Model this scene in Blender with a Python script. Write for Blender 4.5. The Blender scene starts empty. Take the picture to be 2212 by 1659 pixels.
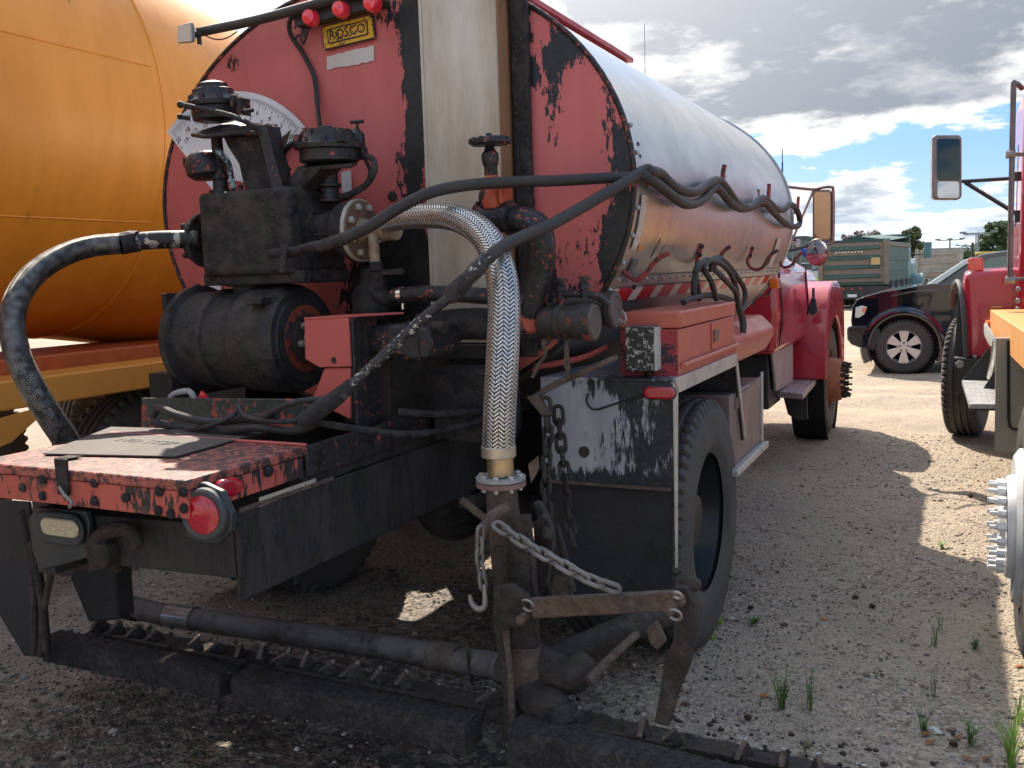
import bpy, math, random
import numpy as np
from mathutils import Vector, Matrix
sc = bpy.context.scene
C = sc.collection
PI = math.pi
R = math.radians
rnd = random.Random(7)

# ------------------------------------------------------------------ camera
F_PX, PITCH, ROLL, YAW, EYE = 2000.0, .1175, -.033, .450, 1.62
_cp, _sp = math.cos(PITCH), math.sin(PITCH)
FW = Vector((-math.sin(YAW)*_cp, math.cos(YAW)*_cp, -_sp))
_rt = Vector((math.cos(YAW), math.sin(YAW), 0)); _up = _rt.cross(FW)
RT = _rt*math.cos(ROLL)+_up*math.sin(ROLL); UP = -_rt*math.sin(ROLL)+_up*math.cos(ROLL)
cam_d = bpy.data.cameras.new('camera'); cam = bpy.data.objects.new('camera', cam_d); C.objects.link(cam)
cam_d.sensor_width = 36; cam_d.lens = 36*F_PX/2212; cam_d.clip_end = 4000; cam_d.clip_start = .02
cam.matrix_world = Matrix(((RT.x, UP.x, -FW.x, 0), (RT.y, UP.y, -FW.y, 0), (RT.z, UP.z, -FW.z, EYE), (0, 0, 0, 1)))
sc.camera = cam

def at(px, py, **k):
    """world point on the plane x=, y= or z= that the photograph shows at (px, py)"""
    d = FW*F_PX+RT*(px-1106)-UP*(py-829.5)
    a, v = list(k.items())[0]; i = 'xyz'.index(a)
    t = (v-(0, 0, EYE)[i])/d[i]
    return Vector((d.x*t, d.y*t, EYE+d.z*t))

# ------------------------------------------------------------------ light, sky, exposure
SUNV = Vector((-.6, .736, 1.0)).normalized()
sd = bpy.data.lights.new('sun', 'SUN'); so = bpy.data.objects.new('sun', sd); C.objects.link(so)
sd.energy = 2.75; sd.angle = R(.6); sd.color = (1.0, .90, .76)
so.rotation_mode = 'QUATERNION'; so.rotation_quaternion = SUNV.to_track_quat('Z', 'Y')
w = bpy.data.worlds.new('World'); sc.world = w; w.use_nodes = True
sc.view_settings.view_transform = 'Standard'; sc.view_settings.look = 'None'
sc.view_settings.gamma = 1; sc.view_settings.use_curve_mapping = False
sc.view_settings.exposure = 1.72
try:
    sc.cycles.max_bounces = 8; sc.cycles.use_denoising = True
except Exception: pass

class NT:
    """small node helper"""
    def __init__(s, nt): s.nt = nt; s.nt.nodes.clear()
    def n(s, typ, **kw):
        o = s.nt.nodes.new(typ)
        for k, v in kw.items():
            if k.startswith('i_'):
                o.inputs[k[2:].replace('_', ' ')].default_value = v
            else: setattr(o, k, v)
        return o
    def l(s, a, b): s.nt.links.new(a, b)
    def val(s, inp, v):
        if v is None: return
        if hasattr(v, 'links'): s.l(v, inp)
        else: inp.default_value = v
    def math(s, op, a, b=None, c=None, clamp=False):
        o = s.nt.nodes.new('ShaderNodeMath'); o.operation = op; o.use_clamp = clamp
        s.val(o.inputs[0], a); s.val(o.inputs[1], b)
        if c is not None: s.val(o.inputs[2], c)
        return o.outputs[0]
    def vm(s, op, a, b=None, sc_=None):
        o = s.nt.nodes.new('ShaderNodeVectorMath'); o.operation = op
        s.val(o.inputs[0], a); s.val(o.inputs[1], b)
        if sc_ is not None: s.val(o.inputs[3], sc_)
        return o
    def mix(s, f, a, b):
        o = s.nt.nodes.new('ShaderNodeMix'); o.data_type = 'RGBA'
        s.val(o.inputs[0], f)
        for i, v in ((6, a), (7, b)):
            if hasattr(v, 'links'): s.l(v, o.inputs[i])
            else: o.inputs[i].default_value = (v[0], v[1], v[2], 1)
        return o.outputs[2]
    def ss(s, v, a, b, lo=0., hi=1.):
        o = s.nt.nodes.new('ShaderNodeMapRange'); o.interpolation_type = 'SMOOTHSTEP'
        s.val(o.inputs[0], v); o.inputs[1].default_value = a; o.inputs[2].default_value = b
        o.inputs[3].default_value = lo; o.inputs[4].default_value = hi
        return o.outputs[0]
    def noise(s, vec, scale, detail=6, rough=.6, dist=0, color=False):
        o = s.nt.nodes.new('ShaderNodeTexNoise')
        if vec is not None: s.l(vec, o.inputs['Vector'])
        o.inputs['Scale'].default_value = scale; o.inputs['Detail'].default_value = detail
        o.inputs['Roughness'].default_value = rough; o.inputs['Distortion'].default_value = dist
        return o.outputs['Color' if color else 'Fac']
    def vor(s, vec, scale, feature='F1', out='Distance', rand=1):
        o = s.nt.nodes.new('ShaderNodeTexVoronoi'); o.feature = feature
        s.l(vec, o.inputs['Vector']); o.inputs['Scale'].default_value = scale
        o.inputs['Randomness'].default_value = rand
        return o.outputs[out]
    def mapping(s, vec, scale=(1, 1, 1), loc=(0, 0, 0), rot=(0, 0, 0)):
        o = s.nt.nodes.new('ShaderNodeMapping'); s.l(vec, o.inputs['Vector'])
        o.inputs['Scale'].default_value = scale; o.inputs['Location'].default_value = loc; o.inputs['Rotation'].default_value = rot
        return o.outputs[0]

def make_sky():
    t = NT(w.node_tree)
    tc = t.n('ShaderNodeTexCoord'); d = t.vm('NORMALIZE', tc.outputs['Generated']).outputs[0]
    sep = t.n('ShaderNodeSeparateXYZ'); t.l(d, sep.inputs[0]); z = t.math('MAXIMUM', sep.outputs[2], 0.)
    den = t.math('ADD', z, .20)
    px = t.math('DIVIDE', sep.outputs[0], den); py = t.math('DIVIDE', sep.outputs[1], den)
    cv = t.n('ShaderNodeCombineXYZ'); t.l(px, cv.inputs[0]); t.l(py, cv.inputs[1]); cv.inputs[2].default_value = 3.7
    uv = t.mapping(cv.outputs[0], loc=(SKY_OFF[0], SKY_OFF[1], 0))
    n1 = t.noise(uv, 1.7, 13, .60, .1)
    n2 = t.noise(uv, .35, 3, .5)
    n = t.math('ADD', t.math('MULTIPLY', n1, .78), t.math('MULTIPLY', n2, .30))
    for (c, r, s_) in SKY_BLOBS:
        dd = t.vm('DISTANCE', d, tuple(c)).outputs['Value']
        k = t.math('MULTIPLY', t.ss(dd, r, 0., 0., 1.), s_)
        n = t.math('ADD', n, k)
    dens = t.ss(n, .505, .548)
    thick = t.ss(n, .55, .67)
    cfine = t.noise(uv, 3.0, 8, .65)
    thick = t.math('ADD', thick, t.math('MULTIPLY', t.math('SUBTRACT', cfine, .49), 1.9), clamp=True)
    dot = t.math('MAXIMUM', t.vm('DOT_PRODUCT', d, tuple(SUNV)).outputs['Value'], 0.)
    glow = t.math('ADD', t.math('MULTIPLY', t.math('POWER', dot, 7), .62), t.math('MULTIPLY', t.math('POWER', dot, 60), .7))
    ccol = t.mix(thick, (.35, .35, .35), (.085, .098, .122))
    sky = t.n('ShaderNodeTexSky', sky_type='NISHITA', sun_disc=False, sun_elevation=math.asin(SUNV.z), sun_rotation=math.atan2(SUNV.x, SUNV.y) % (2*PI))
    skyc = t.vm('SCALE', sky.outputs[0], sc_=.085).outputs[0]
    skyc = t.mix(.85, skyc, (.042, .135, .30))
    col = t.mix(dens, skyc, ccol)
    hz = t.ss(sep.outputs[2], .13, 0.)
    col = t.mix(t.math('MULTIPLY', hz, .45), col, (.30, .36, .42))
    g = t.n('ShaderNodeCombineXYZ')
    for i, k in enumerate((1., .97, .9)): t.l(t.math('MULTIPLY', glow, k), g.inputs[i])
    col = t.vm('ADD', col, g.outputs[0]).outputs[0]
    low = t.ss(sep.outputs[2], -.02, -.3)
    col = t.mix(low, col, (.12, .10, .08))
    bg = t.n('ShaderNodeBackground'); t.l(col, bg.inputs[0]); bg.inputs[1].default_value = 1.0
    out = t.n('ShaderNodeOutputWorld'); t.l(bg.outputs[0], out.inputs[0])
def sky_dir(px, py): return (FW*F_PX+RT*(px-1106)-UP*(py-829.5)).normalized()
SKY_OFF = (2.3, 1.1)
SKY_BLOBS = [(sky_dir(a, b), r, k) for a, b, r, k in [(1790, 350, .05, -.07), (1880, 330, .045, -.06), (1960, 312, .05, -.07), (2060, 312, .05, -.06), (2150, 330, .06, -.07), (2190, 200, .045, -.05), (2040, 450, .05, -.06), (1700, 330, .03, -.05),
             (1900, 60, .22, .050), (1450, 60, .20, .045), (1650, 200, .12, .02), (2080, 170, .10, .015), (2200, 100, .05, -.02), (1560, 170, .05, -.02), (470, 112, .05, -.16), (430, 20, .10, .05), (1860, 410, .06, .05), (2120, 250, .05, .04), (2140, 420, .06, .05), (1780, 450, .07, .04)]]
make_sky()

# ------------------------------------------------------------------ materials
MATS = {}
def base_mat(name):
    m = bpy.data.materials.new(name); m.use_nodes = True; t = NT(m.node_tree)
    b = t.n('ShaderNodeBsdfPrincipled'); o = t.n('ShaderNodeOutputMaterial'); t.l(b.outputs[0], o.inputs[0])
    return m, t, b
def paint(name, col, rough=.5, metal=0., col2=None, scale=6., detail=6, bump=.0, bscale=60., spec=.5, coat=0., speck=0.):
    """plain surface with mottled colour and fine relief"""
    if name in MATS: return MATS[name]
    m, t, b = base_mat(name)
    tc = t.n('ShaderNodeTexCoord'); v = tc.outputs['Object']
    c2 = col2 or tuple(x*.72 for x in col)
    n = t.noise(v, scale, detail, .65)
    c = t.mix(t.ss(n, .35, .7), col, c2)
    if speck:
        s_ = t.ss(t.noise(v, 90, 2, .5), .70, .74)
        c = t.mix(t.math('MULTIPLY', s_, speck), c, (.55, .52, .48))
    t.l(c, b.inputs['Base Color'])
    b.inputs['Metallic'].default_value = metal
    t.l(t.ss(n, .2, .8, max(rough-.1, .03), min(rough+.12, 1)), b.inputs['Roughness'])
    b.inputs['Specular IOR Level'].default_value = spec
    b.inputs['Coat Weight'].default_value = coat
    if bump:
        bp = t.n('ShaderNodeBump'); bp.inputs['Strength'].default_value = bump; bp.inputs['Distance'].default_value = .004
        t.l(t.noise(v, bscale, 5, .65), bp.inputs['Height']); t.l(bp.outputs[0], b.inputs['Normal'])
    MATS[name] = m; return m
def tarred(name, base, tar=(.012, .011, .011), base2=None, amount=.0, scale=14., streak=1., blobs=(), boxes=(), rough=.45, metal=0., bump=.3, sharp=.03, speck=.0, tar_rough=.42, extra=None, bdist=.004, spec=.38):
    """paint splashed with asphalt: noise threshold raised near given world spots"""
    m, t, b = base_mat(name)
    g = t.n('ShaderNodeNewGeometry'); v = g.outputs['Position']
    vs = t.mapping(v, scale=(1, 1, streak))
    scale *= 1.8; n1 = t.noise(vs, scale, 8, .68); n2 = t.noise(v, scale*.23, 4, .6)
    n = t.math('ADD', t.math('MULTIPLY', n1, .72), t.math('MULTIPLY', n2, .28))
    n = t.math('ADD', n, amount)
    for (c, r, s_) in blobs:      # c world, r per-axis radius
        q = t.vm('DIVIDE', t.vm('SUBTRACT', v, tuple(c)).outputs[0], tuple(r)).outputs[0]
        L = t.vm('LENGTH', q).outputs['Value']
        n = t.math('ADD', n, t.math('MULTIPLY', t.ss(L, 1., .0), s_))
    if extra: n = t.math('ADD', n, extra(t, v))
    mask = t.ss(n, .62-sharp, .62+sharp)
    b2 = base2 or tuple(x*.78 for x in base)
    nb = t.noise(vs, 5., 7, .7)
    bc = t.mix(t.ss(nb, .3, .7), base, b2)
    ntar = t.noise(v, 40, 3, .6)
    tc2 = t.mix(t.ss(ntar, .3, .75), tar, tuple(x*1.9+.004 for x in tar))
    if speck:
        vn = t.nt.nodes.new('ShaderNodeTexVoronoi'); t.l(v, vn.inputs['Vector']); vn.inputs['Scale'].default_value = 85
        sv_ = t.n('ShaderNodeSeparateColor'); t.l(vn.outputs['Color'], sv_.inputs[0])
        s_ = t.math('MULTIPLY', t.ss(vn.outputs['Distance'], .24, .12), t.math('GREATER_THAN', sv_.outputs[0], 1-.35*speck))
        tc2 = t.mix(t.math('MULTIPLY', s_, .8), tc2, (.30, .28, .25))
        st2 = t.noise(t.mapping(v, scale=(1, 1, .12)), 38, 4, .7)
        tc2 = t.mix(t.math('MULTIPLY', t.ss(st2, .5, .72), .5), tc2, tuple(x*3.2+.01 for x in tar))
    t.l(t.mix(mask, bc, tc2), b.inputs['Base Color'])
    t.l(t.math('MULTIPLY', t.math('SUBTRACT', 1., mask), metal), b.inputs['Metallic'])
    rr = t.math('ADD', t.math('MULTIPLY', mask, tar_rough-rough), t.ss(nb, .2, .8, rough-.06, rough+.1))
    t.l(rr, b.inputs['Roughness'])
    b.inputs['Specular IOR Level'].default_value = spec
    bp = t.n('ShaderNodeBump'); bp.inputs['Strength'].default_value = bump; bp.inputs['Distance'].default_value = bdist
    t.l(t.math('ADD', mask, t.math('MULTIPLY', ntar, t.math('ADD', t.math('MULTIPLY', mask, .7), .12))), bp.inputs['Height']); t.l(bp.outputs[0], b.inputs['Normal'])
    MATS[name] = m; return m
def flat(name, col, rough=.5, metal=0., emit=0., trans=0., alpha=1., coat=0.):
    if name in MATS: return MATS[name]
    m, t, b = base_mat(name)
    b.inputs['Base Color'].default_value = (*col, 1); b.inputs['Roughness'].default_value = rough; b.inputs['Metallic'].default_value = metal
    b.inputs['Transmission Weight'].default_value = trans; b.inputs['Coat Weight'].default_value = coat
    if emit: b.inputs['Emission Color'].default_value = (*col, 1); b.inputs['Emission Strength'].default_value = emit
    MATS[name] = m; return m

# ------------------------------------------------------------------ mesh helpers
class MB:
    def __init__(s): s.v = []; s.f = []; s.uv = None; s.mi = []
    def add(s, V, Fc, mi=0):
        o = len(s.v); s.v += [Vector(p) for p in V]; s.f += [tuple(i+o for i in f) for f in Fc]; s.mi += [mi]*len(Fc); return s
    def box(s, lo, hi, M=None):
        x0, y0, z0 = lo; x1, y1, z1 = hi
        V = [(x0, y0, z0), (x1, y0, z0), (x1, y1, z0), (x0, y1, z0), (x0, y0, z1), (x1, y0, z1), (x1, y1, z1), (x0, y1, z1)]
        if M is not None: V = [M @ Vector(p) for p in V]
        return s.add(V, [(0, 3, 2, 1), (4, 5, 6, 7), (0, 1, 5, 4), (1, 2, 6, 5), (2, 3, 7, 6), (3, 0, 4, 7)])
    def hexa(s, V): return s.add(V, [(0, 3, 2, 1), (4, 5, 6, 7), (0, 1, 5, 4), (1, 2, 6, 5), (2, 3, 7, 6), (3, 0, 4, 7)])
    def prism(s, poly, vec):
        n = len(poly); vec = Vector(vec); P = [Vector(p) for p in poly]
        return s.add(P+[p+vec for p in P], [tuple(range(n-1, -1, -1)), tuple(range(n, 2*n))]+[(i, (i+1) % n, n+(i+1) % n, n+i) for i in range(n)])
    def slab(s, quad, th):
        """plate from a polygon thickened along its normal"""
        P = [Vector(p) for p in quad]; nrm = (P[1]-P[0]).cross(P[2]-P[1]).normalized()
        return s.prism([p-nrm*th/2 for p in P], nrm*th)
    def cyl(s, p0, p1, r0, r1=None, seg=20, cap=True):
        p0 = Vector(p0); p1 = Vector(p1); r1 = r0 if r1 is None else r1
        a = (p1-p0).normalized(); u = a.orthogonal().normalized(); w_ = a.cross(u)
        V = []
        for p, r in ((p0, r0), (p1, r1)):
            for i in range(seg):
                t = 2*PI*i/seg; V.append(p+u*math.cos(t)*r+w_*math.sin(t)*r)
        Fc = [(i, (i+1) % seg, seg+(i+1) % seg, seg+i) for i in range(seg)]
        if cap: Fc += [tuple(range(seg-1, -1, -1)), tuple(range(seg, 2*seg))]
        return s.add(V, Fc)
    def lathe(s, prof, org, axis, seg=32, ref=None, close=False, cap=True):
        """prof: list of (t along axis, radius)"""
        org = Vector(org); a = Vector(axis).normalized(); u = (Vector(ref) if ref else a.orthogonal()).normalized(); w_ = a.cross(u)
        V = []; n = len(prof)
        for (t, r) in prof:
            for i in range(seg):
                q = 2*PI*i/seg; V.append(org+a*t+u*math.cos(q)*r+w_*math.sin(q)*r)
        Fc = []
        for j in range(n-1 if not close else n):
            k = (j+1) % n
            for i in range(seg):
                Fc.append((j*seg+i, j*seg+(i+1) % seg, k*seg+(i+1) % seg, k*seg+i))
        if not close and cap:
            if prof[0][1] > 1e-5: Fc.append(tuple(range(seg-1, -1, -1)))
            if prof[-1][1] > 1e-5: Fc.append(tuple((n-1)*seg+i for i in range(seg)))
        return s.add(V, Fc)
    def tube(s, pts, r, seg=12, sub=6, cap=True, uv=False):
        P = smooth_path(pts, sub) if sub > 1 else [Vector(p) for p in pts]
        n = len(P)
        rr = [r]*n if not isinstance(r, (list, tuple)) else list(np.interp(np.linspace(0, 1, n), np.linspace(0, 1, len(r)), r))
        tg = [(P[min(i+1, n-1)]-P[max(i-1, 0)]).normalized() for i in range(n)]
        u = tg[0].orthogonal().normalized(); V = []; L = 0.; Ls = []
        for i in range(n):
            u = (u-tg[i]*u.dot(tg[i])).normalized(); w_ = tg[i].cross(u)
            if i: L += (P[i]-P[i-1]).length
            Ls.append(L)
            for k in range(seg):
                q = 2*PI*k/seg; V.append(P[i]+(u*math.cos(q)+w_*math.sin(q))*rr[i])
        Fc = [(i*seg+k, i*seg+(k+1) % seg, (i+1)*seg+(k+1) % seg, (i+1)*seg+k) for i in range(n-1) for k in range(seg)]
        if uv:
            s.uv = [[(k/seg, Ls[i]), ((k+1)/seg, Ls[i]), ((k+1)/seg, Ls[i+1]), (k/seg, Ls[i+1])] for i in range(n-1) for k in range(seg)]
        elif cap: Fc += [tuple(range(seg-1, -1, -1)), tuple((n-1)*seg+k for k in range(seg))]
        return s.add(V, Fc)
    def sphere(s, c, r, seg=12, rings=8):
        c = Vector(c); rx, ry, rz = (r, r, r) if not isinstance(r, (tuple, list)) else r
        V = [c+Vector((0, 0, rz))]
        for j in range(1, rings):
            a = PI*j/rings
            for i in range(seg):
                b = 2*PI*i/seg; V.append(c+Vector((rx*math.sin(a)*math.cos(b), ry*math.sin(a)*math.sin(b), rz*math.cos(a))))
        V.append(c-Vector((0, 0, rz))); n = len(V)-1
        Fc = [(0, 1+i, 1+(i+1) % seg) for i in range(seg)]
        for j in range(rings-2):
            for i in range(seg):
                a = 1+j*seg+i; b = 1+j*seg+(i+1) % seg; Fc.append((a, a+seg, b+seg, b))
        k = 1+(rings-2)*seg
        Fc += [(n, k+(i+1) % seg, k+i) for i in range(seg)]
        return s.add(V, Fc)
def smooth_path(pts, sub):
    P = [Vector(p) for p in pts]; out = []
    for i in range(len(P)-1):
        a = P[max(i-1, 0)]; b = P[i]; c = P[i+1]; d = P[min(i+2, len(P)-1)]
        for k in range(sub):
            t = k/sub
            out.append(.5*((2*b)+(c-a)*t+(2*a-5*b+4*c-d)*t*t+(3*b-a-3*c+d)*t**3))
    out.append(P[-1]); return out

def build(name, mb, mat, parent=None, bevel=0., angle=35, seg=2, world=None, label=None):
    """link mb as one mesh object; coordinates of mb are world ones"""
    off = parent['_loc'] if parent is not None else (0, 0, 0)
    off = Vector(off)
    me = bpy.data.meshes.new(name)
    me.from_pydata([tuple(p-off) for p in mb.v], [], mb.f)
    if mb.uv:
        ul = me.uv_layers.new(name='uv'); d = []
        for f in mb.uv:
            for q in f: d += q
        if len(d) < 2*len(me.loops): d += [0]*(2*len(me.loops)-len(d))
        ul.data.foreach_set('uv', d)
    for m in (mat if isinstance(mat, (list, tuple)) else [mat]): me.materials.append(m)
    if isinstance(mat, (list, tuple)): me.polygons.foreach_set('material_index', mb.mi)
    me.polygons.foreach_set('use_smooth', [True]*len(me.polygons)); me.update()
    me.set_sharp_from_angle(angle=R(angle))
    o = bpy.data.objects.new(name, me); C.objects.link(o)
    if parent is not None: o.parent = parent
    o['_loc'] = tuple(off)
    if bevel:
        b = o.modifiers.new('bevel', 'BEVEL'); b.width = bevel; b.segments = seg; b.limit_method = 'ANGLE'; b.angle_limit = R(40); b.harden_normals = False
    if label: o['label'] = label
    return o
def thing(name, label, cat, loc=(0, 0, 0), group=None):
    o = bpy.data.objects.new(name, None); C.objects.link(o); o.location = loc; o['_loc'] = tuple(loc)
    o.empty_display_size = .1; o['label'] = label; o['category'] = cat
    if group: o['group'] = group
    return o
def tag(o, label, cat, group=None):
    o['label'] = label; o['category'] = cat
    if group: o['group'] = group
    return o
def inst(src, parent, loc, rot=None, name=None, scale=None):
    """another object sharing src's mesh, placed in world coordinates"""
    o = bpy.data.objects.new(name or src.name.split('.')[0], src.data if not isinstance(src, bpy.types.Mesh) else src)
    C.objects.link(o); off = Vector(parent['_loc']) if parent is not None else Vector((0, 0, 0))
    if parent is not None: o.parent = parent
    o.location = Vector(loc)-off
    if rot is not None: o.rotation_mode = 'QUATERNION'; o.rotation_quaternion = rot
    if scale is not None: o.scale = scale
    o['_loc'] = tuple(off)
    return o
def mesh_of(name, mb, mat, angle=35):
    me = bpy.data.meshes.new(name); me.from_pydata([tuple(p) for p in mb.v], [], mb.f)
    me.materials.append(mat); me.polygons.foreach_set('use_smooth', [True]*len(me.polygons)); me.update(); me.set_sharp_from_angle(angle=R(angle)); return me
def qto(axis, up='Z'): return Vector(axis).to_track_quat('Z', 'Y')
def text_mb(txt, size, org, right, up, depth=.0, align='CENTER'):
    """lettering as mesh: returns MB in world coordinates"""
    cu = bpy.data.curves.new('t', 'FONT'); cu.body = txt; cu.size = size; cu.align_x = align; cu.align_y = 'CENTER'; cu.extrude = depth; cu.resolution_u = 2
    ob = bpy.data.objects.new('t', cu); C.objects.link(ob); dg = bpy.context.evaluated_depsgraph_get(); dg.update()
    me = ob.evaluated_get(dg).to_mesh(); right = Vector(right).normalized(); up = Vector(up).normalized(); nn = right.cross(up); org = Vector(org)
    mb = MB(); mb.add([org+right*v.co.x+up*v.co.y+nn*v.co.z for v in me.vertices], [tuple(p.vertices) for p in me.polygons])
    ob.to_mesh_clear(); bpy.data.objects.remove(ob); bpy.data.curves.remove(cu); return mb

# ------------------------------------------------------------------ ground
def ground_material():
    m, t, b = base_mat('gravel_ground')
    g = t.n('ShaderNodeNewGeometry'); v = g.outputs['Position']
    big = t.noise(v, .35, 5, .6); mid = t.noise(v, 1.6, 6, .65); fine = t.noise(v, 60, 4, .7)
    sand = t.mix(t.ss(mid, .3, .7), (.385, .315, .23), (.29, .235, .175))
    grav = t.mix(t.vor(v, 75, 'F1', 'Color'), (.27, .215, .16), (.43, .36, .28))
    vc = t.n('ShaderNodeSeparateColor'); t.l(t.vor(v, 62, 'F1', 'Color'), vc.inputs[0])
    grav = t.mix(vc.outputs[0], (.18, .14, .11), (.43, .345, .255))
    col = t.mix(t.ss(t.math('ADD', mid, t.math('MULTIPLY', t.math('SUBTRACT', big, .5), .8)), .36, .60), grav, sand)
    # spilt asphalt and oil soaked into the ground round the spray bar and under the truck
    def blob(c, r, k): 
        q = t.vm('DIVIDE', t.vm('SUBTRACT', v, c).outputs[0], r).outputs[0]
        return t.math('MULTIPLY', t.ss(t.vm('LENGTH', q).outputs['Value'], 1., .1), k)
    s = t.math('ADD', blob((-2.3, 2.3, 0), (2.3, 1.5, 1), 1.0), blob((-2.0, 3.6, 0), (1.4, 1.7, 1), .95))
    s = t.math('ADD', s, blob((-.7, 2.1, 0), (1.7, .95, 1), .62))
    nn = t.math('ADD', s, t.math('MULTIPLY', t.math('SUBTRACT', t.noise(v, 3.2, 7, .7), .5), 1.3))
    st = t.ss(nn, .25, .85)
    fl = t.ss(t.noise(v, 24, 4, .7), .40, .62, 1., .35)
    col = t.mix(t.math('MULTIPLY', t.math('MULTIPLY', st, fl), .90), col, (.022, .018, .016))
    rust = t.math('MULTIPLY', t.math('MULTIPLY', st, t.ss(t.noise(v, 7, 5, .6), .50, .62)), .45)
    col = t.mix(rust, col, (.12, .055, .03))
    # tyre ruts and paler dust further out
    rut = t.noise(t.mapping(v, scale=(.08, 1.1, 1)), 1.3, 5, .6)
    sy = t.n('ShaderNodeSeparateXYZ'); t.l(v, sy.inputs[0])
    far = t.ss(sy.outputs[1], 7., 13.)
    col = t.mix(t.math('MULTIPLY', far, t.ss(rut, .48, .60, 0, .7)), col, (.44, .345, .235))
    # asphalt road and mown strip in the distance
    col = t.mix(t.ss(sy.outputs[1], 74, 76), col, (.16, .155, .15))
    col = t.mix(t.ss(sy.outputs[1], 92, 93.5), col, t.mix(big, (.07, .12, .03), (.12, .16, .05)))
    t.l(col, b.inputs['Base Color']); 
    t.l(t.math('SUBTRACT', .93, t.math('MULTIPLY', st, .28)), b.inputs['Roughness'])
    bp = t.n('ShaderNodeBump'); bp.inputs['Strength'].default_value = .9; bp.inputs['Distance'].default_value = .012
    h = t.math('ADD', t.math('MULTIPLY', t.ss(t.vor(v, 62, 'F1'), .6, .0), .7), t.math('MULTIPLY', fine, .6))
    h = t.math('ADD', h, t.math('MULTIPLY', t.ss(t.vor(v, 24, 'F1'), .45, .0), .8))
    t.l(h, bp.inputs['Height']); t.l(bp.outputs[0], b.inputs['Normal'])
    return m
nr = np.random.default_rng(3)
def gh(x, y):
    """gentle relief of the yard"""
    k = np.clip(1-(np.hypot(x, y-5)-16)/12, 0, 1)
    h = .010*np.sin(1.7*x+.6*y)+.008*np.sin(3.1*y-1.2*x+1)+.006*np.sin(5.3*x+4.1*y)+.004*np.sin(11*x-7*y)+.003*np.sin(17*y+9*x)
    h += .012*np.exp(-((x-.15-.05*np.sin(2*y))/.16)**2)*np.clip(y-3, 0, 1)
    return h*k-.008
def stretch(a, b, n, lo, hi, m):
    inner = np.linspace(a, b, n); k = np.arange(1, m+1)/m
    left = a-(a-lo)*k[::-1]**3; right = b+(hi-b)*k**3
    return np.unique(np.concatenate([left, inner, right]))
gx = stretch(-8, 4, 300, -1500, 1500, 40); gy = stretch(.5, 16, 360, -300, 2600, 40)
X, Y = np.meshgrid(gx, gy); Z = gh(X, Y)+np.where((X > -8) & (X < 4) & (Y > .5) & (Y < 16), nr.normal(0, .0022, X.shape), 0)
Vg = np.stack([X, Y, Z], -1).reshape(-1, 3); nx, ny = len(gx), len(gy)
ii, jj = np.meshgrid(np.arange(nx-1), np.arange(ny-1)); a_ = (jj*nx+ii).ravel()
Fg = np.stack([a_, a_+1, a_+nx+1, a_+nx], -1)
me = bpy.data.meshes.new('ground'); me.vertices.add(len(Vg)); me.vertices.foreach_set('co', Vg.ravel()); me.loops.add(Fg.size); me.loops.foreach_set('vertex_index', Fg.ravel())
me.polygons.add(len(Fg)); me.polygons.foreach_set('loop_start', np.arange(0, Fg.size, 4)); me.polygons.foreach_set('use_smooth', np.ones(len(Fg), bool)); me.update(calc_edges=True); me.validate()
me.materials.append(ground_material())
ground = bpy.data.objects.new('ground', me); C.objects.link(ground); ground['kind'] = 'structure'; ground['label'] = 'tan gravel yard stained black with asphalt under the truck'

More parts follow.
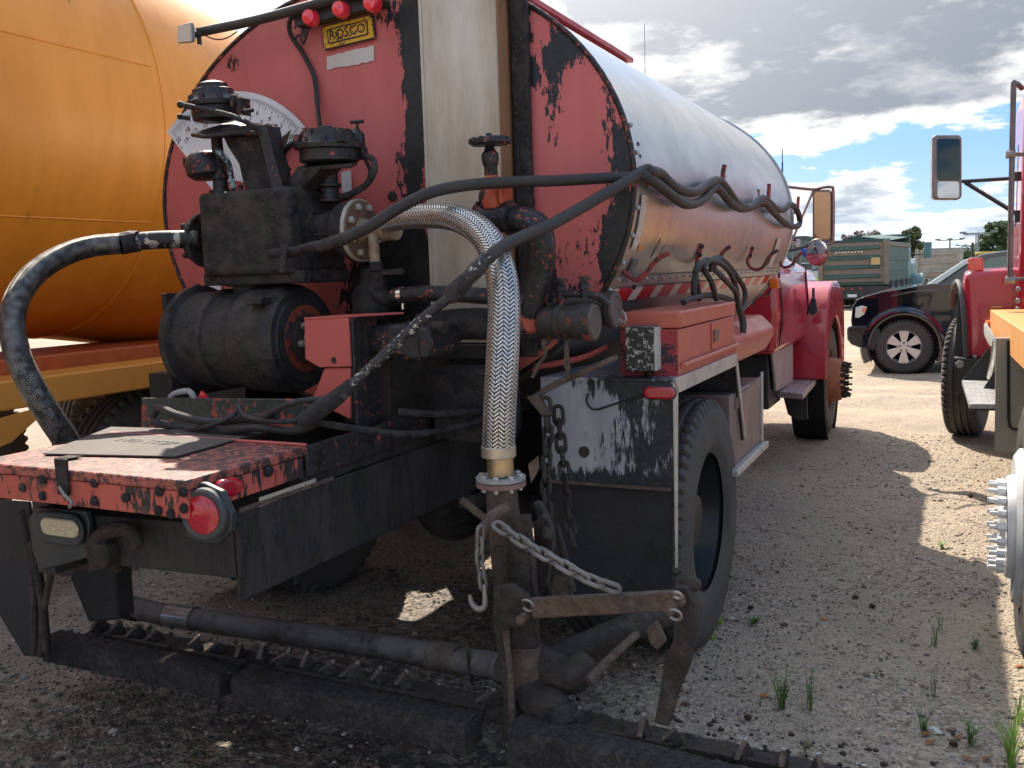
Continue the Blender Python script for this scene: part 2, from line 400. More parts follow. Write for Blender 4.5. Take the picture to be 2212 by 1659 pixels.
# loose stones: one object of very many pebbles
def octa():
    V = [(1, 0, 0), (-1, 0, 0), (0, 1, 0), (0, -1, 0), (0, 0, 1), (0, 0, -1)]; Fc = [(0, 2, 4), (2, 1, 4), (1, 3, 4), (3, 0, 4), (2, 0, 5), (1, 2, 5), (3, 1, 5), (0, 3, 5)]
    V = [np.array(v, float) for v in V]; out = []; mid = {}
    def m(i, j):
        k = (min(i, j), max(i, j))
        if k not in mid: p = V[i]+V[j]; V.append(p/np.linalg.norm(p)); mid[k] = len(V)-1
        return mid[k]
    for f in Fc:
        a, b, c = f; d, e, g = m(a, b), m(b, c), m(c, a); out += [(a, d, g), (d, b, e), (g, e, c), (d, e, g)]
    return np.array(V), np.array(out)
OV, OF = octa()
def pebbles(name, N, xs, ys, size, label, power=1.0):
    x = nr.uniform(*xs, N*2); y = ys[0]+(ys[1]-ys[0])*nr.random(N*2)**power
    # patchy: keep by a cheap field
    f = np.sin(1.9*x+.7*y+1)+np.sin(2.6*y-1.1*x)+np.sin(.7*x*y*.3+2)
    keep = (f > -.6) | (nr.random(N*2) < .25); x, y = x[keep][:N], y[keep][:N]; N = len(x)
    s = size*np.exp(nr.normal(0, .45, N)); s = np.minimum(s, size*2.7)
    sc3 = np.stack([s*nr.uniform(.8, 1.4, N), s*nr.uniform(.7, 1.1, N), s*nr.uniform(.4, .8, N)], -1)
    a = nr.uniform(0, 2*PI, N); V = OV[None]*sc3[:, None]*(1+nr.normal(0, .13, (N, len(OV), 1)))
    ca, sa = np.cos(a)[:, None], np.sin(a)[:, None]
    P = np.stack([V[..., 0]*ca-V[..., 1]*sa+x[:, None], V[..., 0]*sa+V[..., 1]*ca+y[:, None], V[..., 2]+(gh(x, y)+sc3[:, 2]*.25)[:, None]], -1).reshape(-1, 3)
    Fc = (OF[None]+(np.arange(N)*len(OV))[:, None, None]).reshape(-1, 3)
    me = bpy.data.meshes.new(name); me.vertices.add(len(P)); me.vertices.foreach_set('co', P.ravel()); me.loops.add(Fc.size); me.loops.foreach_set('vertex_index', Fc.ravel())
    me.polygons.add(len(Fc)); me.polygons.foreach_set('loop_start', np.arange(0, Fc.size, 3)); me.polygons.foreach_set('use_smooth', np.ones(len(Fc), bool)); me.update(calc_edges=True)
    pal = np.array([(.30, .235, .165), (.20, .16, .125), (.40, .33, .25), (.11, .085, .07), (.26, .16, .10), (.50, .45, .38), (.18, .17, .165)])
    k = nr.choice(len(pal), N, p=[.3, .2, .17, .12, .1, .04, .07]); col = pal[k]*nr.uniform(.75, 1.18, (N, 1))
    # stones lying in the spilt asphalt are blackened
    d = np.minimum(np.hypot((x+2.2)/2.2, (y-2.3)/1.4), np.hypot((x+2.)/1.4, (y-3.6)/1.7)); blk = (nr.random(N) < np.clip(1.25-d*1.15, 0, .8))
    col[blk] = col[blk]*.16+.008
    at_ = me.attributes.new('stone', 'FLOAT_COLOR', 'FACE'); cc = np.concatenate([np.repeat(col, len(OF), 0), np.ones((N*len(OF), 1))], 1); at_.data.foreach_set('color', cc.ravel())
    if 'stone' not in MATS:
        m, t, b = base_mat('stone'); A = t.n('ShaderNodeAttribute', attribute_name='stone'); t.l(A.outputs['Color'], b.inputs['Base Color']); b.inputs['Roughness'].default_value = .8; MATS['stone'] = m
    me.materials.append(MATS['stone'])
    o = bpy.data.objects.new(name, me); C.objects.link(o); o['kind'] = 'stuff'; tag(o, label, 'gravel'); return o
pebbles('fine_gravel', 26000, (-3.8, .9), (1.3, 5.2), .0034, 'fine grit between the stones close to the truck', 1.1)
pebbles('gravel', 26000, (-5.5, 1.2), (1.2, 9.5), .0050, 'loose tan and brown gravel scattered over the yard', 1.25)

# larger loose stones one can pick out
def rock_mesh(seed, col):
    r2 = np.random.default_rng(seed); V = OV*np.array([1.2, .9, .6])*(1+r2.normal(0, .14, (len(OV), 1)))
    mb = MB(); mb.add([tuple(p) for p in V], [tuple(f) for f in OF]); return mesh_of('stone', mb, paint('stone_'+str(seed), col, .85, scale=3, bump=.3), 25)
def put(me, name, label, cat, px, py, s, grp=None, zoff=.3, rot=0.):
    p = at(px, py, z=0.); o = bpy.data.objects.new(name, me); C.objects.link(o); o.location = (p.x, p.y, gh(p.x, p.y)+s*zoff); o.scale = (s, s, s); o.rotation_euler = (0, 0, rot)
    tag(o, label, cat, grp); return o
rk = {'brown': rock_mesh(1, (.10, .055, .03)), 'pale': rock_mesh(2, (.42, .38, .32)), 'orange': rock_mesh(4, (.42, .17, .06)), 'dark': rock_mesh(5, (.035, .03, .028)), 'white': rock_mesh(6, (.6, .57, .52))}

# pine cones: scaly little bodies
def cone_mesh():
    mb = MB(); mb.sphere((0, 0, 0), (.75, .5, .5), 8, 6)
    for k in range(44):
        a = k*2.399; u = -0.9+1.8*(k/43); r = .55*math.sqrt(max(0, 1-u*u)); p = Vector((u*.8, r*math.cos(a), r*math.sin(a))); n = Vector((.5, math.cos(a), math.sin(a))).normalized()
        s_ = n.cross(Vector((1, 0, 0))).normalized()*.14; mb.add([p-s_, p+s_, p+n*.22+s_*.6, p+n*.22-s_*.6], [(0, 1, 2, 3)])
    return mesh_of('pine_cone', mb, paint('cone_brown', (.06, .03, .018), .8), 20)
cm = cone_mesh()
for px, py, lb in [(2140, 1140, 'dark pine cone on sunny gravel left of the white studded hub, leftmost of the pair'), (2163, 1148, 'larger right hand pine cone of the pair on sunny gravel left of the white hub'), (2097, 1070, 'small pine cone at the sunlit edge of the tank shadow'),
                   (2190, 1305, 'brown pine cone beside the near tyre at the right edge'), (1622, 1318, 'brown pine cone in shade right of the rear tyre'), (1885, 1312, 'lone black pine cone in the middle of the shaded gravel'),
                   (1615, 1550, 'dark pine cone behind the right wing of the spray bar'), (2060, 1612, 'pine cone by the dry weeds at the lower right')]:
    put(cm, 'pine_cone', lb, 'pine cone', px, py, .019, 'pine cones lying on the gravel', .5, rnd.uniform(0, 6))
for px, py, k, s, lb in [(1578, 1338, 'pale', .018, 'pale flattened stone to the right of the rear tyre tread'), (1650, 1503, 'orange', .016, 'small bright orange stone behind the weeds near the spray bar'), (2255-53, 1445, 'orange', .014, 'orange pebble near the near wheel'),
                         (1695, 1360, 'brown', .015, 'brown stone right of the rear tyre'), (2020, 1583, 'white', .020, 'white oval pebble in front of the dry weeds'), (1848, 1290, 'dark', .02, 'flat dark stone on the shaded gravel'), (1780, 1345, 'orange', .014, 'tan orange stone in the middle of the shaded gravel'),
                         (245, 1577, 'pale', .016, 'pale stone left of the sun patch at the lower left'), (1480, 1520, 'brown', .016, 'reddish stone beside the lever foot'), (640, 1600, 'white', .012, 'small white pebble below the middle spray bar section')]:
    put(rk[k], 'stone', lb, 'stone', px, py, s, 'larger stones on the gravel', .3, rnd.uniform(0, 6))
for i in range(30):
    px = rnd.uniform(250, 2150); py = rnd.uniform(1450, 1655)
    if px < 1700 and py < 1440+.12*px: continue
    put(rk[rnd.choice(['brown', 'dark', 'pale', 'dark'])], 'stone', 'small loose stone among many on the tar stained ground in front of the spray bar', 'stone', px, py, rnd.uniform(.007, .013), 'small stones before the spray bar', .3, rnd.uniform(0, 6))

# fallen leaves
lf = MB(); lf.add([(-1, 0, .1), (-.3, -.5, .0), (.6, -.3, .15), (1.1, 0, .3), (.5, .4, .1), (-.4, .5, .2)], [(0, 1, 2, 5), (2, 3, 4, 5)])
lfm = mesh_of('leaf', lf, paint('dry_leaf', (.24, .09, .03), .8))
for px, py, lb in [(1690, 1655, 'curled brown leaf at the right end of the spray bar'), (2000, 1590, 'brown leaf at the foot of the green weed tuft'), (2010, 1607, 'second brown leaf below the green weed tuft'), (2090, 1640, 'brown leaf among dry stalks at the lower right'),
                   (1745, 1598, 'red brown leaf beside a thin weed behind the bar'), (2070, 1600, 'rust coloured leaf near the pine cone at lower right'), (2130, 1640, 'pale brown leaf by the bright grass')]:
    o = put(lfm, 'dead_leaf', lb, 'leaf', px, py, rnd.uniform(.018, .026), 'dead leaves on the gravel', .4, rnd.uniform(0, 6))

# weeds
def weed(px, py, n, h, spread, col, label, thin=.004, curve=.5, leafy=False):
    h *= 1.25; thin *= .8
    p = at(px, py, z=0.); z0 = float(gh(p.x, p.y)); t_ = thing('weed', label, 'weed', (p.x, p.y, z0), 'weeds growing through the gravel')
    mb = MB()
    for i in range(n):
        a = rnd.uniform(0, 2*PI); L = h*rnd.uniform(.5, 1.1); s = spread*rnd.uniform(.3, 1.); wv = thin*rnd.uniform(.7, 1.3)
        b = Vector((p.x+rnd.uniform(-.01, .01), p.y+rnd.uniform(-.01, .01), z0)); d = Vector((math.cos(a), math.sin(a), 0)); sd_ = Vector((-d.y, d.x, 0))
        pts = [b+d*s*(k/5)**1.5+Vector((0, 0, L*(k/5-curve*.3*(k/5)**2.5))) for k in range(6)]
        V = []
        for k, q in enumerate(pts):
            ww = wv*(1-(k/5)**1.6)+.0003; V += [q-sd_*ww, q+sd_*ww]
        mb.add(V, [(2*k, 2*k+1, 2*k+3, 2*k+2) for k in range(5)])
        if leafy:
            for k in range(1, 5):
                q = pts[k]; aa = rnd.uniform(0, 6.28); l = Vector((math.cos(aa), math.sin(aa), .5))*rnd.uniform(.012, .022); u = l.cross(Vector((0, 0, 1)))*.25
                mb.add([q, q+l*.5-u, q+l, q+l*.5+u], [(0, 1, 2, 3)])
    build('blades', mb, paint(col[0], col[1], .6, col2=col[2], scale=20), t_)
    return t_
GRN = ('weed_green', (.10, .16, .045), (.06, .11, .03)); BRT = ('grass_bright', (.22, .34, .06), (.14, .24, .04)); DRY = ('weed_dry', (.24, .20, .12), (.15, .13, .08))
weed(1688, 1530, 14, .15, .06, GRN, 'tall leafy green weed left of a pair behind the spray bar', leafy=True)
weed(1748, 1530, 7, .17, .03, GRN, 'thin tall weed right of the leafy green one', .0025, leafy=True)
weed(1638, 1525, 6, .06, .06, GRN, 'low blades of grass left of the tall leafy weed', .002)
weed(1995, 1578, 12, .08, .08, GRN, 'spreading tuft of grass with brown leaves at its foot', .003)
weed(2095, 1610, 14, .09, .06, GRN, 'grassy tuft among dry leaves at the lower right', .0025, leafy=True)
weed(1628, 1350, 16, .03, .035, GRN, 'low grey green weed cushion right of the rear tyre', .003, leafy=True)
weed(1558, 1345, 5, .045, .03, BRT, 'bright green sprout touching the rear tyre', .008)
weed(1540, 1385, 5, .03, .025, BRT, 'lower bright green sprout at the foot of the rear tyre', .007)
weed(2030, 1362, 4, .10, .025, GRN, 'slender weed in the shade near the middle right', .003, leafy=True)
weed(2017, 1400, 4, .08, .03, GRN, 'slim pair of leaves left of the slender weed', .004)
weed(2105, 1405, 10, .05, .025, GRN, 'small dark green weed left of the sunlit edge', .003, leafy=True)
weed(2015, 1500, 5, .14, .02, DRY, 'dry upright stalks above the green tuft', .0015, leafy=True)
weed(2095, 1500, 4, .13, .02, DRY, 'thin dry stalks left of the sunlit grass', .0015, leafy=True)
weed(2035, 1180, 12, .035, .03, BRT, 'pale green weed where the shadow edge meets the sunlight', .003, leafy=True)
weed(2185, 1655, 40, .20, .10, BRT, 'clump of bright sunlit grass in the bottom right corner', .0035)
weed(2203, 1560, 16, .12, .06, BRT, 'sunlit grass clump just above the corner clump beside the near tyre', .003)
weed(1740, 1640, 8, .10, .03, DRY, 'dry wispy weed at the right end of the spray bar', .002, leafy=True)

# ------------------------------------------------------------------ background
GLASS = flat('window_glass', (.03, .035, .04), .06, coat=.5)
RUB = paint('tyre_rubber', (.035, .034, .034), .75, col2=(.055, .052, .05), scale=9, bump=.25, bscale=40)
BLK = paint('black_paint', (.018, .018, .019), .45, col2=(.03, .028, .027), scale=8, bump=.1)
STEEL = paint('steel_grey', (.30, .29, .28), .45, metal=.6, scale=10)
def simple_wheel(parent, c, r, wdt, axis, rimcol=(.4, .4, .4), name='wheel'):
    mb = MB(); mb.lathe([(-wdt/2, r*.6), (-wdt/2, r*.93), (-wdt*.35, r), (wdt*.35, r), (wdt/2, r*.93), (wdt/2, r*.6)], c, axis, 22)
    t_ = build(name, mb, RUB, parent); m2 = MB(); m2.lathe([(-wdt*.52, .001), (-wdt*.52, r*.5), (-wdt*.45, r*.62), (wdt*.45, r*.62), (wdt*.52, r*.5), (wdt*.52, .001)], c, axis, 16)
    build('rim', m2, flat('rim_%d' % int(rimcol[0]*100), rimcol, .4, .5), t_); return t_
def place(o, loc, rz):
    o.location = loc; o.rotation_euler = (0, 0, rz)

def far_vehicle(name, label, cat, px, py_unused, D, heading, col, kind, grp=None, L=4.8, W=1.8, H=1.5):
    """small distant car, pickup or van; heading 0 = facing +x"""
    p = at(px, 600, y=D); t_ = thing(name, label, cat, (0, 0, 0), grp)
    m = flat('paint_%s' % name+str(int(px)), col, .35, coat=.6)
    prof = {'car': [(-.5, .35), (-.5, .75), (-.44, .92), (-.30, .98), (.22, .98), (.42, .88), (.5, .68), (.5, .35)],
            'pickup': [(-.5, .45), (-.5, 1.05), (.18, 1.05), (.44, 1.0), (.5, .85), (.5, .42)],
            'van': [(-.5, .4), (-.5, 1.9), (.3, 1.9), (.42, 1.2), (.5, 1.05), (.5, .4)]}[kind]
    mb = MB(); mb.prism([(x*L, -W/2, z) for x, z in prof], (0, W, 0)); build('body', mb, m, t_, .06)
    if kind != 'van':
        gp = {'car': [(-.40, .95), (-.26, 1.42), (.06, 1.45), (.24, .96)], 'pickup': [(-.14, 1.03), (-.12, 1.78), (.10, 1.80), (.24, 1.03)]}[kind]
        mb = MB(); P0 = [(x*L, -W/2*(.97 if z < 1.1 else .80), z) for x, z in gp]; P1 = [(x, -y, z) for x, y, z in P0]
        mb.hexa([P0[0], P0[3], P1[3], P1[0], P0[1], P0[2], P1[2], P1[1]]); build('windows', mb, GLASS, t_)
        mb = MB(); a, b_ = gp[1], gp[2]; mb.box((a[0]*L, -W*.40, max(a[1], b_[1])-.03), (b_[0]*L, W*.40, max(a[1], b_[1])+.03)); build('roof', mb, m, t_, .02)
    else:
        mb = MB(); mb.box((.31*L, -W/2-.01, 1.25), (.40*L, W/2+.01, 1.7)); build('windows', mb, GLASS, t_)
    for sx in (-.31, .33):
        for sy in (-1, 1): simple_wheel(t_, (sx*L, sy*(W/2-.1), .36), .36, .22, (0, 1, 0), (.5, .5, .5))
    place(t_, (p.x, D, 0), heading); return t_
far_vehicle('pickup_truck', 'white pickup parked furthest left behind the round mirror', 'pickup', 1748, 0, 112, R(165), (.75, .75, .76), 'pickup', 'vehicles parked in the distance', 5.6, 2.0)
far_vehicle('parked_car', 'white saloon car just right of the distant white pickup', 'car', 1766, 0, 120, R(170), (.72, .72, .73), 'car', 'vehicles parked in the distance')
far_vehicle('parked_car', 'dark blue car seen between the green dump truck and grey trailer', 'car', 2009, 0, 78, R(205), (.02, .05, .16), 'car', 'vehicles parked in the distance')
far_vehicle('parked_car', 'silver car behind the dark blue car right of the teal hood', 'car', 2018, 0, 86, R(205), (.5, .5, .52), 'car', 'vehicles parked in the distance')
far_vehicle('panel_van', 'white van behind the blue car left of the grey trailer', 'van', 2000, 0, 100, R(180), (.7, .7, .72), 'van', 'vehicles parked in the distance', 6, 2.1)
far_vehicle('parked_car', 'dark car beyond the grey dump trailer at its right', 'car', 2098, 0, 84, R(160), (.06, .06, .07), 'car', 'vehicles parked in the distance')
far_vehicle('parked_car', 'pale car furthest left behind the dump truck tailgate edge', 'car', 1778, 0, 98, R(175), (.6, .6, .6), 'car', 'vehicles parked in the distance')

# building with flags
bt = thing('office_building', 'grey flat roofed office block far behind the flags', 'building', (0, 0, 0))
p = at(1705, 520, y=190); p2 = at(1738, 520, y=190); zt = at(1720, 517, y=190).z
mb = MB(); mb.box((p.x-14, 190, -.5), (p2.x, 206, zt)); build('wall', mb, paint('concrete_far', (.22, .21, .20), .9), bt)
mb = MB(); mb.box((p.x-14.3, 189.7, zt), (p2.x+.3, 206.3, zt+.6)); build('roof', mb, paint('roof_far', (.12, .12, .12), .9), bt)
wm = MB(); wm.box((-1, -.06, -.7), (1, .06, .7)); wme = mesh_of('window', wm, GLASS)
for k in range(7):
    for zz in (2.4, 5.4, 8.2):
        if zz+.8 < zt: inst(wme, bt, (p2.x-2-k*3.2, 190, zz), name='window')
hb = thing('warehouse', 'long low white warehouse on the horizon behind the parked cars', 'building', (0, 0, 0))
mb = MB(); q0 = at(1738, 560, y=260); q1 = at(1900, 560, y=260); mb.box((q0.x, 260, -.5), (q1.x, 290, 5.5)); build('wall', mb, paint('wall_pale', (.5, .5, .5), .9), hb)
mb = MB(); mb.box((q0.x-.5, 259.5, 5.5), (q1.x+.5, 290.5, 6.1)); build('roof', mb, paint('roof_far', (.12, .12, .12), .9), hb)
def flag(px, py0, py1, D, kind, label):
    b = at(px, 585, y=D); top = at(px, py0, y=D); t_ = thing('flagpole', label, 'flag', (b.x, D, 0), 'flags on poles')
    mb = MB(); mb.cyl((b.x, D, 0), (b.x, D, top.z+.3), .09, .05, 8); build('pole', mb, STEEL, t_)
    w_, h_ = (at(px+17, py0, y=D)-top).length, top.z-at(px, py1, y=D).z
    def sheet(x0, x1, z0, z1, mat_, nm, off=0.):
        m_ = MB(); V = []; N = 10
        for i in range(N+1):
            u = x0+(x1-x0)*i/N
            for v_ in (z0, z1): V.append((b.x+.1+u*w_*.92, D+.22*math.sin(u*7)-off, top.z-(1-v_)*h_-u*h_*.35+.1*math.sin(u*9)))
        m_.add(V, [(2*i, 2*i+2, 2*i+3, 2*i+1) for i in range(N)]); o = build(nm, m_, mat_, t_)
        s = o.modifiers.new('s', 'SOLIDIFY'); s.thickness = .01
    if kind == 'stripes':
        for k in range(13): sheet(0, 1, k/13, (k+1)/13, flat('flag_red', (.45, .03, .05), .8) if k % 2 == 0 else flat('flag_white', (.7, .7, .7), .8), 'stripe')
        sheet(0, .4, 6/13, 1, flat('flag_blue', (.03, .05, .25), .8), 'canton', .05)
    else: sheet(0, 1, 0, 1, flat('flag_blue2', (.03, .08, .5), .8), 'cloth')
flag(1712, 512, 530, 150, 'stripes', 'striped red white and blue flag on a pole before the grey building')
flag(1729, 532, 552, 150, 'blue', 'plain blue flag on a shorter pole right of the striped flag')

# light poles and masts
def light_pole(px, pytop, D, label, heads=2):
    b = at(px, 570, y=D); zt = at(px, pytop, y=D).z; t_ = thing('light_pole', label, 'light pole', (b.x, D, 0), 'lot lights on the horizon')
    mb = MB(); mb.cyl((b.x, D, 0), (b.x, D, zt), .16, .10, 8); mb.box((b.x-1.6, D-.06, zt-.1), (b.x+1.6, D+.06, zt+.02)); build('pole', mb, STEEL, t_)
    for s in np.linspace(-1.6, 1.6, heads): m2 = MB(); m2.box((b.x+s-.35, D-.3, zt-.02), (b.x+s+.35, D+.3, zt+.2)); build('lamp_head', m2, STEEL, t_)
for px, pt, D, lb, hd in [(2051, 518, 150, 'light pole with two heads just above the grey dump trailer', 3), (2112, 503, 120, 'tall light pole left of the round tree at the right', 2), (2107, 506, 180, 'tall mast directly left of the tallest light pole', 1),
                      (2085, 530, 220, 'far light pole between the grey trailer and yellow roof', 3), (2096, 532, 230, 'far light pole right of the other distant one', 3), (2079, 540, 260, 'smallest light pole right of the grey trailer', 2)]:
    light_pole(px, pt, D, lb, hd)

# trees
def tree(px, pyb, pytop, D, wpx, label, col, seed, n=2600, leaf=.5, bare=False, shape=1.):
    if D < 100: leaf *= 2.2; D *= 2.2
    r2 = random.Random(seed); b = at(px, 575, y=D); zt = at(px, pytop, y=D).z; half = wpx/2*D*.92/F_PX
    t_ = thing('tree', label, 'tree', (b.x, D, 0), 'trees on the horizon')
    tr = MB(); tr.cyl((b.x, D, -.2), (b.x, D, zt*.75), .3, .08, 8)
    for k in range(16):
        a = r2.uniform(0, 6.28); z0 = zt*r2.uniform(.25, .75); tr.cyl((b.x, D, z0), (b.x+math.cos(a)*half*.8, D+math.sin(a)*half*.8, z0+zt*r2.uniform(.1, .28)), .10, .02, 5)
    build('trunk', tr, paint('bark', (.07, .055, .045), .9), t_)
    mb = MB(); cl = []
    for k in range(26):
        u = r2.random(); zz = zt*(.22+.74*u); rr = half*(1-abs(u-.35)*1.1)**.7*shape; a = r2.uniform(0, 6.28); q = r2.random()**.5
        cl.append((b.x+math.cos(a)*rr*q, D+math.sin(a)*rr*q, zz, half*r2.uniform(.22, .42)))
    for k in range(n):
        c = cl[k % 26]; d = Vector((r2.gauss(0, 1), r2.gauss(0, 1), r2.gauss(0, .8))).normalized()*c[3]*r2.random()**.4
        p_ = Vector(c[:3])+d; s = leaf*r2.uniform(.5, 1.1); u = Vector((r2.uniform(-1, 1), r2.uniform(-1, 1), r2.uniform(-1, 1))).normalized(); v_ = u.orthogonal().normalized()
        if p_.z > zt: continue
        mb.add([p_-u*s/2, p_+v_*s/3, p_+u*s/2, p_-v_*s/3], [(0, 1, 2, 3)])
    build('crown', mb, paint(col[0], col[1], .8, col2=col[2], scale=1.2), t_)
    return t_
TG = ('leaf_green', (.14, .17, .08), (.09, .12, .055)); TO = ('leaf_olive', (.16, .16, .07), (.10, .11, .05)); TR = ('leaf_reddish', (.20, .14, .13), (.13, .10, .09))
tree(1970, 0, 488, 62, 58, 'narrow upright green tree behind the teal cab of the dump truck', TO, 1, 3200, .36, shape=.9)
tree(2166, 0, 480, 95, 90, 'broad round green tree at the right behind the mirror bracket', TG, 2, 5200, .55)
tree(1868, 0, 498, 75, 80, 'sparse reddish tree above the green tailgate', TR, 3, 1900, .28)
tree(1832, 0, 505, 78, 40, 'small sparse reddish tree at the left above the green tailgate', TR, 4, 800, .28)
tree(2090, 0, 545, 150, 40, 'low distant tree between the grey trailer and black pickup roof', TG, 5, 1100, .9)
tree(2130, 0, 548, 170, 60, 'low grey green tree behind the yellow machine roof', TG, 6, 1300, 1.0)
tree(2070, 0, 556, 190, 40, 'lowest tree on the horizon right of the grey trailer', TG, 8, 900, 1.0)
tree(1905, 0, 545, 160, 60, 'far tree hidden behind the green dump body', TG, 9, 700, 1.0)
hd = MB()
for k in range(2400):
    x = rnd.uniform(-60, 60); y_ = 300+rnd.uniform(-4, 4); hz = rnd.random()*(3.2+1.6*math.sin(x*.21)+1.2*math.sin(x*.53)); s = rnd.uniform(.6, 1.4)
    u = Vector((rnd.uniform(-1, 1), rnd.uniform(-1, 1), rnd.uniform(-1, 1))).normalized(); v_ = u.orthogonal(); p_ = Vector((x, y_, hz)); hd.add([p_-u*s, p_+v_*s*.6, p_+u*s, p_-v_*s*.6], [(0, 1, 2, 3)])
o = build('woodland', hd, MATS['leaf_green']); o['kind'] = 'stuff'; tag(o, 'far line of trees along the horizon', 'woodland')

# green dump truck
GD = paint('dump_green', (.035, .085, .065), .55, col2=(.05, .10, .08), scale=3, bump=.1)
GDW = tarred('dump_worn', (.20, .165, .13), tar=(.03, .11, .08), amount=-.06, scale=2.2, streak=2.5, rough=.6, bump=.1, sharp=.08, tar_rough=.55)
TEAL = paint('teal_paint', (.14, .25, .25), .45, scale=2)
def dump_body(t_, W, L, z0, z1, mw, mg, ribs=4):
    mb = MB(); mb.box((-W/2, 0, z0), (W/2, .08, z1)); build('tailgate', mb, mw, t_)
    for k in range(ribs):
        z = z0+(z1-z0)*(k+.7)/(ribs+.2); r = MB(); r.hexa([(-W*.43, -.07, z-.10), (W*.40, -.07, z-.06), (W*.40, 0, z-.10), (-W*.43, 0, z-.12), (-W*.43, -.03, z+.02), (W*.40, -.03, z+.03), (W*.40, 0, z+.05), (-W*.43, 0, z+.05)]); build('tailgate_rib', r, mg, t_, .02)
    for s in (-1, 1):
        f = MB(); f.box((s*W/2-.09, -.09, z0-.1), (s*W/2+.09, .02, z1+.06)); build('corner_post', f, mw, t_, .02)
        sd_ = MB(); sd_.box((s*W/2-.03, .02, z0), (s*W/2+.03, L, z1-.12)); build('side_panel', sd_, mg, t_)
        rl = MB(); rl.box((s*W/2-.08, .02, z1-.16), (s*W/2+.10, L, z1)); build('top_rail', rl, mw, t_, .02)
        for k in range(2):
            rb = MB(); rb.box((s*W/2-.02, .2, z0+.25+k*.5), (s*W/2+.07, L-.1, z0+.33+k*.5)); build('side_rib', rb, mg, t_)
    fb = MB(); fb.box((-W/2, .05, z0-.12), (W/2, L, z0)); build('floor', fb, mg, t_)
    fr = MB(); fr.box((-W/2, L-.05, z0), (W/2, L+.03, z1+.12)); build('headboard', fr, mg, t_)
dt = thing('dump_truck', 'green dump truck with worn brown tailgate seen from behind', 'dump truck', (0, 0, 0))
dump_body(dt, 2.25, 5.0, .95, 2.35, GDW, GD)
mb = MB(); mb.slab([(.62, -.078, 1.55), (.92, -.078, 1.55), (.92, -.078, 1.80), (.62, -.078, 1.80)], .01); build('placard', mb, flat('placard_tan', (.5, .36, .14), .6), dt)
for k in range(9):
    mb = MB(); mb.box((-.62+k*.11, -.078, 1.98+.02*(k%3==1)), (-.55+k*.11, -.070, 2.06)); build('worn_letter', mb, flat('lett_pale', (.5, .42, .34), .6), dt)
mb = MB(); mb.add([(-1.0, 1.2, 2.42), (1.1, 1.2, 2.42), (1.1, 5.3, 2.6), (-1.0, 5.3, 2.6), (0, 1.2, 2.60), (0, 5.3, 2.74)], [(0, 4, 5, 3), (4, 1, 2, 5), (0, 1, 4), (3, 5, 2)]); build('tarp', mb, GD, dt)
mb = MB(); mb.box((-1.05, .3, 2.36), (1.15, .5, 2.46)); mb.box((-1.05, 5.2, 2.4), (1.15, 5.4, 2.72)); build('tarp_bow', mb, GD, dt)
mb = MB(); mb.box((-.45, .1, .55), (.45, 10, .8)); mb.box((-.9, -.15, .35), (.9, 0, .8)); build('chassis', mb, BLK, dt)
for s in (-1, 1):
    mb = MB(); mb.box((s*.85-.35, -.25, .1), (s*.85+.35, -.22, .8)); build('mud_flap', mb, BLK, dt)
for x, r_ in ((-.55, .08), (.55, .08)):
    mb = MB(); mb.cyl((x, -.16, .5), (x, -.19, .5), r_, seg=14); build('tail_lamp', mb, flat('lamp_red_far', (.5, .03, .02), .3), dt)
for x in (-.3, 0, .3):
    mb = MB(); mb.cyl((x, -.16, .72), (x, -.18, .72), .04, seg=10); build('marker_lamp', mb, flat('lamp_red_far', (.5, .03, .02), .3), dt)
mb = MB(); mb.box((-.16, -.17, .42), (.16, -.16, .52)); build('number_plate', mb, flat('plate_white', (.7, .7, .7), .5), dt)
for yy in (.9, 2.2, 3.5, 4.6):
    for s in (-1, 1): simple_wheel(dt, (s*1.0, yy, .48), .50, .45, (1, 0, 0), (.35, .35, .33))
mb = MB(); mb.box((-1.0, 5.7, .9), (.95, 7.3, 2.2)); build('cab', mb, TEAL, dt, .12)
mb = MB(); mb.box((-.9, 7.2, .8), (.9, 9.4, 1.6)); build('hood', mb, TEAL, dt, .15)
mb = MB(); mb.lathe([(-.28, .02), (-.28, .62), (.28, .62), (.28, .02)], (1.0, 8.6, .5), (1, 0, 0), 20); build('fender', mb, TEAL, dt)
simple_wheel(dt, (1.05, 8.6, .5), .5, .3, (1, 0, 0)); simple_wheel(dt, (-1.05, 8.6, .5), .5, .3, (1, 0, 0))
mb = MB(); mb.box((1.45, 7.1, 1.75), (1.75, 7.18, 2.4)); build('mirror', mb, TEAL, dt, .03)
mb = MB(); mb.cyl((1.0, 7.1, 1.9), (1.5, 7.14, 1.9), .025, seg=6); build('mirror_bracket', mb, BLK, dt)
pd = at(1843, 600, y=35.5); place(dt, (pd.x, 35.5, 0), R(-5.2))

tl = thing('dump_trailer', 'beige grey steel dump trailer with red and white tape behind the black pickup', 'trailer', (0, 0, 0))
TB = paint('trailer_beige', (.34, .31, .26), .6, scale=2)
dump_body(tl, 2.1, 5, .72, 2.25, TB, TB, 3)
mb = MB()
for s in (-1, 1): mb.box((s*.72-.28, -.2, .1), (s*.72+.28, -.17, .6))
build('mud_flap', mb, BLK, tl); mb = MB(); mb.box((-.42, -.05, .2), (.42, .1, .66)); build('rear_cover', mb, TB, tl, .02)
for k in range(8):
    mb = MB(); mb.box((-.95+k*.25, -.085, .78), (-.85+k*.25, -.08, .82)); build('reflector', mb, flat('lamp_red_far', (.5, .03, .02), .3), tl)
for yy in (1., 2.3): 
    for s in (-1, 1): simple_wheel(tl, (s*1.0, yy, .5), .5, .45, (1, 0, 0))
pd = at(2024, 580, y=58); place(tl, (pd.x, 58, 0), R(-3))
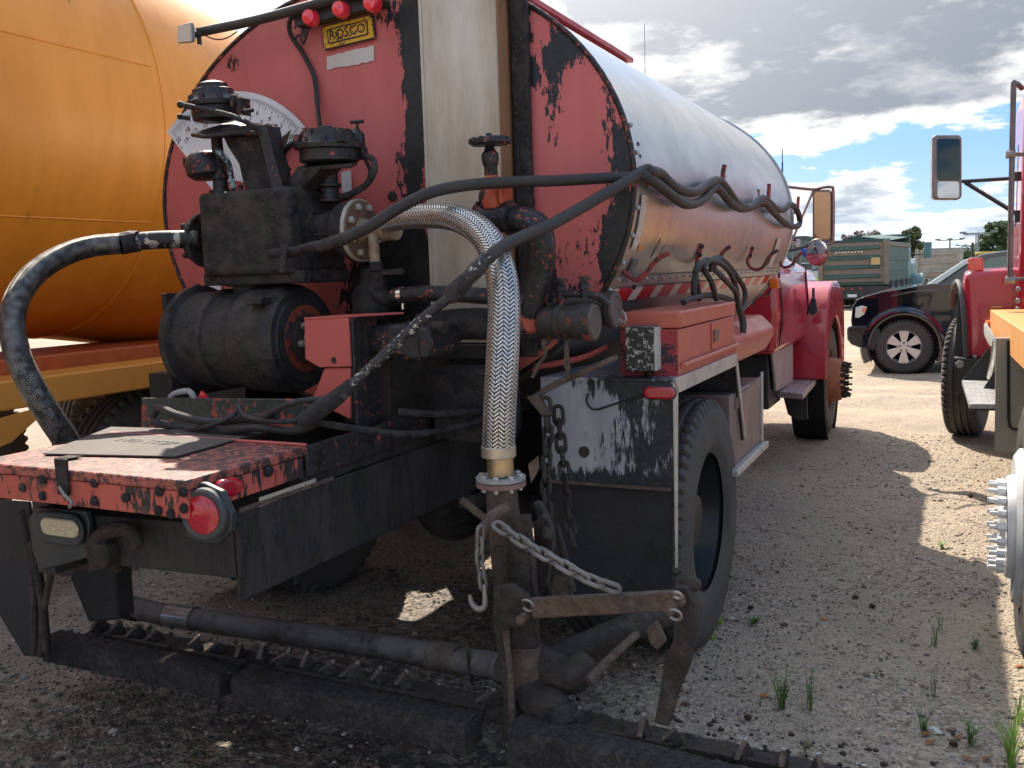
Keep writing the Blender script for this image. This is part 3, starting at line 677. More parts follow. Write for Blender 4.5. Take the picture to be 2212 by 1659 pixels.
yl = thing('yellow_machine', 'yellow roofed machine half hidden behind the black pickup', 'machine', (0, 0, 0))
YL = paint('machine_yellow', (.55, .38, .04), .5)
mb = MB(); mb.box((-.5, -1, 1.78), (.6, 1, 1.92)); build('roof', mb, YL, yl, .05); mb = MB(); mb.box((-.7, -.9, .7), (.7, .9, 1.3)); build('body', mb, YL, yl, .08)
for sx in (-1, 1):
    for sy in (-1, 1): mb = MB(); mb.cyl((sx*.45, sy*.8, 1.2), (sx*.45, sy*.8, 1.85), .04, seg=6); build('roof_post', mb, BLK, yl)
mb = MB(); mb.cyl((-.62, 0, 1.2), (-.62, 0, 2.35), .05, seg=8); build('exhaust', mb, BLK, yl)
for sx in (-1, 1): simple_wheel(yl, (sx, -.8, .6), .6, .4, (0, 1, 0)); simple_wheel(yl, (sx, .8, .6), .6, .4, (0, 1, 0))
pd = at(2135, 560, y=45); place(yl, (pd.x, 45, 0), 0)
ant = thing('radio_mast', 'tall thin radio mast behind the tank at the top of the picture', 'mast', (0, 0, 0))
pb = at(1393, 160, y=40); pt_ = at(1392, 50, y=40); mb = MB(); mb.cyl((pb.x, 40, 0), (pt_.x, 40, pt_.z), .035, .015, 6); build('rod', mb, STEEL, ant)

# ------------------------------------------------------------------ tyres in detail
def tyre_mb(r, wdt, c, axis, lugs=44, rib=4, seg_per=4):
    """truck tyre with circumferential ribs and shoulder lugs"""
    c = Vector(c); a = Vector(axis).normalized(); u = a.orthogonal().normalized(); v = a.cross(u)
    h = wdt/2; prof = [(-h*.80, r*.56, 0), (-h*.97, r*.62, 0), (-h*1.0, r*.72, 0), (-h*.97, r*.80, 0), (-h*1.0, r*.86, 0), (-h*.93, r*.935, 1), (-h*.84, r*.985, 2)]
    n = rib*2+1
    for i in range(n):
        t0 = -h*.80+(h*1.60)*i/n; t1 = -h*.80+(h*1.60)*(i+1)/n; e = (t1-t0)*.08
        if i % 2 == 0: prof += [(t0+e, r, 2 if i in (0, n-1) else 0), (t1-e, r, 2 if i in (0, n-1) else 0)]
        else: prof += [(t0+e, r*.972, 0), (t1-e, r*.972, 0)]
    prof += [(-t, rr, k) for t, rr, k in reversed(prof[:7])]
    N = lugs*seg_per; V = []
    for (t, rr, k) in prof:
        for i in range(N):
            q = 2*PI*i/N; r_ = rr
            if k and (i % seg_per) == 0: r_ = rr-(.030 if k == 2 else .012)
            V.append(c+a*t+u*math.cos(q)*r_+v*math.sin(q)*r_)
    m = len(prof); Fc = [(j*N+i, j*N+(i+1) % N, (j+1)*N+(i+1) % N, (j+1)*N+i) for j in range(m-1) for i in range(N)]
    mb = MB(); mb.add(V, Fc); return mb
def nut_mesh(r, h, mat, name='lug_nut', stud=0.):
    mb = MB(); mb.lathe([(0, r), (h, r), (h, r*.5), (h+stud, r*.5)] if stud else [(0, r), (h*.85, r), (h, r*.8)], (0, 0, 0), (0, 0, 1), 6 if not stud else 8)
    return mesh_of(name, mb, mat, 30)
TYRE = tarred('tyre_dusty', (.050, .047, .045), tar=(.014, .013, .013), base2=(.085, .078, .070), amount=.0, scale=9, rough=.72, bump=.3, sharp=.12, tar_rough=.5)

# ------------------------------------------------------------------ black pickup
SY = 14.5
def sp(px, py, dy=0.): return at(px, py, y=SY+dy)
wc = sp(1952.5, 749); WR = .395; wc.z = WR
sv = thing('pickup_suv', 'black crew cab pickup in profile facing left, its front wheel on sunny gravel', 'pickup', (wc.x, SY+.95, 0))
PB = flat('black_gloss', (.004, .006, .012), .06, coat=1.0)
PT = flat('black_plastic', (.018, .019, .021), .5)
arch = [(wc.x+math.cos(a)*.475, 0, wc.z+.01+math.sin(a)*.475) for a in np.linspace(R(200), R(-20), 18)]
top = [sp(a, b) for a, b in [(1838, 693), (1841, 664), (1851, 647), (1868, 640), (1905, 630), (1950, 623), (1985, 617), (2010, 613)]]
xr = wc.x+4.2; arch2 = [(wc.x+3.1+math.cos(a)*.475, 0, wc.z+.01+math.sin(a)*.475) for a in np.linspace(R(200), R(-20), 18)]
zb = .34; poly = [(p.x, p.z) for p in top]+[(xr, 1.12), (xr, .45)]+[(x, z) for x, _, z in reversed(arch2)]+[(wc.x+.60, zb)]+[(x, z) for x, _, z in reversed(arch)]+[(top[0].x+.28, .36), (top[0].x+.05, .45)]
mb = MB(); mb.prism([(x, SY, z) for x, z in poly], (0, 1.9, 0)); build('body', mb, PB, sv, .05, seg=3)
bp_ = [sp(a, b, -.02) for a, b in [(1829, 712), (1830, 733), (1838, 744), (1858, 752), (1888, 760), (1897, 745), (1903, 722), (1900, 708), (1866, 703), (1834, 703)]]
mb = MB(); mb.prism(bp_, (0, 1.94, 0)); build('front_bumper', mb, PT, sv, .03)
mb = MB(); mb.prism([sp(a, b, -.035) for a, b in [(1834, 708), (1834, 716), (1862, 719), (1875, 713), (1873, 708)]], (0, .03, 0)); build('bumper_groove', mb, flat('groove_dark', (.004, .004, .004), .6), sv)
mb = MB(); mb.prism([sp(a, b, -.012) for a, b in [(1847, 686), (1848, 664), (1862, 660), (1873, 663), (1867, 679), (1855, 687)]], (0, .2, 0)); build('headlight', mb, flat('headlamp_clear', (.55, .6, .6), .08, coat=1.), sv, .01)
mb = MB(); mb.prism([sp(a, b, -.018) for a, b in [(1862, 675), (1864, 664), (1871, 665), (1867, 676)]], (0, .1, 0)); build('turn_signal', mb, flat('signal_amber', (.7, .22, .08), .25), sv, .005)
fl_ = MB()
ar = [(.475, .56)]; A = np.linspace(R(205), R(-25), 24)
for rr, yy in ((.475, SY-.005), (.475, SY-.045), (.52, SY-.05), (.60, SY-.03), (.63, SY+.004)):
    pass
rings = [(.46, SY+.02), (.465, SY-.045), (.51, SY-.055), (.575, SY-.035), (.60, SY+.006)]
for base_x in (wc.x, wc.x+3.1):
    f2 = MB(); V = [(base_x+math.cos(a)*r_, y_, wc.z+math.sin(a)*r_) for r_, y_ in rings for a in A]; n = len(A)
    f2.add(V, [(j*n+i, j*n+i+1, (j+1)*n+i+1, (j+1)*n+i) for j in range(len(rings)-1) for i in range(n-1)]); build('wheel_arch', f2, PB, sv)
    iw = MB(); iw.lathe([(0, .02), (0, .47), (.55, .47), (.55, .02)], (base_x, SY+.08, wc.z), (0, 1, 0), 28); build('wheel_well', iw, flat('well_black', (.003, .003, .003), .9), sv)
# greenhouse
def gq(px, py, inset): return at(px, py, y=SY+inset)
ghp = [(2008, 615, .05), (2091, 563, .16), (2125, 548, .22), (2200, 537, .26)]
G0 = [gq(*g) for g in ghp]; xb = wc.x+2.9
G0 += [Vector((xb-.25, SY+.26, G0[-1].z-.03)), Vector((xb, SY+.08, 1.12)), Vector((G0[0].x, SY+.05, 1.05))]
G1 = [Vector((p.x, 2*(SY+.95)-p.y, p.z)) for p in G0]
m_ = MB(); n = len(G0); m_.add(G0+G1, [tuple(range(n-1, -1, -1)), tuple(range(n, 2*n))]+[(i, (i+1) % n, n+(i+1) % n, n+i) for i in range(n)]); build('cabin', m_, PB, sv, .03)
def sidewin(pts, name='side_window', mat=None):
    q = [gq(a, b, c) for a, b, c in pts]; mb = MB(); mb.slab(q, .012); return build(name, mb, mat or flat('tint_green', (.05, .09, .08), .05, coat=1.), sv)
sidewin([(2106, 582, .06), (2138, 558, .13), (2200, 549, .17), (2300, 546, .17), (2300, 580, .06)])
sidewin([(2003, 614, .0), (2083, 562, .10), (2100, 556, .13), (2092, 566, .11), (2024, 613, .0)], 'windscreen_edge', flat('screen_pale', (.42, .55, .54), .08, coat=1.))
q = [gq(2016, 612, .10), gq(2092, 565, .20), gq(2120, 550, .27)]; qq = [Vector((p.x-.03, p.y, p.z+.012)) for p in q]; q2 = [Vector((p.x, 2*(SY+.95)-p.y, p.z)) for p in qq]
mb = MB(); mb.add(qq+q2, [(0, 1, 4, 3), (1, 2, 5, 4)]); build('windscreen', mb, flat('tint_pale', (.25, .36, .34), .06, coat=1.), sv)
mb = MB(); mb.tube([gq(2092, 612, -.004), gq(2094, 640, -.006), gq(2082, 690, -.004), gq(2078, 740, .0)], .006, 6); build('door_seam', mb, flat('groove_dark', (.004, .004, .004), .6), sv)
mb = MB(); mb.tube([gq(1925, 640, -.0), gq(1990, 628, -.006), gq(2060, 630, -.006), gq(2110, 645, -.0)], .008, 6); build('body_crease', mb, PB, sv)
wr = bpy.data.objects.new('wheel', None)
def alloy_wheel(cx):
    W_ = build('wheel', tyre_mb(WR, .25, (cx, SY+.10, WR), (0, 1, 0), 48, 3, 3), RUB, sv)
    al = flat('alloy', (.62, .61, .60), .32, .75)
    m = MB(); m.lathe([(.0, .235), (-.012, .245), (-.02, .235), (.02, .215), (.12, .205)], (cx, SY+.0, WR), (0, 1, 0), 36, cap=False); build('rim', m, al, W_)
    m = MB(); m.lathe([(.06, .0), (.06, .215)], (cx, SY, WR), (0, 1, 0), 24); build('brake', m, flat('brake_dark', (.03, .03, .03), .6, .5), W_)
    for k in range(6):
        a = k*PI/3+PI/2; d = Vector((math.cos(a), 0, math.sin(a))); s_ = Vector((-d.z, 0, d.x)); o_ = Vector((cx, SY-.005, WR)); sp_ = MB()
        sp_.hexa([o_+d*.05-s_*.030, o_+d*.05+s_*.030, o_+d*.05+s_*.03+Vector((0, .04, 0)), o_+d*.05-s_*.03+Vector((0, .04, 0)), o_+d*.232-s_*.075, o_+d*.232+s_*.075, o_+d*.232+s_*.075+Vector((0, .04, 0)), o_+d*.232-s_*.075+Vector((0, .04, 0))]); build('spoke', sp_, al, W_, .008)
    m = MB(); m.lathe([(-.012, .0), (-.012, .075), (.03, .10)], (cx, SY, WR), (0, 1, 0), 20); build('hub', m, al, W_)
    nm = nut_mesh(.014, .012, flat('nut_dark', (.12, .12, .12), .4, .6))
    for k in range(5):
        a = k*2*PI/5+.3; inst(nm, W_, (cx+math.cos(a)*.057, SY-.014, WR+math.sin(a)*.057), qto((0, -1, 0)), 'wheel_nut')
alloy_wheel(wc.x); alloy_wheel(wc.x+3.1)
for cx in (wc.x, wc.x+3.1): build('wheel', tyre_mb(WR, .25, (cx, SY+1.8, WR), (0, 1, 0), 30, 3, 2), RUB, sv)
mb = MB(); mb.box((wc.x+.3, SY+.15, .22), (wc.x+3.9, SY+1.75, .42)); build('underbody', mb, PT, sv)
mb = MB(); mb.cyl((wc.x-.42, SY+.15, .28), (wc.x-.42, SY+.19, .28), .05, seg=10); build('tow_eye', mb, STEEL, sv)
mb = MB(); mb.tube([gq(1990, 618, .3), gq(1996, 612, .3), gq(2006, 612, .5)], .01, 6); build('wiper', mb, PT, sv)

# ------------------------------------------------------------------ orange drum truck
OR_ = tarred('drum_orange', (.80, .295, .030), tar=(.30, .10, .02), base2=(.70, .245, .022), amount=-.055, scale=6, streak=.22, rough=.42, bump=.12, sharp=.03, tar_rough=.6,
             blobs=[((-4.3, 3.2, 2.6), (.6, .10, 1.3), .16), ((-4.3, 3.5, 3.0), (.5, .05, .9), .15), ((-4.2, 2.4, 2.0), (.5, .04, .5), .14)])
OB = tarred('beam_orange', (.74, .31, .05), tar=(.18, .11, .08), base2=(.68, .28, .05), amount=-.02, scale=5, rough=.6, bump=.2, sharp=.06, tar_rough=.6)
ORD = paint('beam_red', (.50, .11, .03), .5)
DX, DZ, DR = -5.3, 2.574, 1.255
ot = thing('drum_truck', 'truck with a huge orange drum tank left of the red tank truck', 'truck', (DX, 3, 0))
r6 = at(470, 130, y=6.0).z-DZ-.02
mb = MB(); prof = [(-6, .3), (-5.9, 1.0), (-5.0, DR)]+[(t, DR) for t in np.linspace(-4.6, 0, 10)]
mb.lathe(prof, (DX, 4, DZ), (0, 1, 0), 72); build('drum_rear', mb, OR_, ot, angle=50)
mb = MB(); mb.lathe([(0, DR-.003), (.02, DR-.003), (1.0, 1.245), (2.0, 1.20), (3.4, 1.10), (5.0, .85), (5.02, .02)], (DX, 4, DZ), (0, 1, 0), 72); mb.v = [Vector((p.x, p.y, p.z-.165*(p.y-4))) for p in mb.v]; build('drum_front', mb, OR_, ot, angle=50)
def ring(y, r, th): m = MB(); m.lathe([(-th, r-.002), (-th*.6, r+.006), (th*.6, r+.006), (th, r-.002)], (DX, y, DZ), (0, 1, 0), 72, cap=False); return m
build('weld_seam', ring(4.0, DR, .012), OR_, ot)
for ang in (38, 12, -28):
    a = R(ang); m = MB(); m.tube([(DX+math.cos(a)*DR, y_, DZ+math.sin(a)*DR) for y_ in np.linspace(.2, 3.95, 8)], .004, 6, 1); build('weld_seam', m, OR_, ot)
bx = -4.1
f0, f1 = at(0, 900, x=bx), at(385, 820, x=bx); zt0 = at(200, 800, x=bx).z; zb0 = at(200, 858, x=bx).z
mb = MB(); mb.box((bx-.30, .6, zb0), (bx, 9.5, zt0)); build('frame_beam', mb, OB, ot, .008)
mb = MB(); mb.prism([at(0, 905, x=bx+.006), at(118, 872, x=bx+.006), at(25, 955, x=bx+.006), at(-60, 990, x=bx+.006)], (-.02, 0, 0)); build('gusset_plate', mb, OB, ot)
mb = MB(); mb.box((bx-1.9, .6, zb0-.15), (bx-1.6, 9.5, zt0)); build('frame_beam', mb, OB, ot, .008)
mb = MB(); mb.box((bx-1.1, 1.2, zt0-.06), (bx-.45, 9, zt0+.07)); build('drum_cradle', mb, ORD, ot, .01)
mb = MB(); mb.box((bx-1.5, 5.0, .7), (bx-.5, 9.0, .95)); build('chassis', mb, BLK, ot)
for yy in (3.95, 5.35):
    for xx in (bx-.25, bx-2.1): build('wheel', tyre_mb(.52, .28, (xx, yy, .52), (1, 0, 0), 48, 4, 3), TYRE, ot)
build('wheel', tyre_mb(.52, .28, (bx-.25, 9.8, .52), (1, 0, 0), 40, 4, 2), TYRE, ot)
mb = MB(); mb.box((bx-1.95, 9.0, .8), (bx-.1, 11.2, 2.6)); build('cab', mb, ORD, ot, .1)
mb = MB(); mb.tube([at(105, 880, x=bx+.03), at(112, 940, x=bx+.03), at(118, 990, x=bx+.03)], .006, 6); build('cable', mb, BLK, ot)
mb = MB(); mb.cyl(at(268, 1238, y=3.2), at(268, 1238, y=3.2)+Vector((-.3, .0, 0)), .05, seg=12); build('pipe', mb, BLK, ot)

# ------------------------------------------------------------------ red truck at the right edge
RP = paint('cherry_paint', (.44, .022, .045), .28, col2=(.40, .02, .04), scale=2, coat=.7)
ALU = paint('aluminium', (.52, .51, .48), .42, metal=.55, scale=8, bump=.08)
rt = thing('flatbed_truck', 'cherry red truck with orange deck cut off by the right edge of the picture', 'truck', (1.4, 8, 0))
yw = 9.55; xo = at(2047, 800, y=yw).x
W1 = build('wheel', tyre_mb(.54, .30, (0, 0, 0), (1, 0, 0), 56, 4, 4), TYRE, rt)
# turned slightly to steer
W1.data.transform(Matrix.Translation(Vector(rt['_loc'])))
W1.rotation_euler = (0, 0, R(-9)); W1.location = Vector((xo+.17, yw, .54))-Vector(rt['_loc'])
m = MB(); m.lathe([(-.10, .001), (-.10, .16), (.0, .20), (.0, .30), (-.12, .31)], Vector(rt['_loc'])*0, (1, 0, 0), 24)
rim_me = mesh_of('rim', m, ALU); rim = bpy.data.objects.new('rim', rim_me); C.objects.link(rim); rim.parent = W1
def fr(px, py, y=8.95): return at(px, py, y=y)
fe = [fr(2081, 606), fr(2085, 594), fr(2095, 587), fr(2140, 583), fr(2215, 578), fr(2300, 574), fr(2300, 790), fr(2088, 775)]
mb = MB(); mb.prism(fe, (0, 1.7, 0)); build('fender', mb, RP, rt, .05, seg=4)
wl = [fr(2081, 600, 8.97), fr(2068, 612, 8.97), fr(2059, 640, 8.97), fr(2056, 668, 8.97), fr(2064, 668, 8.98), fr(2069, 640, 8.98), fr(2076, 622, 8.98)]
ms = MB(); pth = [fr(2086, 776), fr(2084, 700), fr(2080, 650), fr(2077, 615), fr(2086, 596)]
out = [at(2070, 777, y=8.9), at(2078, 720, y=9.0), at(2073, 650, y=9.1), at(2064, 612, y=9.3), at(2062, 640, y=9.7), at(2056, 690, y=10.0)]
ms.tube([at(2088, 770, y=8.93), at(2083, 690, y=8.93), at(2077, 630, y=9.0), at(2068, 608, y=9.2), at(2058, 625, y=9.6), at(2056, 665, y=9.9)], .022, 10); build('fender_lip', ms, paint('rubber_grey', (.07, .07, .07), .6), rt)
mb = MB(); mb.prism([at(2060, 785, y=9.05), at(2092, 785, y=9.05), at(2086, 620, y=9.05), at(2072, 620, y=9.05)], (0, .5, 0)); build('wheel_liner', mb, BLK, rt)
mb = MB(); mb.prism([fr(2062, 772, 8.9), fr(2150, 778, 8.9), fr(2150, 850, 8.9), fr(2062, 850, 8.9)], (0, .15, 0)); build('splash_plate', mb, BLK, rt, .01)
bm = nut_mesh(.028, .02, STEEL, 'bolt'); inst(bm, rt, at(2073, 787, y=8.88), qto((0, -1, 0)), 'bolt', (1.3,)*3); inst(bm, rt, at(2106, 770, y=8.93), qto((0, -1, 0)), 'bolt', (.7,)*3)
# step with chequer plate and bracket
def dplate(name, col, rough=.4, metal=.6, sc_=1., tarm=0.):
    m, t, b = base_mat(name); g = t.n('ShaderNodeNewGeometry'); v = g.outputs['Position']
    r1 = t.mapping(v, scale=(38*sc_, 38*sc_, 38*sc_), rot=(0, 0, R(45))); s_ = t.n('ShaderNodeSeparateXYZ'); t.l(r1, s_.inputs[0])
    fx = t.math('FRACT', s_.outputs[0]); fy = t.math('FRACT', s_.outputs[1]); ck = t.n('ShaderNodeTexChecker'); t.l(r1, ck.inputs[0]); ck.inputs['Scale'].default_value = 1.
    ax = t.math('ABSOLUTE', t.math('SUBTRACT', fx, .5)); ay = t.math('ABSOLUTE', t.math('SUBTRACT', fy, .5))
    def bar(a_, b_): return t.ss(t.math('ADD', t.math('POWER', t.math('MULTIPLY', a_, 2.1), 2.), t.math('POWER', t.math('MULTIPLY', b_, 6.), 2.)), 1., .55)
    h = t.math('ADD', t.math('MULTIPLY', ck.outputs['Fac'], bar(ax, ay)), t.math('MULTIPLY', t.math('SUBTRACT', 1., ck.outputs['Fac']), bar(ay, ax)))
    n = t.noise(v, 9, 7, .7); c = t.mix(t.ss(n, .35, .65), col, tuple(x*.6 for x in col))
    if tarm:
        k = t.ss(t.math('SUBTRACT', t.noise(v, 26, 7, .72), t.math('MULTIPLY', h, .05)), .62-tarm, .66-tarm); c = t.mix(t.math('MULTIPLY', k, .9), c, (.03, .022, .02))
    t.l(c, b.inputs['Base Color']); b.inputs['Metallic'].default_value = metal; b.inputs['Roughness'].default_value = rough
    bp = t.n('ShaderNodeBump'); bp.inputs['Strength'].default_value = .8; bp.inputs['Distance'].default_value = .004; t.l(h, bp.inputs['Height']); t.l(bp.outputs[0], b.inputs['Normal']); return m
DP = dplate('chequer_alu', (.5, .5, .5))
zs = at(2110, 830, y=8.0).z
st0 = [at(2078, 821, z=zs), at(2140, 823, z=zs), at(2165, 873, z=zs), at(2094, 873, z=zs)]
mb = MB(); mb.prism(st0, (0, 0, -.03)); build('step_tread', mb, DP, rt)
mb = MB(); mb.slab([at(2094, 887, y=7.75), at(2150, 887, y=7.75), at(2150, 798, y=7.75)], .012); build('step_bracket', mb, BLK, rt)
mb = MB(); mb.slab([at(2078, 822, y=8.35), at(2150, 824, y=8.35), at(2137, 750, y=8.35)], .012); build('step_bracket', mb, BLK, rt)
mb = MB(); mb.slab([at(2126, 703, y=8.2), at(2132, 702, y=8.2), at(2152, 735, y=7.6), at(2152, 748, y=7.6), at(2136, 742, y=7.9), at(2126, 722, y=8.2)], .03); build('step_rail', mb, ALU, rt)
mb = MB(); mb.tube([at(2152, 735, y=7.6), at(2147, 775, y=7.8), at(2139, 815, y=8.1)], .025, 8); build('grab_strut', mb, ALU, rt)
GP = tarred('grey_panel_paint', (.30, .29, .25), tar=(.05, .045, .04), amount=-.13, scale=18, streak=.4, rough=.5, bump=.1, metal=.2, sharp=.02)
Yp = 6.9
mb = MB(); mb.prism([at(2151, 730, y=Yp), at(2340, 730, y=Yp), at(2340, 980, y=Yp), at(2149, 977, y=Yp)], (0, .05, 0)); build('skirt_panel', mb, GP, rt, .006)
mb = MB(); mb.slab([at(2182, 735, y=Yp-.02), at(2340, 735, y=Yp-.02), at(2340, 918, y=Yp-.02), at(2190, 924, y=Yp-.02), at(2183, 915, y=Yp-.02)], .03); build('skirt_inset', mb, GP, rt, .008)
mb = MB(); mb.tube([at(2178, 735, y=Yp-.012), at(2178, 905, y=Yp-.012), at(2181, 923, y=Yp-.012), at(2190, 928, y=Yp-.012), at(2340, 928, y=Yp-.012)], .008, 6, 1); build('panel_gasket', mb, BLK, rt)
OP = tarred('deck_orange', (.62, .30, .09), tar=(.22, .08, .02), base2=(.56, .26, .08), amount=-.10, scale=10, rough=.5, bump=.15, tar_rough=.7)
zt_ = 1.2; Fp = at(2139, 669, z=zt_); Np = at(2212, 716, z=zt_); dN = (Np-Fp); Fr = Fp+Vector((2.2, .25, 0))
Nn = Fp+dN*1.4; mb = MB(); mb.prism([Fp, Nn, Nn+Vector((2.2, 0, 0)), Fr], (0, 0, -.215)); build('deck', mb, OP, rt, .006)
for px, py in ((2142, 700), ): 
    m = MB(); c = at(px, py, z=1.08); m.cyl(c-Vector((.04, .02, 0)), c+Vector((.02, .0, 0)), .035, seg=14); build('marker_lamp', m, flat('amber_lens', (.8, .16, .01), .2, coat=1.), rt)
m = MB(); m.box(at(2150, 665, z=1.205)-Vector((.03, .03, 0)), at(2150, 665, z=1.205)+Vector((.05, .04, .015))); build('deck_bracket', m, OP, rt)
# near rear wheel with long studs
yn = 4.2; xn = at(2192, 1062, y=yn).x
W2 = build('wheel', tyre_mb(.53, .28, (xn+.16, yn, .53), (1, 0, 0), 56, 4, 4), TYRE, rt)
hubm = paint('hub_white', (.62, .62, .62), .5, metal=.1, col2=(.45, .45, .44), scale=14)
m = MB(); m.lathe([(-.055, .001), (-.055, .10), (-.035, .12), (-.03, .205), (.0, .215), (.06, .22)], (xn, yn, .53), (1, 0, 0), 40); build('hub', m, hubm, W2)
m = MB(); m.lathe([(.0, .22), (-.005, .29), (.015, .32), (.05, .325)], (xn, yn, .53), (1, 0, 0), 40, cap=False); build('rim', m, hubm, W2)
nm = nut_mesh(.019, .03, hubm, 'wheel_nut', .028)
for k in range(20):
    a = 2*PI*k/20+.1; inst(nm, W2, (xn-.035, yn+math.cos(a)*.175, .53+math.sin(a)*.175), qto((-1, 0, 0)), 'wheel_nut')
build('wheel', tyre_mb(.53, .28, (xn+.48, yn, .53), (1, 0, 0), 40, 4, 2), TYRE, rt)
mb = MB(); mb.box((1.2, 2.2, .75), (1.5, 10.5, 1.0)); mb.box((2.1, 2.2, .75), (2.4, 10.5, 1.0)); build('chassis', mb, BLK, rt)
# cab, mirror, grab rail, lamp
xc = at(2206, 400, y=8.8).x
mb = MB(); mb.box((xc, 8.75, 1.0), (xc+2.1, 10.6, 3.0)); build('cab', mb, RP, rt, .06)
mb = MB(); mb.box((xc-.004, 9.4, 1.9), (xc+.02, 10.3, 2.6)); build('cab_window', mb, GLASS, rt)
build('grab_rail', MB().tube([at(2182, 612, y=8.6), at(2182, 560, y=8.6), at(2185, 400, y=8.6), at(2189, 200, y=8.6), at(2191, 182, y=8.6), at(2198, 182, y=8.65), at(2207, 190, y=8.75)], .022, 10), paint('rail_brown', (.16, .13, .12), .35, metal=.5), rt)
for a, b in ((at(2183, 333, y=8.6), at(2212, 333, y=8.78)), (at(2182, 605, y=8.6), at(2212, 602, y=8.78))):
    build('rail_clamp', MB().cyl(a, b, .018, seg=8).cyl(a-Vector((.035, 0, 0)), a+Vector((.035, 0, 0)), .034, seg=10), STEEL, rt)
ym = 8.9
def rrect(x0, y0, x1, y1, r, y, n=5):
    pts = []
    for cx_, cy_, a0 in ((x1-r, y0+r, -90), (x1-r, y1-r, 0), (x0+r, y1-r, 90), (x0+r, y0+r, 180)):
        for k in range(n+1): a = R(a0+90*k/n); pts.append(at(cx_+math.cos(a)*r, cy_+math.sin(a)*r, y=y))
    return pts
mb = MB(); mb.prism(rrect(2014, 291, 2078, 431, 10, ym), (-.02, .12, 0)); mo = build('mirror', mb, paint('mirror_brown', (.20, .17, .16), .4, coat=.4), rt, .015)
MIR = flat('mirror_glass', (.45, .45, .45), .02, 1.)
MGD = flat('mirror_dark_reflection', (.05, .06, .06), .04, 1.)  # glass colour darkened to imitate a dark reflection
build('mirror_glass', MB().prism(rrect(2024, 300, 2074, 389, 6, ym-.006), (0, .006, 0)), MGD, mo)
build('convex_glass', MB().prism(rrect(2025, 392, 2072, 428, 6, ym-.006), (0, .006, 0)), MIR, mo)
build('mirror_arm', MB().cyl(at(2078, 392, y=ym+.05), at(2206, 384, y=ym), .016, seg=8), BLK, rt); build('mirror_brace', MB().cyl(at(2085, 394, y=ym+.05), at(2206, 468, y=ym), .018, seg=8), BLK, rt)
build('arm_bracket', MB().box(at(2192, 372, y=ym)-Vector((0, .03, .0)), at(2210, 390, y=ym)+Vector((.0, .03, .0))), BLK, rt); build('arm_bracket', MB().box(at(2192, 455, y=ym)-Vector((0, .03, .0)), at(2210, 480, y=ym)+Vector((.0, .03, .0))), BLK, rt)
mb = MB(); mb.prism(rrect(2091, 557, 2124, 585, 5, 9.0), (0, .10, 0)); build('turn_lamp', mb, flat('lens_redorange', (.75, .06, .02), .25, coat=1.), rt, .008)
for px, py in ((2201, 625), (2200, 650), (2199, 668)): inst(bm, rt, at(px, py, y=8.7), qto((-1, -.6, 0)), 'bolt', (.9,)*3)

# ================================================================== the red tank truck
TT = thing('tank_truck', 'red asphalt tank truck with silver tank, its tar blackened rear end facing the viewer', 'tank truck', (-2.22, 5, 0))
YH = 3.3; TCX, TCZ, TA, TB_ = -2.227, 1.951, 1.150, .882; YF = 6.9
def H(px, py, dy=0.): return at(px, py, y=YH-dy)
def B_(px, py, r, s, y=YH): c = at(px, py, y=y); return (tuple(c), r, s)
TARB = (.010, .0095, .010)
REDH = tarred('head_red', (.55, .135, .125), tar=TARB, base2=(.47, .11, .105), amount=-.092, scale=34, streak=.32, rough=.5, bump=.25, sharp=.010, speck=.0, blobs=[
    B_(898, 270, (.075, .5, .75), .42), B_(888, 60, (.13, .5, .40), .24), B_(870, 400, (.10, .5, .40), .22), B_(905, 120, (.05, .5, .5), .3), B_(1110, 250, (.06, .5, .95), .55), B_(1143, 430, (.05, .5, .5), .40), B_(1125, 20, (.08, .5, .45), .45), B_(1150, 165, (.06, .5, .10), .35),
    B_(1225, 100, (.18, .5, .26), .235), B_(1195, 230, (.09, .5, .34), .22), B_(1320, 280, (.09, .5, .55), .21), B_(1352, 420, (.06, .5, .5), .34), B_(1335, 560, (.11, .5, .3), .27), B_(1270, 560, (.34, .5, .34), .165), B_(1265, 90, (.22, .5, .14), .16),
    B_(860, 640, (.44, .5, .42), .62), B_(1050, 640, (.42, .5, .40), .62), B_(660, 60, (.16, .5, .12), .20), B_(505, 140, (.11, .5, .10), .25), B_(440, 190, (.1, .5, .12), .20), B_(1165, 640, (.12, .5, .35), .40), B_(830, 40, (.14, .5, .14), .20), B_(360, 460, (.035, .5, .5), .22)])
ell = lambda a, k=1., y=YH: (TCX+math.cos(a)*TA*k, y, TCZ+math.sin(a)*TB_*k)
N = 96; mb = MB(); V = []
for k, y in ((1., YH+.05), (1., YH), (.97, YH-.012), (.0, YH-.012)):
    V += [ell(2*PI*i/N, k, y) for i in range(N)]
mb.add(V, [(j*N+(i+1) % N, j*N+i, (j+1)*N+i, (j+1)*N+(i+1) % N) for j in range(3) for i in range(N)])
build('tank_head', mb, REDH, TT, angle=60)
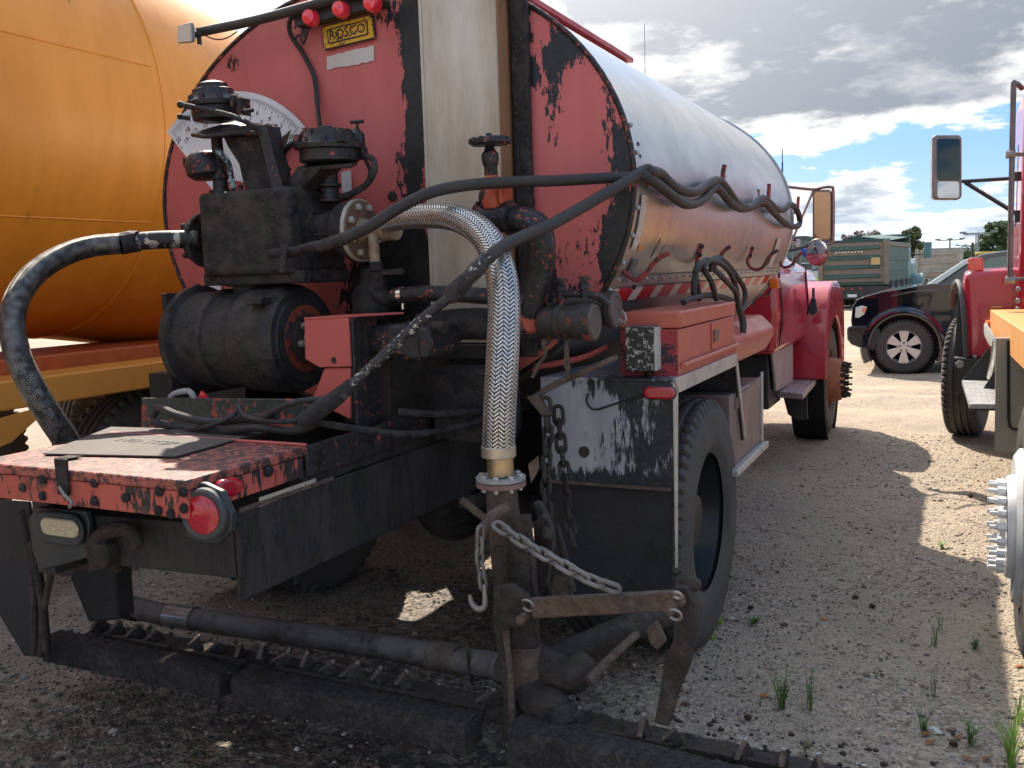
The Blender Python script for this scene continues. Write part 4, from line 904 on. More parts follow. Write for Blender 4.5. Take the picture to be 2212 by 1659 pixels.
# silver jacket
def silver():
    m, t, b = base_mat('tank_silver'); g = t.n('ShaderNodeNewGeometry'); v = g.outputs['Position']
    n = t.noise(t.mapping(v, scale=(1, .5, 1)), 3, 7, .65); n2 = t.noise(t.mapping(v, scale=(1, 1, .25)), 16, 6, .7)
    c = t.mix(t.ss(n, .3, .75), (.54, .53, .51), (.44, .425, .40))
    s = t.n('ShaderNodeSeparateXYZ'); t.l(v, s.inputs[0])
    # old decal fields whose outline is left on the metal
    def rect(y0, y1, z0, z1): 
        a = t.math('MULTIPLY', t.math('GREATER_THAN', s.outputs[1], y0), t.math('LESS_THAN', s.outputs[1], y1)); b_ = t.math('MULTIPLY', t.math('GREATER_THAN', s.outputs[2], z0), t.math('LESS_THAN', s.outputs[2], z1)); return t.math('MULTIPLY', a, b_)
    c = t.mix(t.math('MULTIPLY', rect(3.42, 3.82, 1.72, 1.88), .55), c, (.60, .50, .34))
    c = t.mix(t.math('MULTIPLY', rect(4.3, 5.9, 1.70, 1.84), t.math('MULTIPLY', t.ss(t.noise(v, 11, 4, .6), .42, .58), .45)), c, (.36, .36, .40))
    c = t.mix(t.math('MULTIPLY', rect(6.0, 6.6, 1.72, 1.88), .4), c, (.62, .54, .40))
    # tar runs below the hose hooks
    st = t.math('MULTIPLY', t.ss(n2, .56, .70), t.ss(t.math('ABSOLUTE', t.math('SUBTRACT', s.outputs[2], 1.78)), .25, .02))
    c = t.mix(t.math('MULTIPLY', st, .5), c, (.12, .09, .06))
    dirt = t.ss(n2, .64, .72); c = t.mix(t.math('MULTIPLY', dirt, .35), c, (.10, .09, .085))
    t.l(c, b.inputs['Base Color']); b.inputs['Metallic'].default_value = .82
    t.l(t.ss(n, .25, .75, .30, .44), b.inputs['Roughness'])
    bp = t.n('ShaderNodeBump'); bp.inputs['Strength'].default_value = .35; bp.inputs['Distance'].default_value = .02
    t.l(t.noise(t.mapping(v, scale=(1, .6, 1)), 2.2, 3, .5), bp.inputs['Height']); t.l(bp.outputs[0], b.inputs['Normal'])
    return m
SIL = silver()
mb = MB(); V = []; ys = np.linspace(YH+.012, YF, 14)
for y in ys: V += [ell(2*PI*i/N, 1.003, y) for i in range(N)]
mb.add(V, [(j*N+i, j*N+(i+1) % N, (j+1)*N+(i+1) % N, (j+1)*N+i) for j in range(len(ys)-1) for i in range(N)]+[tuple((len(ys)-1)*N+i for i in range(N))])
build('tank_shell', mb, SIL, TT, angle=60)
rim = MB(); rim.tube([ell(2*PI*i/N, 1.004, YH+.0) for i in range(N+1)], .011, 8, 1, cap=False); build('head_rim', rim, tarred('rim_tar', (.42, .09, .06), tar=TARB, amount=.19, scale=30, rough=.5), TT)
rim2 = MB(); rim2.tube([ell(2*PI*i/N, 1.006, YF-.02) for i in range(N+1)], .012, 6, 1, cap=False); build('front_rim', rim2, ALU, TT)
# catwalk box on the tank top
c0, c1 = at(1200, 8, x=-1.95), at(1356, 128, x=-1.95)
mb = MB(); mb.box((-2.35, 4.2, 2.62), (-1.95, c1.y, c1.z-.02)); mb2 = MB()
build('catwalk_side', mb, paint('catwalk_red', (.42, .045, .05), .5), TT, .008)
mb2.box((-2.38, 4.17, c1.z-.02), (-1.92, c1.y+.03, c1.z+.01)); build('catwalk_rail', mb2, MATS['catwalk_red'], TT, .004)
# skirt: seam with rivets, reflective tape
def on_tank(y, z, k=1.006): s = max(0, 1-((z-TCZ)/(TB_*k))**2); return Vector((TCX+TA*k*math.sqrt(s), y, z))
mb = MB()
for i in range(15):
    y0, y1 = YH+.02+(YF-YH-.05)*i/15, YH+.02+(YF-YH-.05)*(i+1)/15
    mb.add([on_tank(y0, 1.60, 1.009), on_tank(y1, 1.60, 1.009), on_tank(y1, 1.50, 1.009), on_tank(y0, 1.50, 1.009)], [(3, 2, 1, 0)])
build('skirt_lip', mb, SIL, TT)
rv = MB(); rv.sphere((0, 0, 0), .007, 6, 4); rvm = mesh_of('rivet', rv, ALU)
for i in range(30): inst(rvm, TT, on_tank(YH+.08+i*.118, 1.585, 1.012), None, 'rivet')
for i in range(7): inst(rvm, TT, on_tank(YH+.03, 1.55+i*.10, 1.012), None, 'rivet', (1.6,)*3)
RT_, WT_ = flat('tape_red', (.50, .012, .03), .3), flat('tape_white', (.62, .55, .46), .4)
y = YH+.03; k = 0
while y < YF-.1:
    L = .19 if k % 2 else .11
    mb = MB(); y1 = min(y+L, YF-.05); za, zb = 1.553, 1.500
    mb.add([on_tank(y, za, 1.014), on_tank(y1, za, 1.014), on_tank(y1, (za+zb)/2, 1.014), on_tank(y1, zb, 1.014), on_tank(y, zb, 1.014), on_tank(y, (za+zb)/2, 1.014)], [(0, 5, 2, 1), (5, 4, 3, 2)])
    o = build('tape_strip', mb, RT_ if k % 2 else WT_, TT); y = y1+.001; k += 1
# stickers on the side near the head
def sticker(name, y0, y1, z0, z1, mat):
    mb = MB(); zz = np.linspace(z0, z1, 5); V = []
    for z in zz: V += [on_tank(y0, z, 1.010), on_tank(y1, z, 1.010)]
    mb.add(V, [(2*i, 2*i+1, 2*i+3, 2*i+2) for i in range(4)]); return build(name, mb, mat, TT)
STK = tarred('sticker_worn', (.56, .47, .40), tar=(.06, .035, .045), amount=.04, scale=26, streak=2.2, rough=.5, bump=.05, sharp=.01)
sticker('worn_decal', 3.375, 3.44, 1.70, 1.90, STK)
sticker('black_label', 3.44, 3.52, 1.575, 1.665, paint('label_dark', (.06, .06, .065), .4, col2=(.20, .20, .2), scale=45))
sticker('orange_label', 3.455, 3.51, 1.695, 1.715, flat('label_orange', (.6, .22, .05), .5))
sticker('pale_decal', 6.35, 6.5, 1.62, 1.80, tarred('sticker_pale', (.6, .55, .48), tar=(.25, .22, .2), amount=.03, scale=24, rough=.5, bump=.05))
for z in (1.76, 1.73, 1.70): pass
# squiggle marks written by hand
for pts in ([(1388, 516), (1382, 540), (1380, 560), (1390, 522)], [(1402, 530), (1398, 552)]):
    P = [at(a, b, x=-1.17) for a, b in pts]; mb = MB(); mb.tube([on_tank(p.y, p.z, 1.012) for p in P], .002, 4, 2); build('marker_scrawl', mb, flat('ink', (.02, .02, .02), .6), TT)

# head furniture: fin, sign, tape, lamps
FIN = tarred('fin_alu', (.58, .54, .47), tar=(.17, .12, .08), base2=(.40, .33, .25), amount=-.035, scale=17, streak=.22, rough=.42, metal=.35, bump=.12, sharp=.05, tar_rough=.5)
yF = 3.165
fl0, fr0 = at(896, -30, y=yF), at(1064, -30, y=yF); flb, frb = at(928, 470, y=yF), at(1090, 470, y=yF)
xl, xr_ = (fl0.x+flb.x)/2, (fr0.x+frb.x)/2
mb = MB(); mb.box((xl, yF, 1.36), (xr_, YH-.013, 3.0)); build('sheet_metal_duct', mb, FIN, TT, .006)
build('duct_side_reflection', MB().box((xr_+.0005, yF+.004, 1.36), (xr_+.003, YH-.014, 3.0)), tarred('duct_painted_reflection', (.42, .22, .11), tar=(.10, .06, .045), base2=(.30, .16, .09), amount=.01, scale=9, streak=.3, rough=.5, metal=.2, bump=.1, sharp=.1), TT)  # thin panel with a warm reflection painted in as brown, plus tar streaks
for xx in (xl+.008, xr_-.008):
    m = MB(); m.box((xx-.006, yF-.004, 1.36), (xx+.006, yF, 3.0)); build('duct_edge', m, FIN, TT, .0015)
mb = MB(); mb.box((xl-.01, yF-.02, 1.30), (xr_+.01, YH-.02, 1.358)); build('duct_foot', mb, BLK, TT, .004)
BLT = tarred('black_tarry', (.028, .025, .025), tar=(.0075, .007, .008), base2=(.060, .050, .045), amount=.085, scale=10, rough=.75, bump=.8, sharp=.10, speck=.5, tar_rough=.34, spec=.3, bdist=.006)
BLR = tarred('black_chipped', (.42, .085, .06), tar=(.013, .012, .013), amount=.215, scale=26, rough=.5, bump=.35, sharp=.012, speck=.3)
REDC = tarred('red_chipped', (.46, .085, .075), tar=(.014, .012, .012), base2=(.52, .12, .10), amount=-.03, scale=24, streak=.45, rough=.5, bump=.3, sharp=.015)
m = MB(); m.box((xr_+.012, YH-.05, 1.3), (xr_+.085, YH-.02, 2.95)); build('tarred_strap', m, BLT, TT, .01)
m = MB(); m.box((xr_+.008, YH-.08, 2.66), (xr_+.115, YH-.055, 2.95)); build('strap_bracket', m, BLT, TT, .01)
# sign
q = [H(696, 58, .02), H(808, 30, .02), H(812, 83, .02), H(701, 110, .02)]; cS = sum(q, Vector())/4
w_s = (q[1]-q[0]).length; h_s = (q[3]-q[0]).length; rv_ = (q[1]-q[0]).normalized(); uv_ = (q[0]-q[3]); uv_ = (uv_-rv_*uv_.dot(rv_)).normalized()
def rq(w, h, r, c, n=5, off=0.):
    P = []
    for sx, sy, a0 in ((1, 1, 0), (-1, 1, 90), (-1, -1, 180), (1, -1, 270)):
        for k in range(n+1): a = R(a0+90*k/n); P.append(c+rv_*(sx*(w/2-r)+math.cos(a)*r)+uv_*(sy*(h/2-r)+math.sin(a)*r)+Vector((0, -off, 0)))
    return P
SGY = tarred('sign_yellow', (.72, .40, .03), tar=TARB, amount=.07, scale=45, rough=.45, bump=.2, sharp=.02); SGB = flat('sign_black', (.012, .012, .012), .5)
sg = build('name_sign', MB().prism(rq(w_s, h_s, .012, cS), (0, -.006, 0)), SGB, TT)
build('sign_face', MB().prism(rq(w_s*.95, h_s*.90, .010, cS, off=.006), (0, -.002, 0)), SGY, sg)
build('sign_frame', MB().prism(rq(w_s*.78, h_s*.62, .009, cS, off=.008), (0, -.0015, 0)), SGB, sg)
build('sign_panel', MB().prism(rq(w_s*.73, h_s*.50, .007, cS, off=.0095), (0, -.0015, 0)), SGY, sg)
tx = text_mb('ROSCO', h_s*.56, cS-Vector((0, .0125, 0)), rv_, uv_, .0008)
xs = [p.dot(rv_) for p in tx.v]; sp_ = (w_s*.68)/(max(xs)-min(xs)); c_ = (max(xs)+min(xs))/2; tx.v = [p+rv_*((p.dot(rv_)-c_)*(sp_-1)) for p in tx.v]
build('sign_lettering', tx, SGB, sg)
for k, (a, b) in enumerate(((701, 106), (808, 80))): build('sign_screw', MB().sphere(H(a, b, .03), .004, 8, 6), ALU, sg)
DEC = tarred('decal_white', (.62, .58, .54), tar=(.05, .035, .035), amount=-.09, scale=40, streak=.25, rough=.6, bump=.1, blobs=[B_(780, 115, (.05, .3, .05), .14)])
zz = [(706, 126), (808, 98), (808, 130), (706, 150)]; mb = MB(); P = []
for i in range(13): t_ = i/12; a = H(706+(808-706)*t_, 122+(98-122)*t_, .016); P.append(a+Vector((0, 0, rnd.uniform(-.003, .003))))
for i in range(13): t_ = 1-i/12; a = H(706+(808-706)*t_, 151+(131-151)*t_, .016); P.append(a+Vector((0, 0, rnd.uniform(-.004, .003))))
mb.add(P, [tuple(range(len(P)))]); build('worn_tape', mb, DEC, TT)
mb = MB(); mb.slab([H(640, 30, .05), H(820, -12, .05), H(832, 0, .05), H(832, 16, .05), H(650, 62, .05), H(643, 55, .05)], .05); lb = build('marker_light_bar', mb, BLK, TT, .006)
LR = flat('lens_red', (.80, .03, .06), .22, coat=1.)
for a, b in ((668, 37), (733, 19), (801, 6)):
    c = H(a, b, .10); m = MB(); m.lathe([(0, .034), (.03, .034), (.042, .028), (.046, .001)], c+Vector((0, .03, 0)), (0, -1, 0), 24); build('marker_lamp', m, LR, lb)
m = MB(); m.tube([H(436, 68, .1), H(560, 42, .1), H(715, 0, .1), H(900, -50, .1)], .020, 12, 3); arm = build('work_lamp_arm', m, paint('arm_dark', (.05, .045, .04), .5), TT)
lc = H(402, 72, .1); m = MB(); rv2 = Vector((1, 0, 0))
m.hexa([H(383, 55, .18), H(383, 95, .18), H(421, 92, .18), H(417, 46, .18), H(391, 62, .06), H(391, 88, .06), H(424, 85, .06), H(423, 60, .06)])
wl_ = build('work_lamp', m, paint('lamp_grey', (.22, .21, .20), .5), TT, .008)
build('lamp_glass', MB().slab([H(385, 58, .185), H(385, 92, .185), H(414, 89, .185), H(412, 52, .185)], .008), flat('lamp_glass_', (.6, .56, .5), .1, coat=1.), wl_)
build('lamp_bracket', MB().cyl(H(421, 75, .12), H(440, 70, .1), .014, seg=10).box(H(426, 95, .12), H(434, 62, .10)), BLK, wl_)
CAB = flat('cable_black', (.014, .014, .014), .45)
build('cable', MB().tube([H(440, 75, .1), H(465, 85, .1), H(490, 82, .1), H(512, 68, .1)], .003, 6, 4), CAB, TT)
build('cable', MB().tube([H(640, 30, .06), H(626, 45, .06), H(628, 75, .04), H(652, 112, .03), H(678, 165, .03), H(686, 230, .04), H(692, 290, .1)], .010, 8, 5), CAB, TT)
build('cable', MB().tube([H(668, 60, .05), H(655, 95, .03), H(648, 75, .03), H(636, 92, .03), H(655, 120, .03), H(683, 170, .03), H(692, 290, .05)], .004, 6, 5), CAB, TT)
# level gauge
gc = H(508, 472, .02); gR = (H(660, 275, .02)-gc).length; a0 = math.atan2(*(lambda d: (d.z, d.x))(H(660, 275, .02)-gc)); a1 = math.atan2(*(lambda d: (d.z, d.x))(H(385, 315, .02)-gc))
GW = paint('gauge_white', (.78, .78, .80), .45, col2=(.55, .55, .57), scale=3)
A = np.linspace(a0, a1, 40); mb = MB(); O_ = [gc+Vector((math.cos(a)*gR, 0, math.sin(a)*gR)) for a in A]; I_ = [gc+Vector((math.cos(a)*gR*.30, 0, math.sin(a)*gR*.30)) for a in A]
mb.prism([p for p in O_]+[p for p in reversed(I_)], (0, -.004, 0)); gd = build('level_gauge', mb, GW, TT)
tk = MB()
for i in range(81):
    a = a0+.05+(a1-a0-.10)*i/80; l = .895 if i % 4 == 0 else (.92 if i % 4 == 2 else .935); d = Vector((math.cos(a), 0, math.sin(a))); s_ = Vector((-d.z, 0, d.x))*.0010
    p0, p1 = gc+d*gR*l-Vector((0, .0055, 0)), gc+d*gR*.96-Vector((0, .0055, 0)); tk.add([p0-s_, p0+s_, p1+s_, p1-s_], [(0, 1, 2, 3)])
o = build('gauge_ticks', tk, SGB, gd); o['kind'] = 'stuff'
for i in range(21):
    a = a0+.05+(a1-a0-.10)*i/20; d = Vector((math.cos(a), 0, math.sin(a))); up_ = d; rt_ = Vector((d.z, 0, -d.x))
    build('gauge_number', text_mb(str(i), gR*.058, gc+d*gR*(.80 if i % 2 else .86)-Vector((0, .0058, 0)), rt_, up_, .0), SGB, gd)
build('gauge_needle', MB().prism([H(629, 281, .05), H(618, 312, .05), H(548, 380, .05), H(541, 372, .05), H(606, 303, .05)], (0, -.006, 0)), BLK, gd)
for a, b in ((653, 277), (392, 318)): build('gauge_screw', MB().sphere(H(a, b, .028), .004, 8, 6), ALU, gd)
build('white_plate', MB().slab([H(446, 597, .02), H(478, 597, .02), H(478, 635, .02), H(446, 635, .02)], .006), GW, TT)
build('white_plate', MB().slab([H(738, 372, .02), H(758, 368, .02), H(760, 425, .02), H(740, 430, .02)], .006), tarred('plate_spattered', (.6, .6, .62), tar=TARB, amount=.02, scale=40, streak=.4), TT)
build('head_knob', MB().lathe([(0, .02), (.02, .02), (.028, .012), (.03, .001)], H(852, 424, .0), (0, -1, 0), 14), BLT, TT)

# pump housing and flanges
def box_px(p0, p1, y0, y1, name, mat, parent=TT, bevel=.01, y_front=None, seg=3):
    a = at(*p0, y=y0); b = at(*p1, y=y0); mb = MB(); mb.box((min(a.x, b.x), y0, min(a.z, b.z)), (max(a.x, b.x), y1, max(a.z, b.z))); return build(name, mb, mat, parent, bevel, seg=seg)
yB = 2.74
hs = box_px((424, 418), (632, 592), yB, 3.08, 'strainer_housing', BLT, bevel=.022, seg=4)
a = at(430, 594, y=yB); b = at(640, 606, y=yB)
build('housing_foot', MB().box((a.x, yB+.02, b.z-.01), (b.x+.02, 3.05, a.z+.005)), BLT, TT, .008)
cy_ = 2.92; zc = at(700, 497, y=2.85).z
xv0 = at(640, 500, y=2.85).x-.02; Lv = at(772, 497, y=2.9).x-.03-xv0
build('valve_body', MB().lathe([(t_*Lv, r_) for t_, r_ in [(0, .085), (.12, .105), (.32, .105), (.36, .08), (.7, .072), (.82, .10), (1., .105)]], (xv0, cy_, zc), (1, 0, 0), 32), BLT, TT)
for k in range(6):
    a = k*PI/3; inst(nut_mesh(.014, .02, BLT, 'bolt'), TT, (at(640, 500, y=2.85).x+.08, cy_+math.cos(a)*.078, zc+math.sin(a)*.078), qto((1, 0, 0)), 'bolt')
build('valve_rib', MB().box((at(652, 520, y=2.85).x, cy_-.085, zc-.02), (at(735, 520, y=2.85).x, cy_-.06, zc-.01)), BLT, TT, .003)
# flange facing right
xf = at(772, 497, y=2.9).x; fc = Vector((xf, 2.92, at(780, 497, y=2.9).z)); FR_ = .115
FLB = paint('flange_brown', (.16, .085, .055), .6, col2=(.12, .06, .04), scale=14, bump=.15); FLE = paint('flange_edge', (.40, .38, .30), .5)
build('flange_gasket', MB().lathe([(-.03, FR_), (-.012, FR_)], fc, (1, 0, 0), 40), BLT, TT)
f1 = build('flange', MB().lathe([(-.010, FR_+.001), (.006, FR_+.001)], fc, (1, 0, 0), 40), FLE, TT)
build('flange_face', MB().lathe([(.0065, FR_*.965), (.012, FR_*.955), (.012, .04)], fc, (1, 0, 0), 40), FLB, f1)
nbolt = nut_mesh(.013, .016, paint('zinc', (.42, .40, .33), .45, metal=.4), 'bolt')
for k in range(8): a = k*PI/4+.39; inst(nbolt, f1, fc+Vector((.013, math.cos(a)*FR_*.78, math.sin(a)*FR_*.78)), qto((1, 0, 0)), 'bolt')
TANP = paint('pipe_tan', (.36, .28, .20), .45, col2=(.20, .14, .09), metal=.25, scale=16)
hs0 = at(828, 482, y=2.9)
build('hose_neck', MB().lathe([(.012, .046), (.03, .038), (.06, .036), (.10, .046), (.16, .048)], fc, (hs0-fc).normalized() if False else (1, -.05, .03), 28), TANP, TT)
build('drain_stub', MB().cyl(at(806, 505, y=2.88), at(810, 566, y=2.88), .020, seg=16), TANP, TT)
build('drain_valve', MB().lathe([(0, .024), (.03, .024), (.031, .019), (.04, .026), (.075, .026), (.08, .021), (.11, .024)], at(812, 567, y=2.88), (0, 0, -1), 8), BLT, TT)
build('valve_handle', MB().slab([at(826, 582, y=2.84), at(870, 580, y=2.84), at(875, 587, y=2.84), at(870, 593, y=2.84), at(826, 594, y=2.84)], .01), BLT, TT, .002)
build('elbow', MB().tube([at(815, 602, y=2.88), at(816, 630, y=2.88), at(828, 644, y=2.88), at(852, 644, y=2.88)], .027, 14, 5), BLT, TT)
build('rubber_hose', MB().tube([at(850, 640, y=2.88), at(930, 634, y=2.88), at(1050, 640, y=2.9), at(1130, 648, y=2.95)], .029, 14, 4), BLR, TT)
build('hose_clamp', MB().lathe([(-.009, .031), (.009, .031)], at(868, 638, y=2.88), (1, 0, .05), 24), flat('chrome', (.7, .68, .62), .2, 1.), TT)
build('clamp_screw', MB().cyl(at(870, 655, y=2.86), at(870, 668, y=2.86), .006, seg=8), flat('chrome', (.7, .68, .62), .2, 1.), TT)
# left outlet flange
xlf = at(420, 510, y=2.85).x; zl = at(400, 520, y=2.85).z
build('flange', MB().lathe([(-.045, .095), (-.025, .095), (-.02, .11), (.0, .11)], (xlf, 2.92, zl), (1, 0, 0), 32), BLT, TT)
for k in range(8): a = k*PI/4; inst(nut_mesh(.013, .03, BLT, 'bolt'), TT, (xlf-.045, 2.92+math.cos(a)*.082, zl+math.sin(a)*.082), qto((-1, 0, 0)), 'bolt')
build('outlet_pipe', MB().tube([at(430, 517, y=2.86), at(350, 518, y=2.78), at(290, 522, y=2.72)], .036, 18, 3), tarred('pipe_dirty', (.42, .40, .36), tar=TARB, amount=.175, scale=12, rough=.4, metal=.5), TT)
build('rubber_cuff', MB().tube([at(300, 521, y=2.72), at(285, 522, y=2.71), at(258, 527, y=2.67)], [.040, .044, .043], 18, 3), BLT, TT)

def braid(name, col, dark, pitch=.0125, ncol=18, dirt=0., rough=.28):
    m, t, b = base_mat(name); u = t.n('ShaderNodeUVMap', uv_map='uv'); s = t.n('ShaderNodeSeparateXYZ'); t.l(u.outputs[0], s.inputs[0])
    g = t.n('ShaderNodeNewGeometry'); x = t.math('MULTIPLY', s.outputs[0], float(ncol)); i = t.math('FLOOR', x); f = t.math('SUBTRACT', x, i); par = t.math('MODULO', i, 2.)
    sg_ = t.math('SUBTRACT', t.math('MULTIPLY', par, 2.), 1.); ph = t.math('ADD', t.math('DIVIDE', s.outputs[1], pitch), t.math('MULTIPLY', t.math('MULTIPLY', t.math('SUBTRACT', f, .5), sg_), 1.25))
    fp = t.math('ABSOLUTE', t.math('SUBTRACT', t.math('FRACT', ph), .5)); st = t.ss(fp, .42, .18); ed = t.ss(t.math('ABSOLUTE', t.math('SUBTRACT', f, .5)), .5, .40)
    h = t.math('MULTIPLY', st, t.math('ADD', .25, t.math('MULTIPLY', ed, .75)))
    c = t.mix(h, dark, col)
    if dirt: c = t.mix(t.math('MULTIPLY', t.ss(t.noise(g.outputs['Position'], 30, 7, .75), .40, .62), dirt), c, (.012, .011, .011))
    t.l(c, b.inputs['Base Color']); b.inputs['Metallic'].default_value = .9; t.l(t.math('SUBTRACT', rough+.22, t.math('MULTIPLY', h, .22)), b.inputs['Roughness'])
    bp = t.n('ShaderNodeBump'); bp.inputs['Strength'].default_value = 1.; bp.inputs['Distance'].default_value = .0022; t.l(h, bp.inputs['Height']); t.l(bp.outputs[0], b.inputs['Normal']); return m
BR1 = braid('braid_bright', (.74, .72, .69), (.08, .065, .05), .0125, 18, .22, .30); BR2 = braid('braid_dirty', (.36, .34, .31), (.03, .028, .026), .008, 26, .75, .42)
hp = [(832, 480, 2.86), (880, 470, 2.83), (940, 466, 2.80), (990, 473, 2.76), (1035, 498, 2.72), (1066, 540, 2.68), (1083, 595, 2.64), (1089, 660, 2.61), (1087, 740, 2.58), (1083, 820, 2.56), (1079, 900, 2.55), (1077, 965, 2.55)]
build('braided_hose', MB().tube([at(a, b, y=c) for a, b, c in hp], [.037, .042, .045, .048, .050, .0515, .052, .052, .052], 36, 8, uv=True), BR1, TT)
lp = [(262, 526, 2.67), (200, 532, 2.60), (140, 550, 2.50), (82, 585, 2.38), (42, 635, 2.28), (26, 695, 2.22), (38, 765, 2.2), (72, 840, 2.22), (112, 905, 2.26), (150, 965, 2.32), (190, 1060, 2.4), (215, 1180, 2.45)]
build('braided_hose', MB().tube([at(a, b, y=c) for a, b, c in lp], [.041, .044, .046, .047], 36, 8, uv=True), BR2, TT)
# collar, neck and bottom flange of the bright hose
cb = at(1077, 972, y=2.55); BRS = paint('brass', (.50, .36, .19), .35, col2=(.34, .27, .20), metal=.75, scale=12); yb = 2.55
z1, z2, z3 = at(1077, 962, y=yb).z, at(1077, 985, y=yb).z, at(1082, 1030, y=yb).z
build('hose_ferrule', MB().lathe([(0, .053), (.002, .055), (z1-z2, .055), (z1-z2+.002, .052)], (cb.x, yb, z1), (0, 0, -1), 36), paint('ferrule', (.50, .42, .32), .4, metal=.6, scale=20), TT)
cx2 = at(1081, 1010, y=yb).x
build('hose_neck', MB().lathe([(0, .042), (.9*(z2-z3), .042)], (cx2, yb, z2), (0, 0, -1), 32), BRS, TT)
zf = at(1085, 1036, y=yb).z
bf = build('flange', MB().lathe([(0, .078), (.010, .079)], (cx2, yb, zf), (0, 0, 1), 36), paint('flange_grey', (.34, .33, .31), .55, scale=30, bump=.2), TT)
build('lower_flange', MB().lathe([(0, .079), (-.016, .079)], (cx2, yb, zf-.003), (0, 0, 1), 36), paint('flange_rust', (.22, .13, .11), .7, scale=18, bump=.3), TT)
for k in range(8):
    a = k*PI/4+.2; inst(nut_mesh(.010, .010, ALU, 'bolt'), bf, (cx2+math.cos(a)*.062, yb+math.sin(a)*.062, zf+.010), None, 'bolt')
    inst(nut_mesh(.008, .014, ALU, 'bolt'), bf, (cx2+math.cos(a)*.062, yb+math.sin(a)*.062, zf-.032), None, 'bolt')
RUST = tarred('rusty_steel', (.14, .085, .055), tar=(.035, .028, .025), base2=(.20, .15, .12), amount=.05, scale=12, rough=.8, bump=1.0, sharp=.22, tar_rough=.7, speck=.3, bdist=.010, spec=.25)
DKM = tarred('dark_steel', (.055, .042, .034), tar=(.016, .014, .013), base2=(.09, .07, .055), amount=.06, scale=16, rough=.7, bump=1.0, sharp=.22, speck=.6, tar_rough=.55, bdist=.010, spec=.3)
build('tag_plate', MB().slab([at(1141, 1002, y=2.5), at(1163, 984, y=2.5), at(1165, 1014, y=2.5), at(1147, 1045, y=2.5)], .006), RUST, TT, .002)
# riser post below the flange
build('riser_pipe', MB().tube([(cx2, yb, zf-.02), at(1092, 1160, y=yb), at(1108, 1290, y=yb), at(1128, 1400, y=yb-.02), at(1140, 1500, y=yb-.03)], [.050, .052, .056, .060, .062], 20, 4), RUST, TT)
build('riser_bracket', MB().slab([at(1098, 1115, y=2.49), at(1145, 1110, y=2.49), at(1160, 1280, y=2.49), at(1165, 1400, y=2.47), at(1105, 1400, y=2.47)], .03), DKM, TT, .008)
build('pivot_rod', MB().tube([at(1075, 1180, y=2.42), at(1078, 1290, y=2.42), at(1075, 1330, y=2.42), at(1090, 1440, y=2.42), at(1098, 1500, y=2.42), at(1095, 1600, y=2.40)], .016, 12, 4), DKM, TT)
build('pivot_rod', MB().tube([at(1092, 1360, y=2.42), at(1100, 1450, y=2.42), at(1110, 1590, y=2.40)], .011, 10, 3), RUST, TT)
build('valve_tee', MB().tube([at(1000, 1082, y=2.6), at(1035, 1110, y=2.55), at(1075, 1135, y=2.5)], .013, 10, 4), RUST, TT)
build('hook_arm', MB().tube([at(1100, 1095, y=2.46), at(1065, 1115, y=2.44), at(1040, 1150, y=2.42), at(1038, 1170, y=2.42)], [.016, .020, .018, .012], 10, 4), RUST, TT)
ap = [at(1072, 1262, y=2.40), at(1110, 1258, y=2.40), at(1140, 1276, y=2.40), at(1168, 1312, y=2.40), at(1172, 1330, y=2.40), at(1155, 1350, y=2.40), at(1110, 1348, y=2.40), at(1080, 1325, y=2.40)]
build('pivot_plate', MB().prism(ap, (0, -.03, 0)), DKM, TT, .005)
build('link_arm', MB().prism([at(1150, 1289, y=2.37), at(1455, 1272, y=2.30), at(1480, 1283, y=2.30), at(1484, 1300, y=2.30), at(1470, 1312, y=2.30), at(1160, 1330, y=2.37)], (0, -.03, 0)), RUST, TT, .005)
def pin(px, py, y, r=.018, l=.05): return MB().cyl(at(px, py, y=y), at(px, py, y=y)-Vector((0, l, 0)), r, seg=14)
build('pivot_pin', pin(1145, 1322, 2.40, .014, .07), RUST, TT); build('pivot_pin', pin(1462, 1296, 2.32, .018, .07), RUST, TT)
def ringlet(px, py, y, r, th=.004): c = at(px, py, y=y); return MB().tube([c+Vector((math.cos(a)*r, -.01*math.sin(a), math.sin(a)*r)) for a in np.linspace(-2.6, 2.2, 12)], th, 6, 2)
RNG = paint('ring_steel', (.33, .30, .27), .45, metal=.5)
build('pin_ring', ringlet(1458, 1328, 2.25, .017), RNG, TT); build('pin_ring', ringlet(1463, 1286, 2.24, .012), RNG, TT); build('pin_ring', ringlet(1140, 1308, 2.34, .02), RNG, TT)
build('swing_lever', MB().prism([at(1460, 1260, y=2.36), at(1490, 1262, y=2.36), at(1512, 1300, y=2.36), at(1512, 1360, y=2.36), at(1495, 1430, y=2.36), at(1468, 1500, y=2.37), at(1452, 1558, y=2.37), at(1420, 1552, y=2.37), at(1430, 1500, y=2.37), at(1442, 1420, y=2.36), at(1462, 1370, y=2.36), at(1460, 1310, y=2.36)], (0, -.035, 0)), DKM, TT, .006)
build('lever_head', MB().sphere(at(1492, 1262, y=2.38), (.03, .03, .022), 12, 8), DKM, TT)
build('cylinder_barrel', MB().lathe([(0, .001), (.0, .044), (.02, .046), (.46, .046), (.48, .03), (.55, .02)], at(1195, 1425, y=2.60), (at(1420, 1330, y=2.9)-at(1195, 1425, y=2.60)), 24), DKM, TT)
build('bracket_ear', MB().slab([at(1398, 1358, y=2.6), at(1418, 1340, y=2.6), at(1440, 1385, y=2.6), at(1422, 1402, y=2.6), at(1405, 1385, y=2.6)], .03), RUST, TT, .004)
build('tie_rod', MB().tube([at(1270, 1470, y=2.5), at(1320, 1420, y=2.6), at(1375, 1370, y=2.75)], .014, 10, 3), RUST, TT)
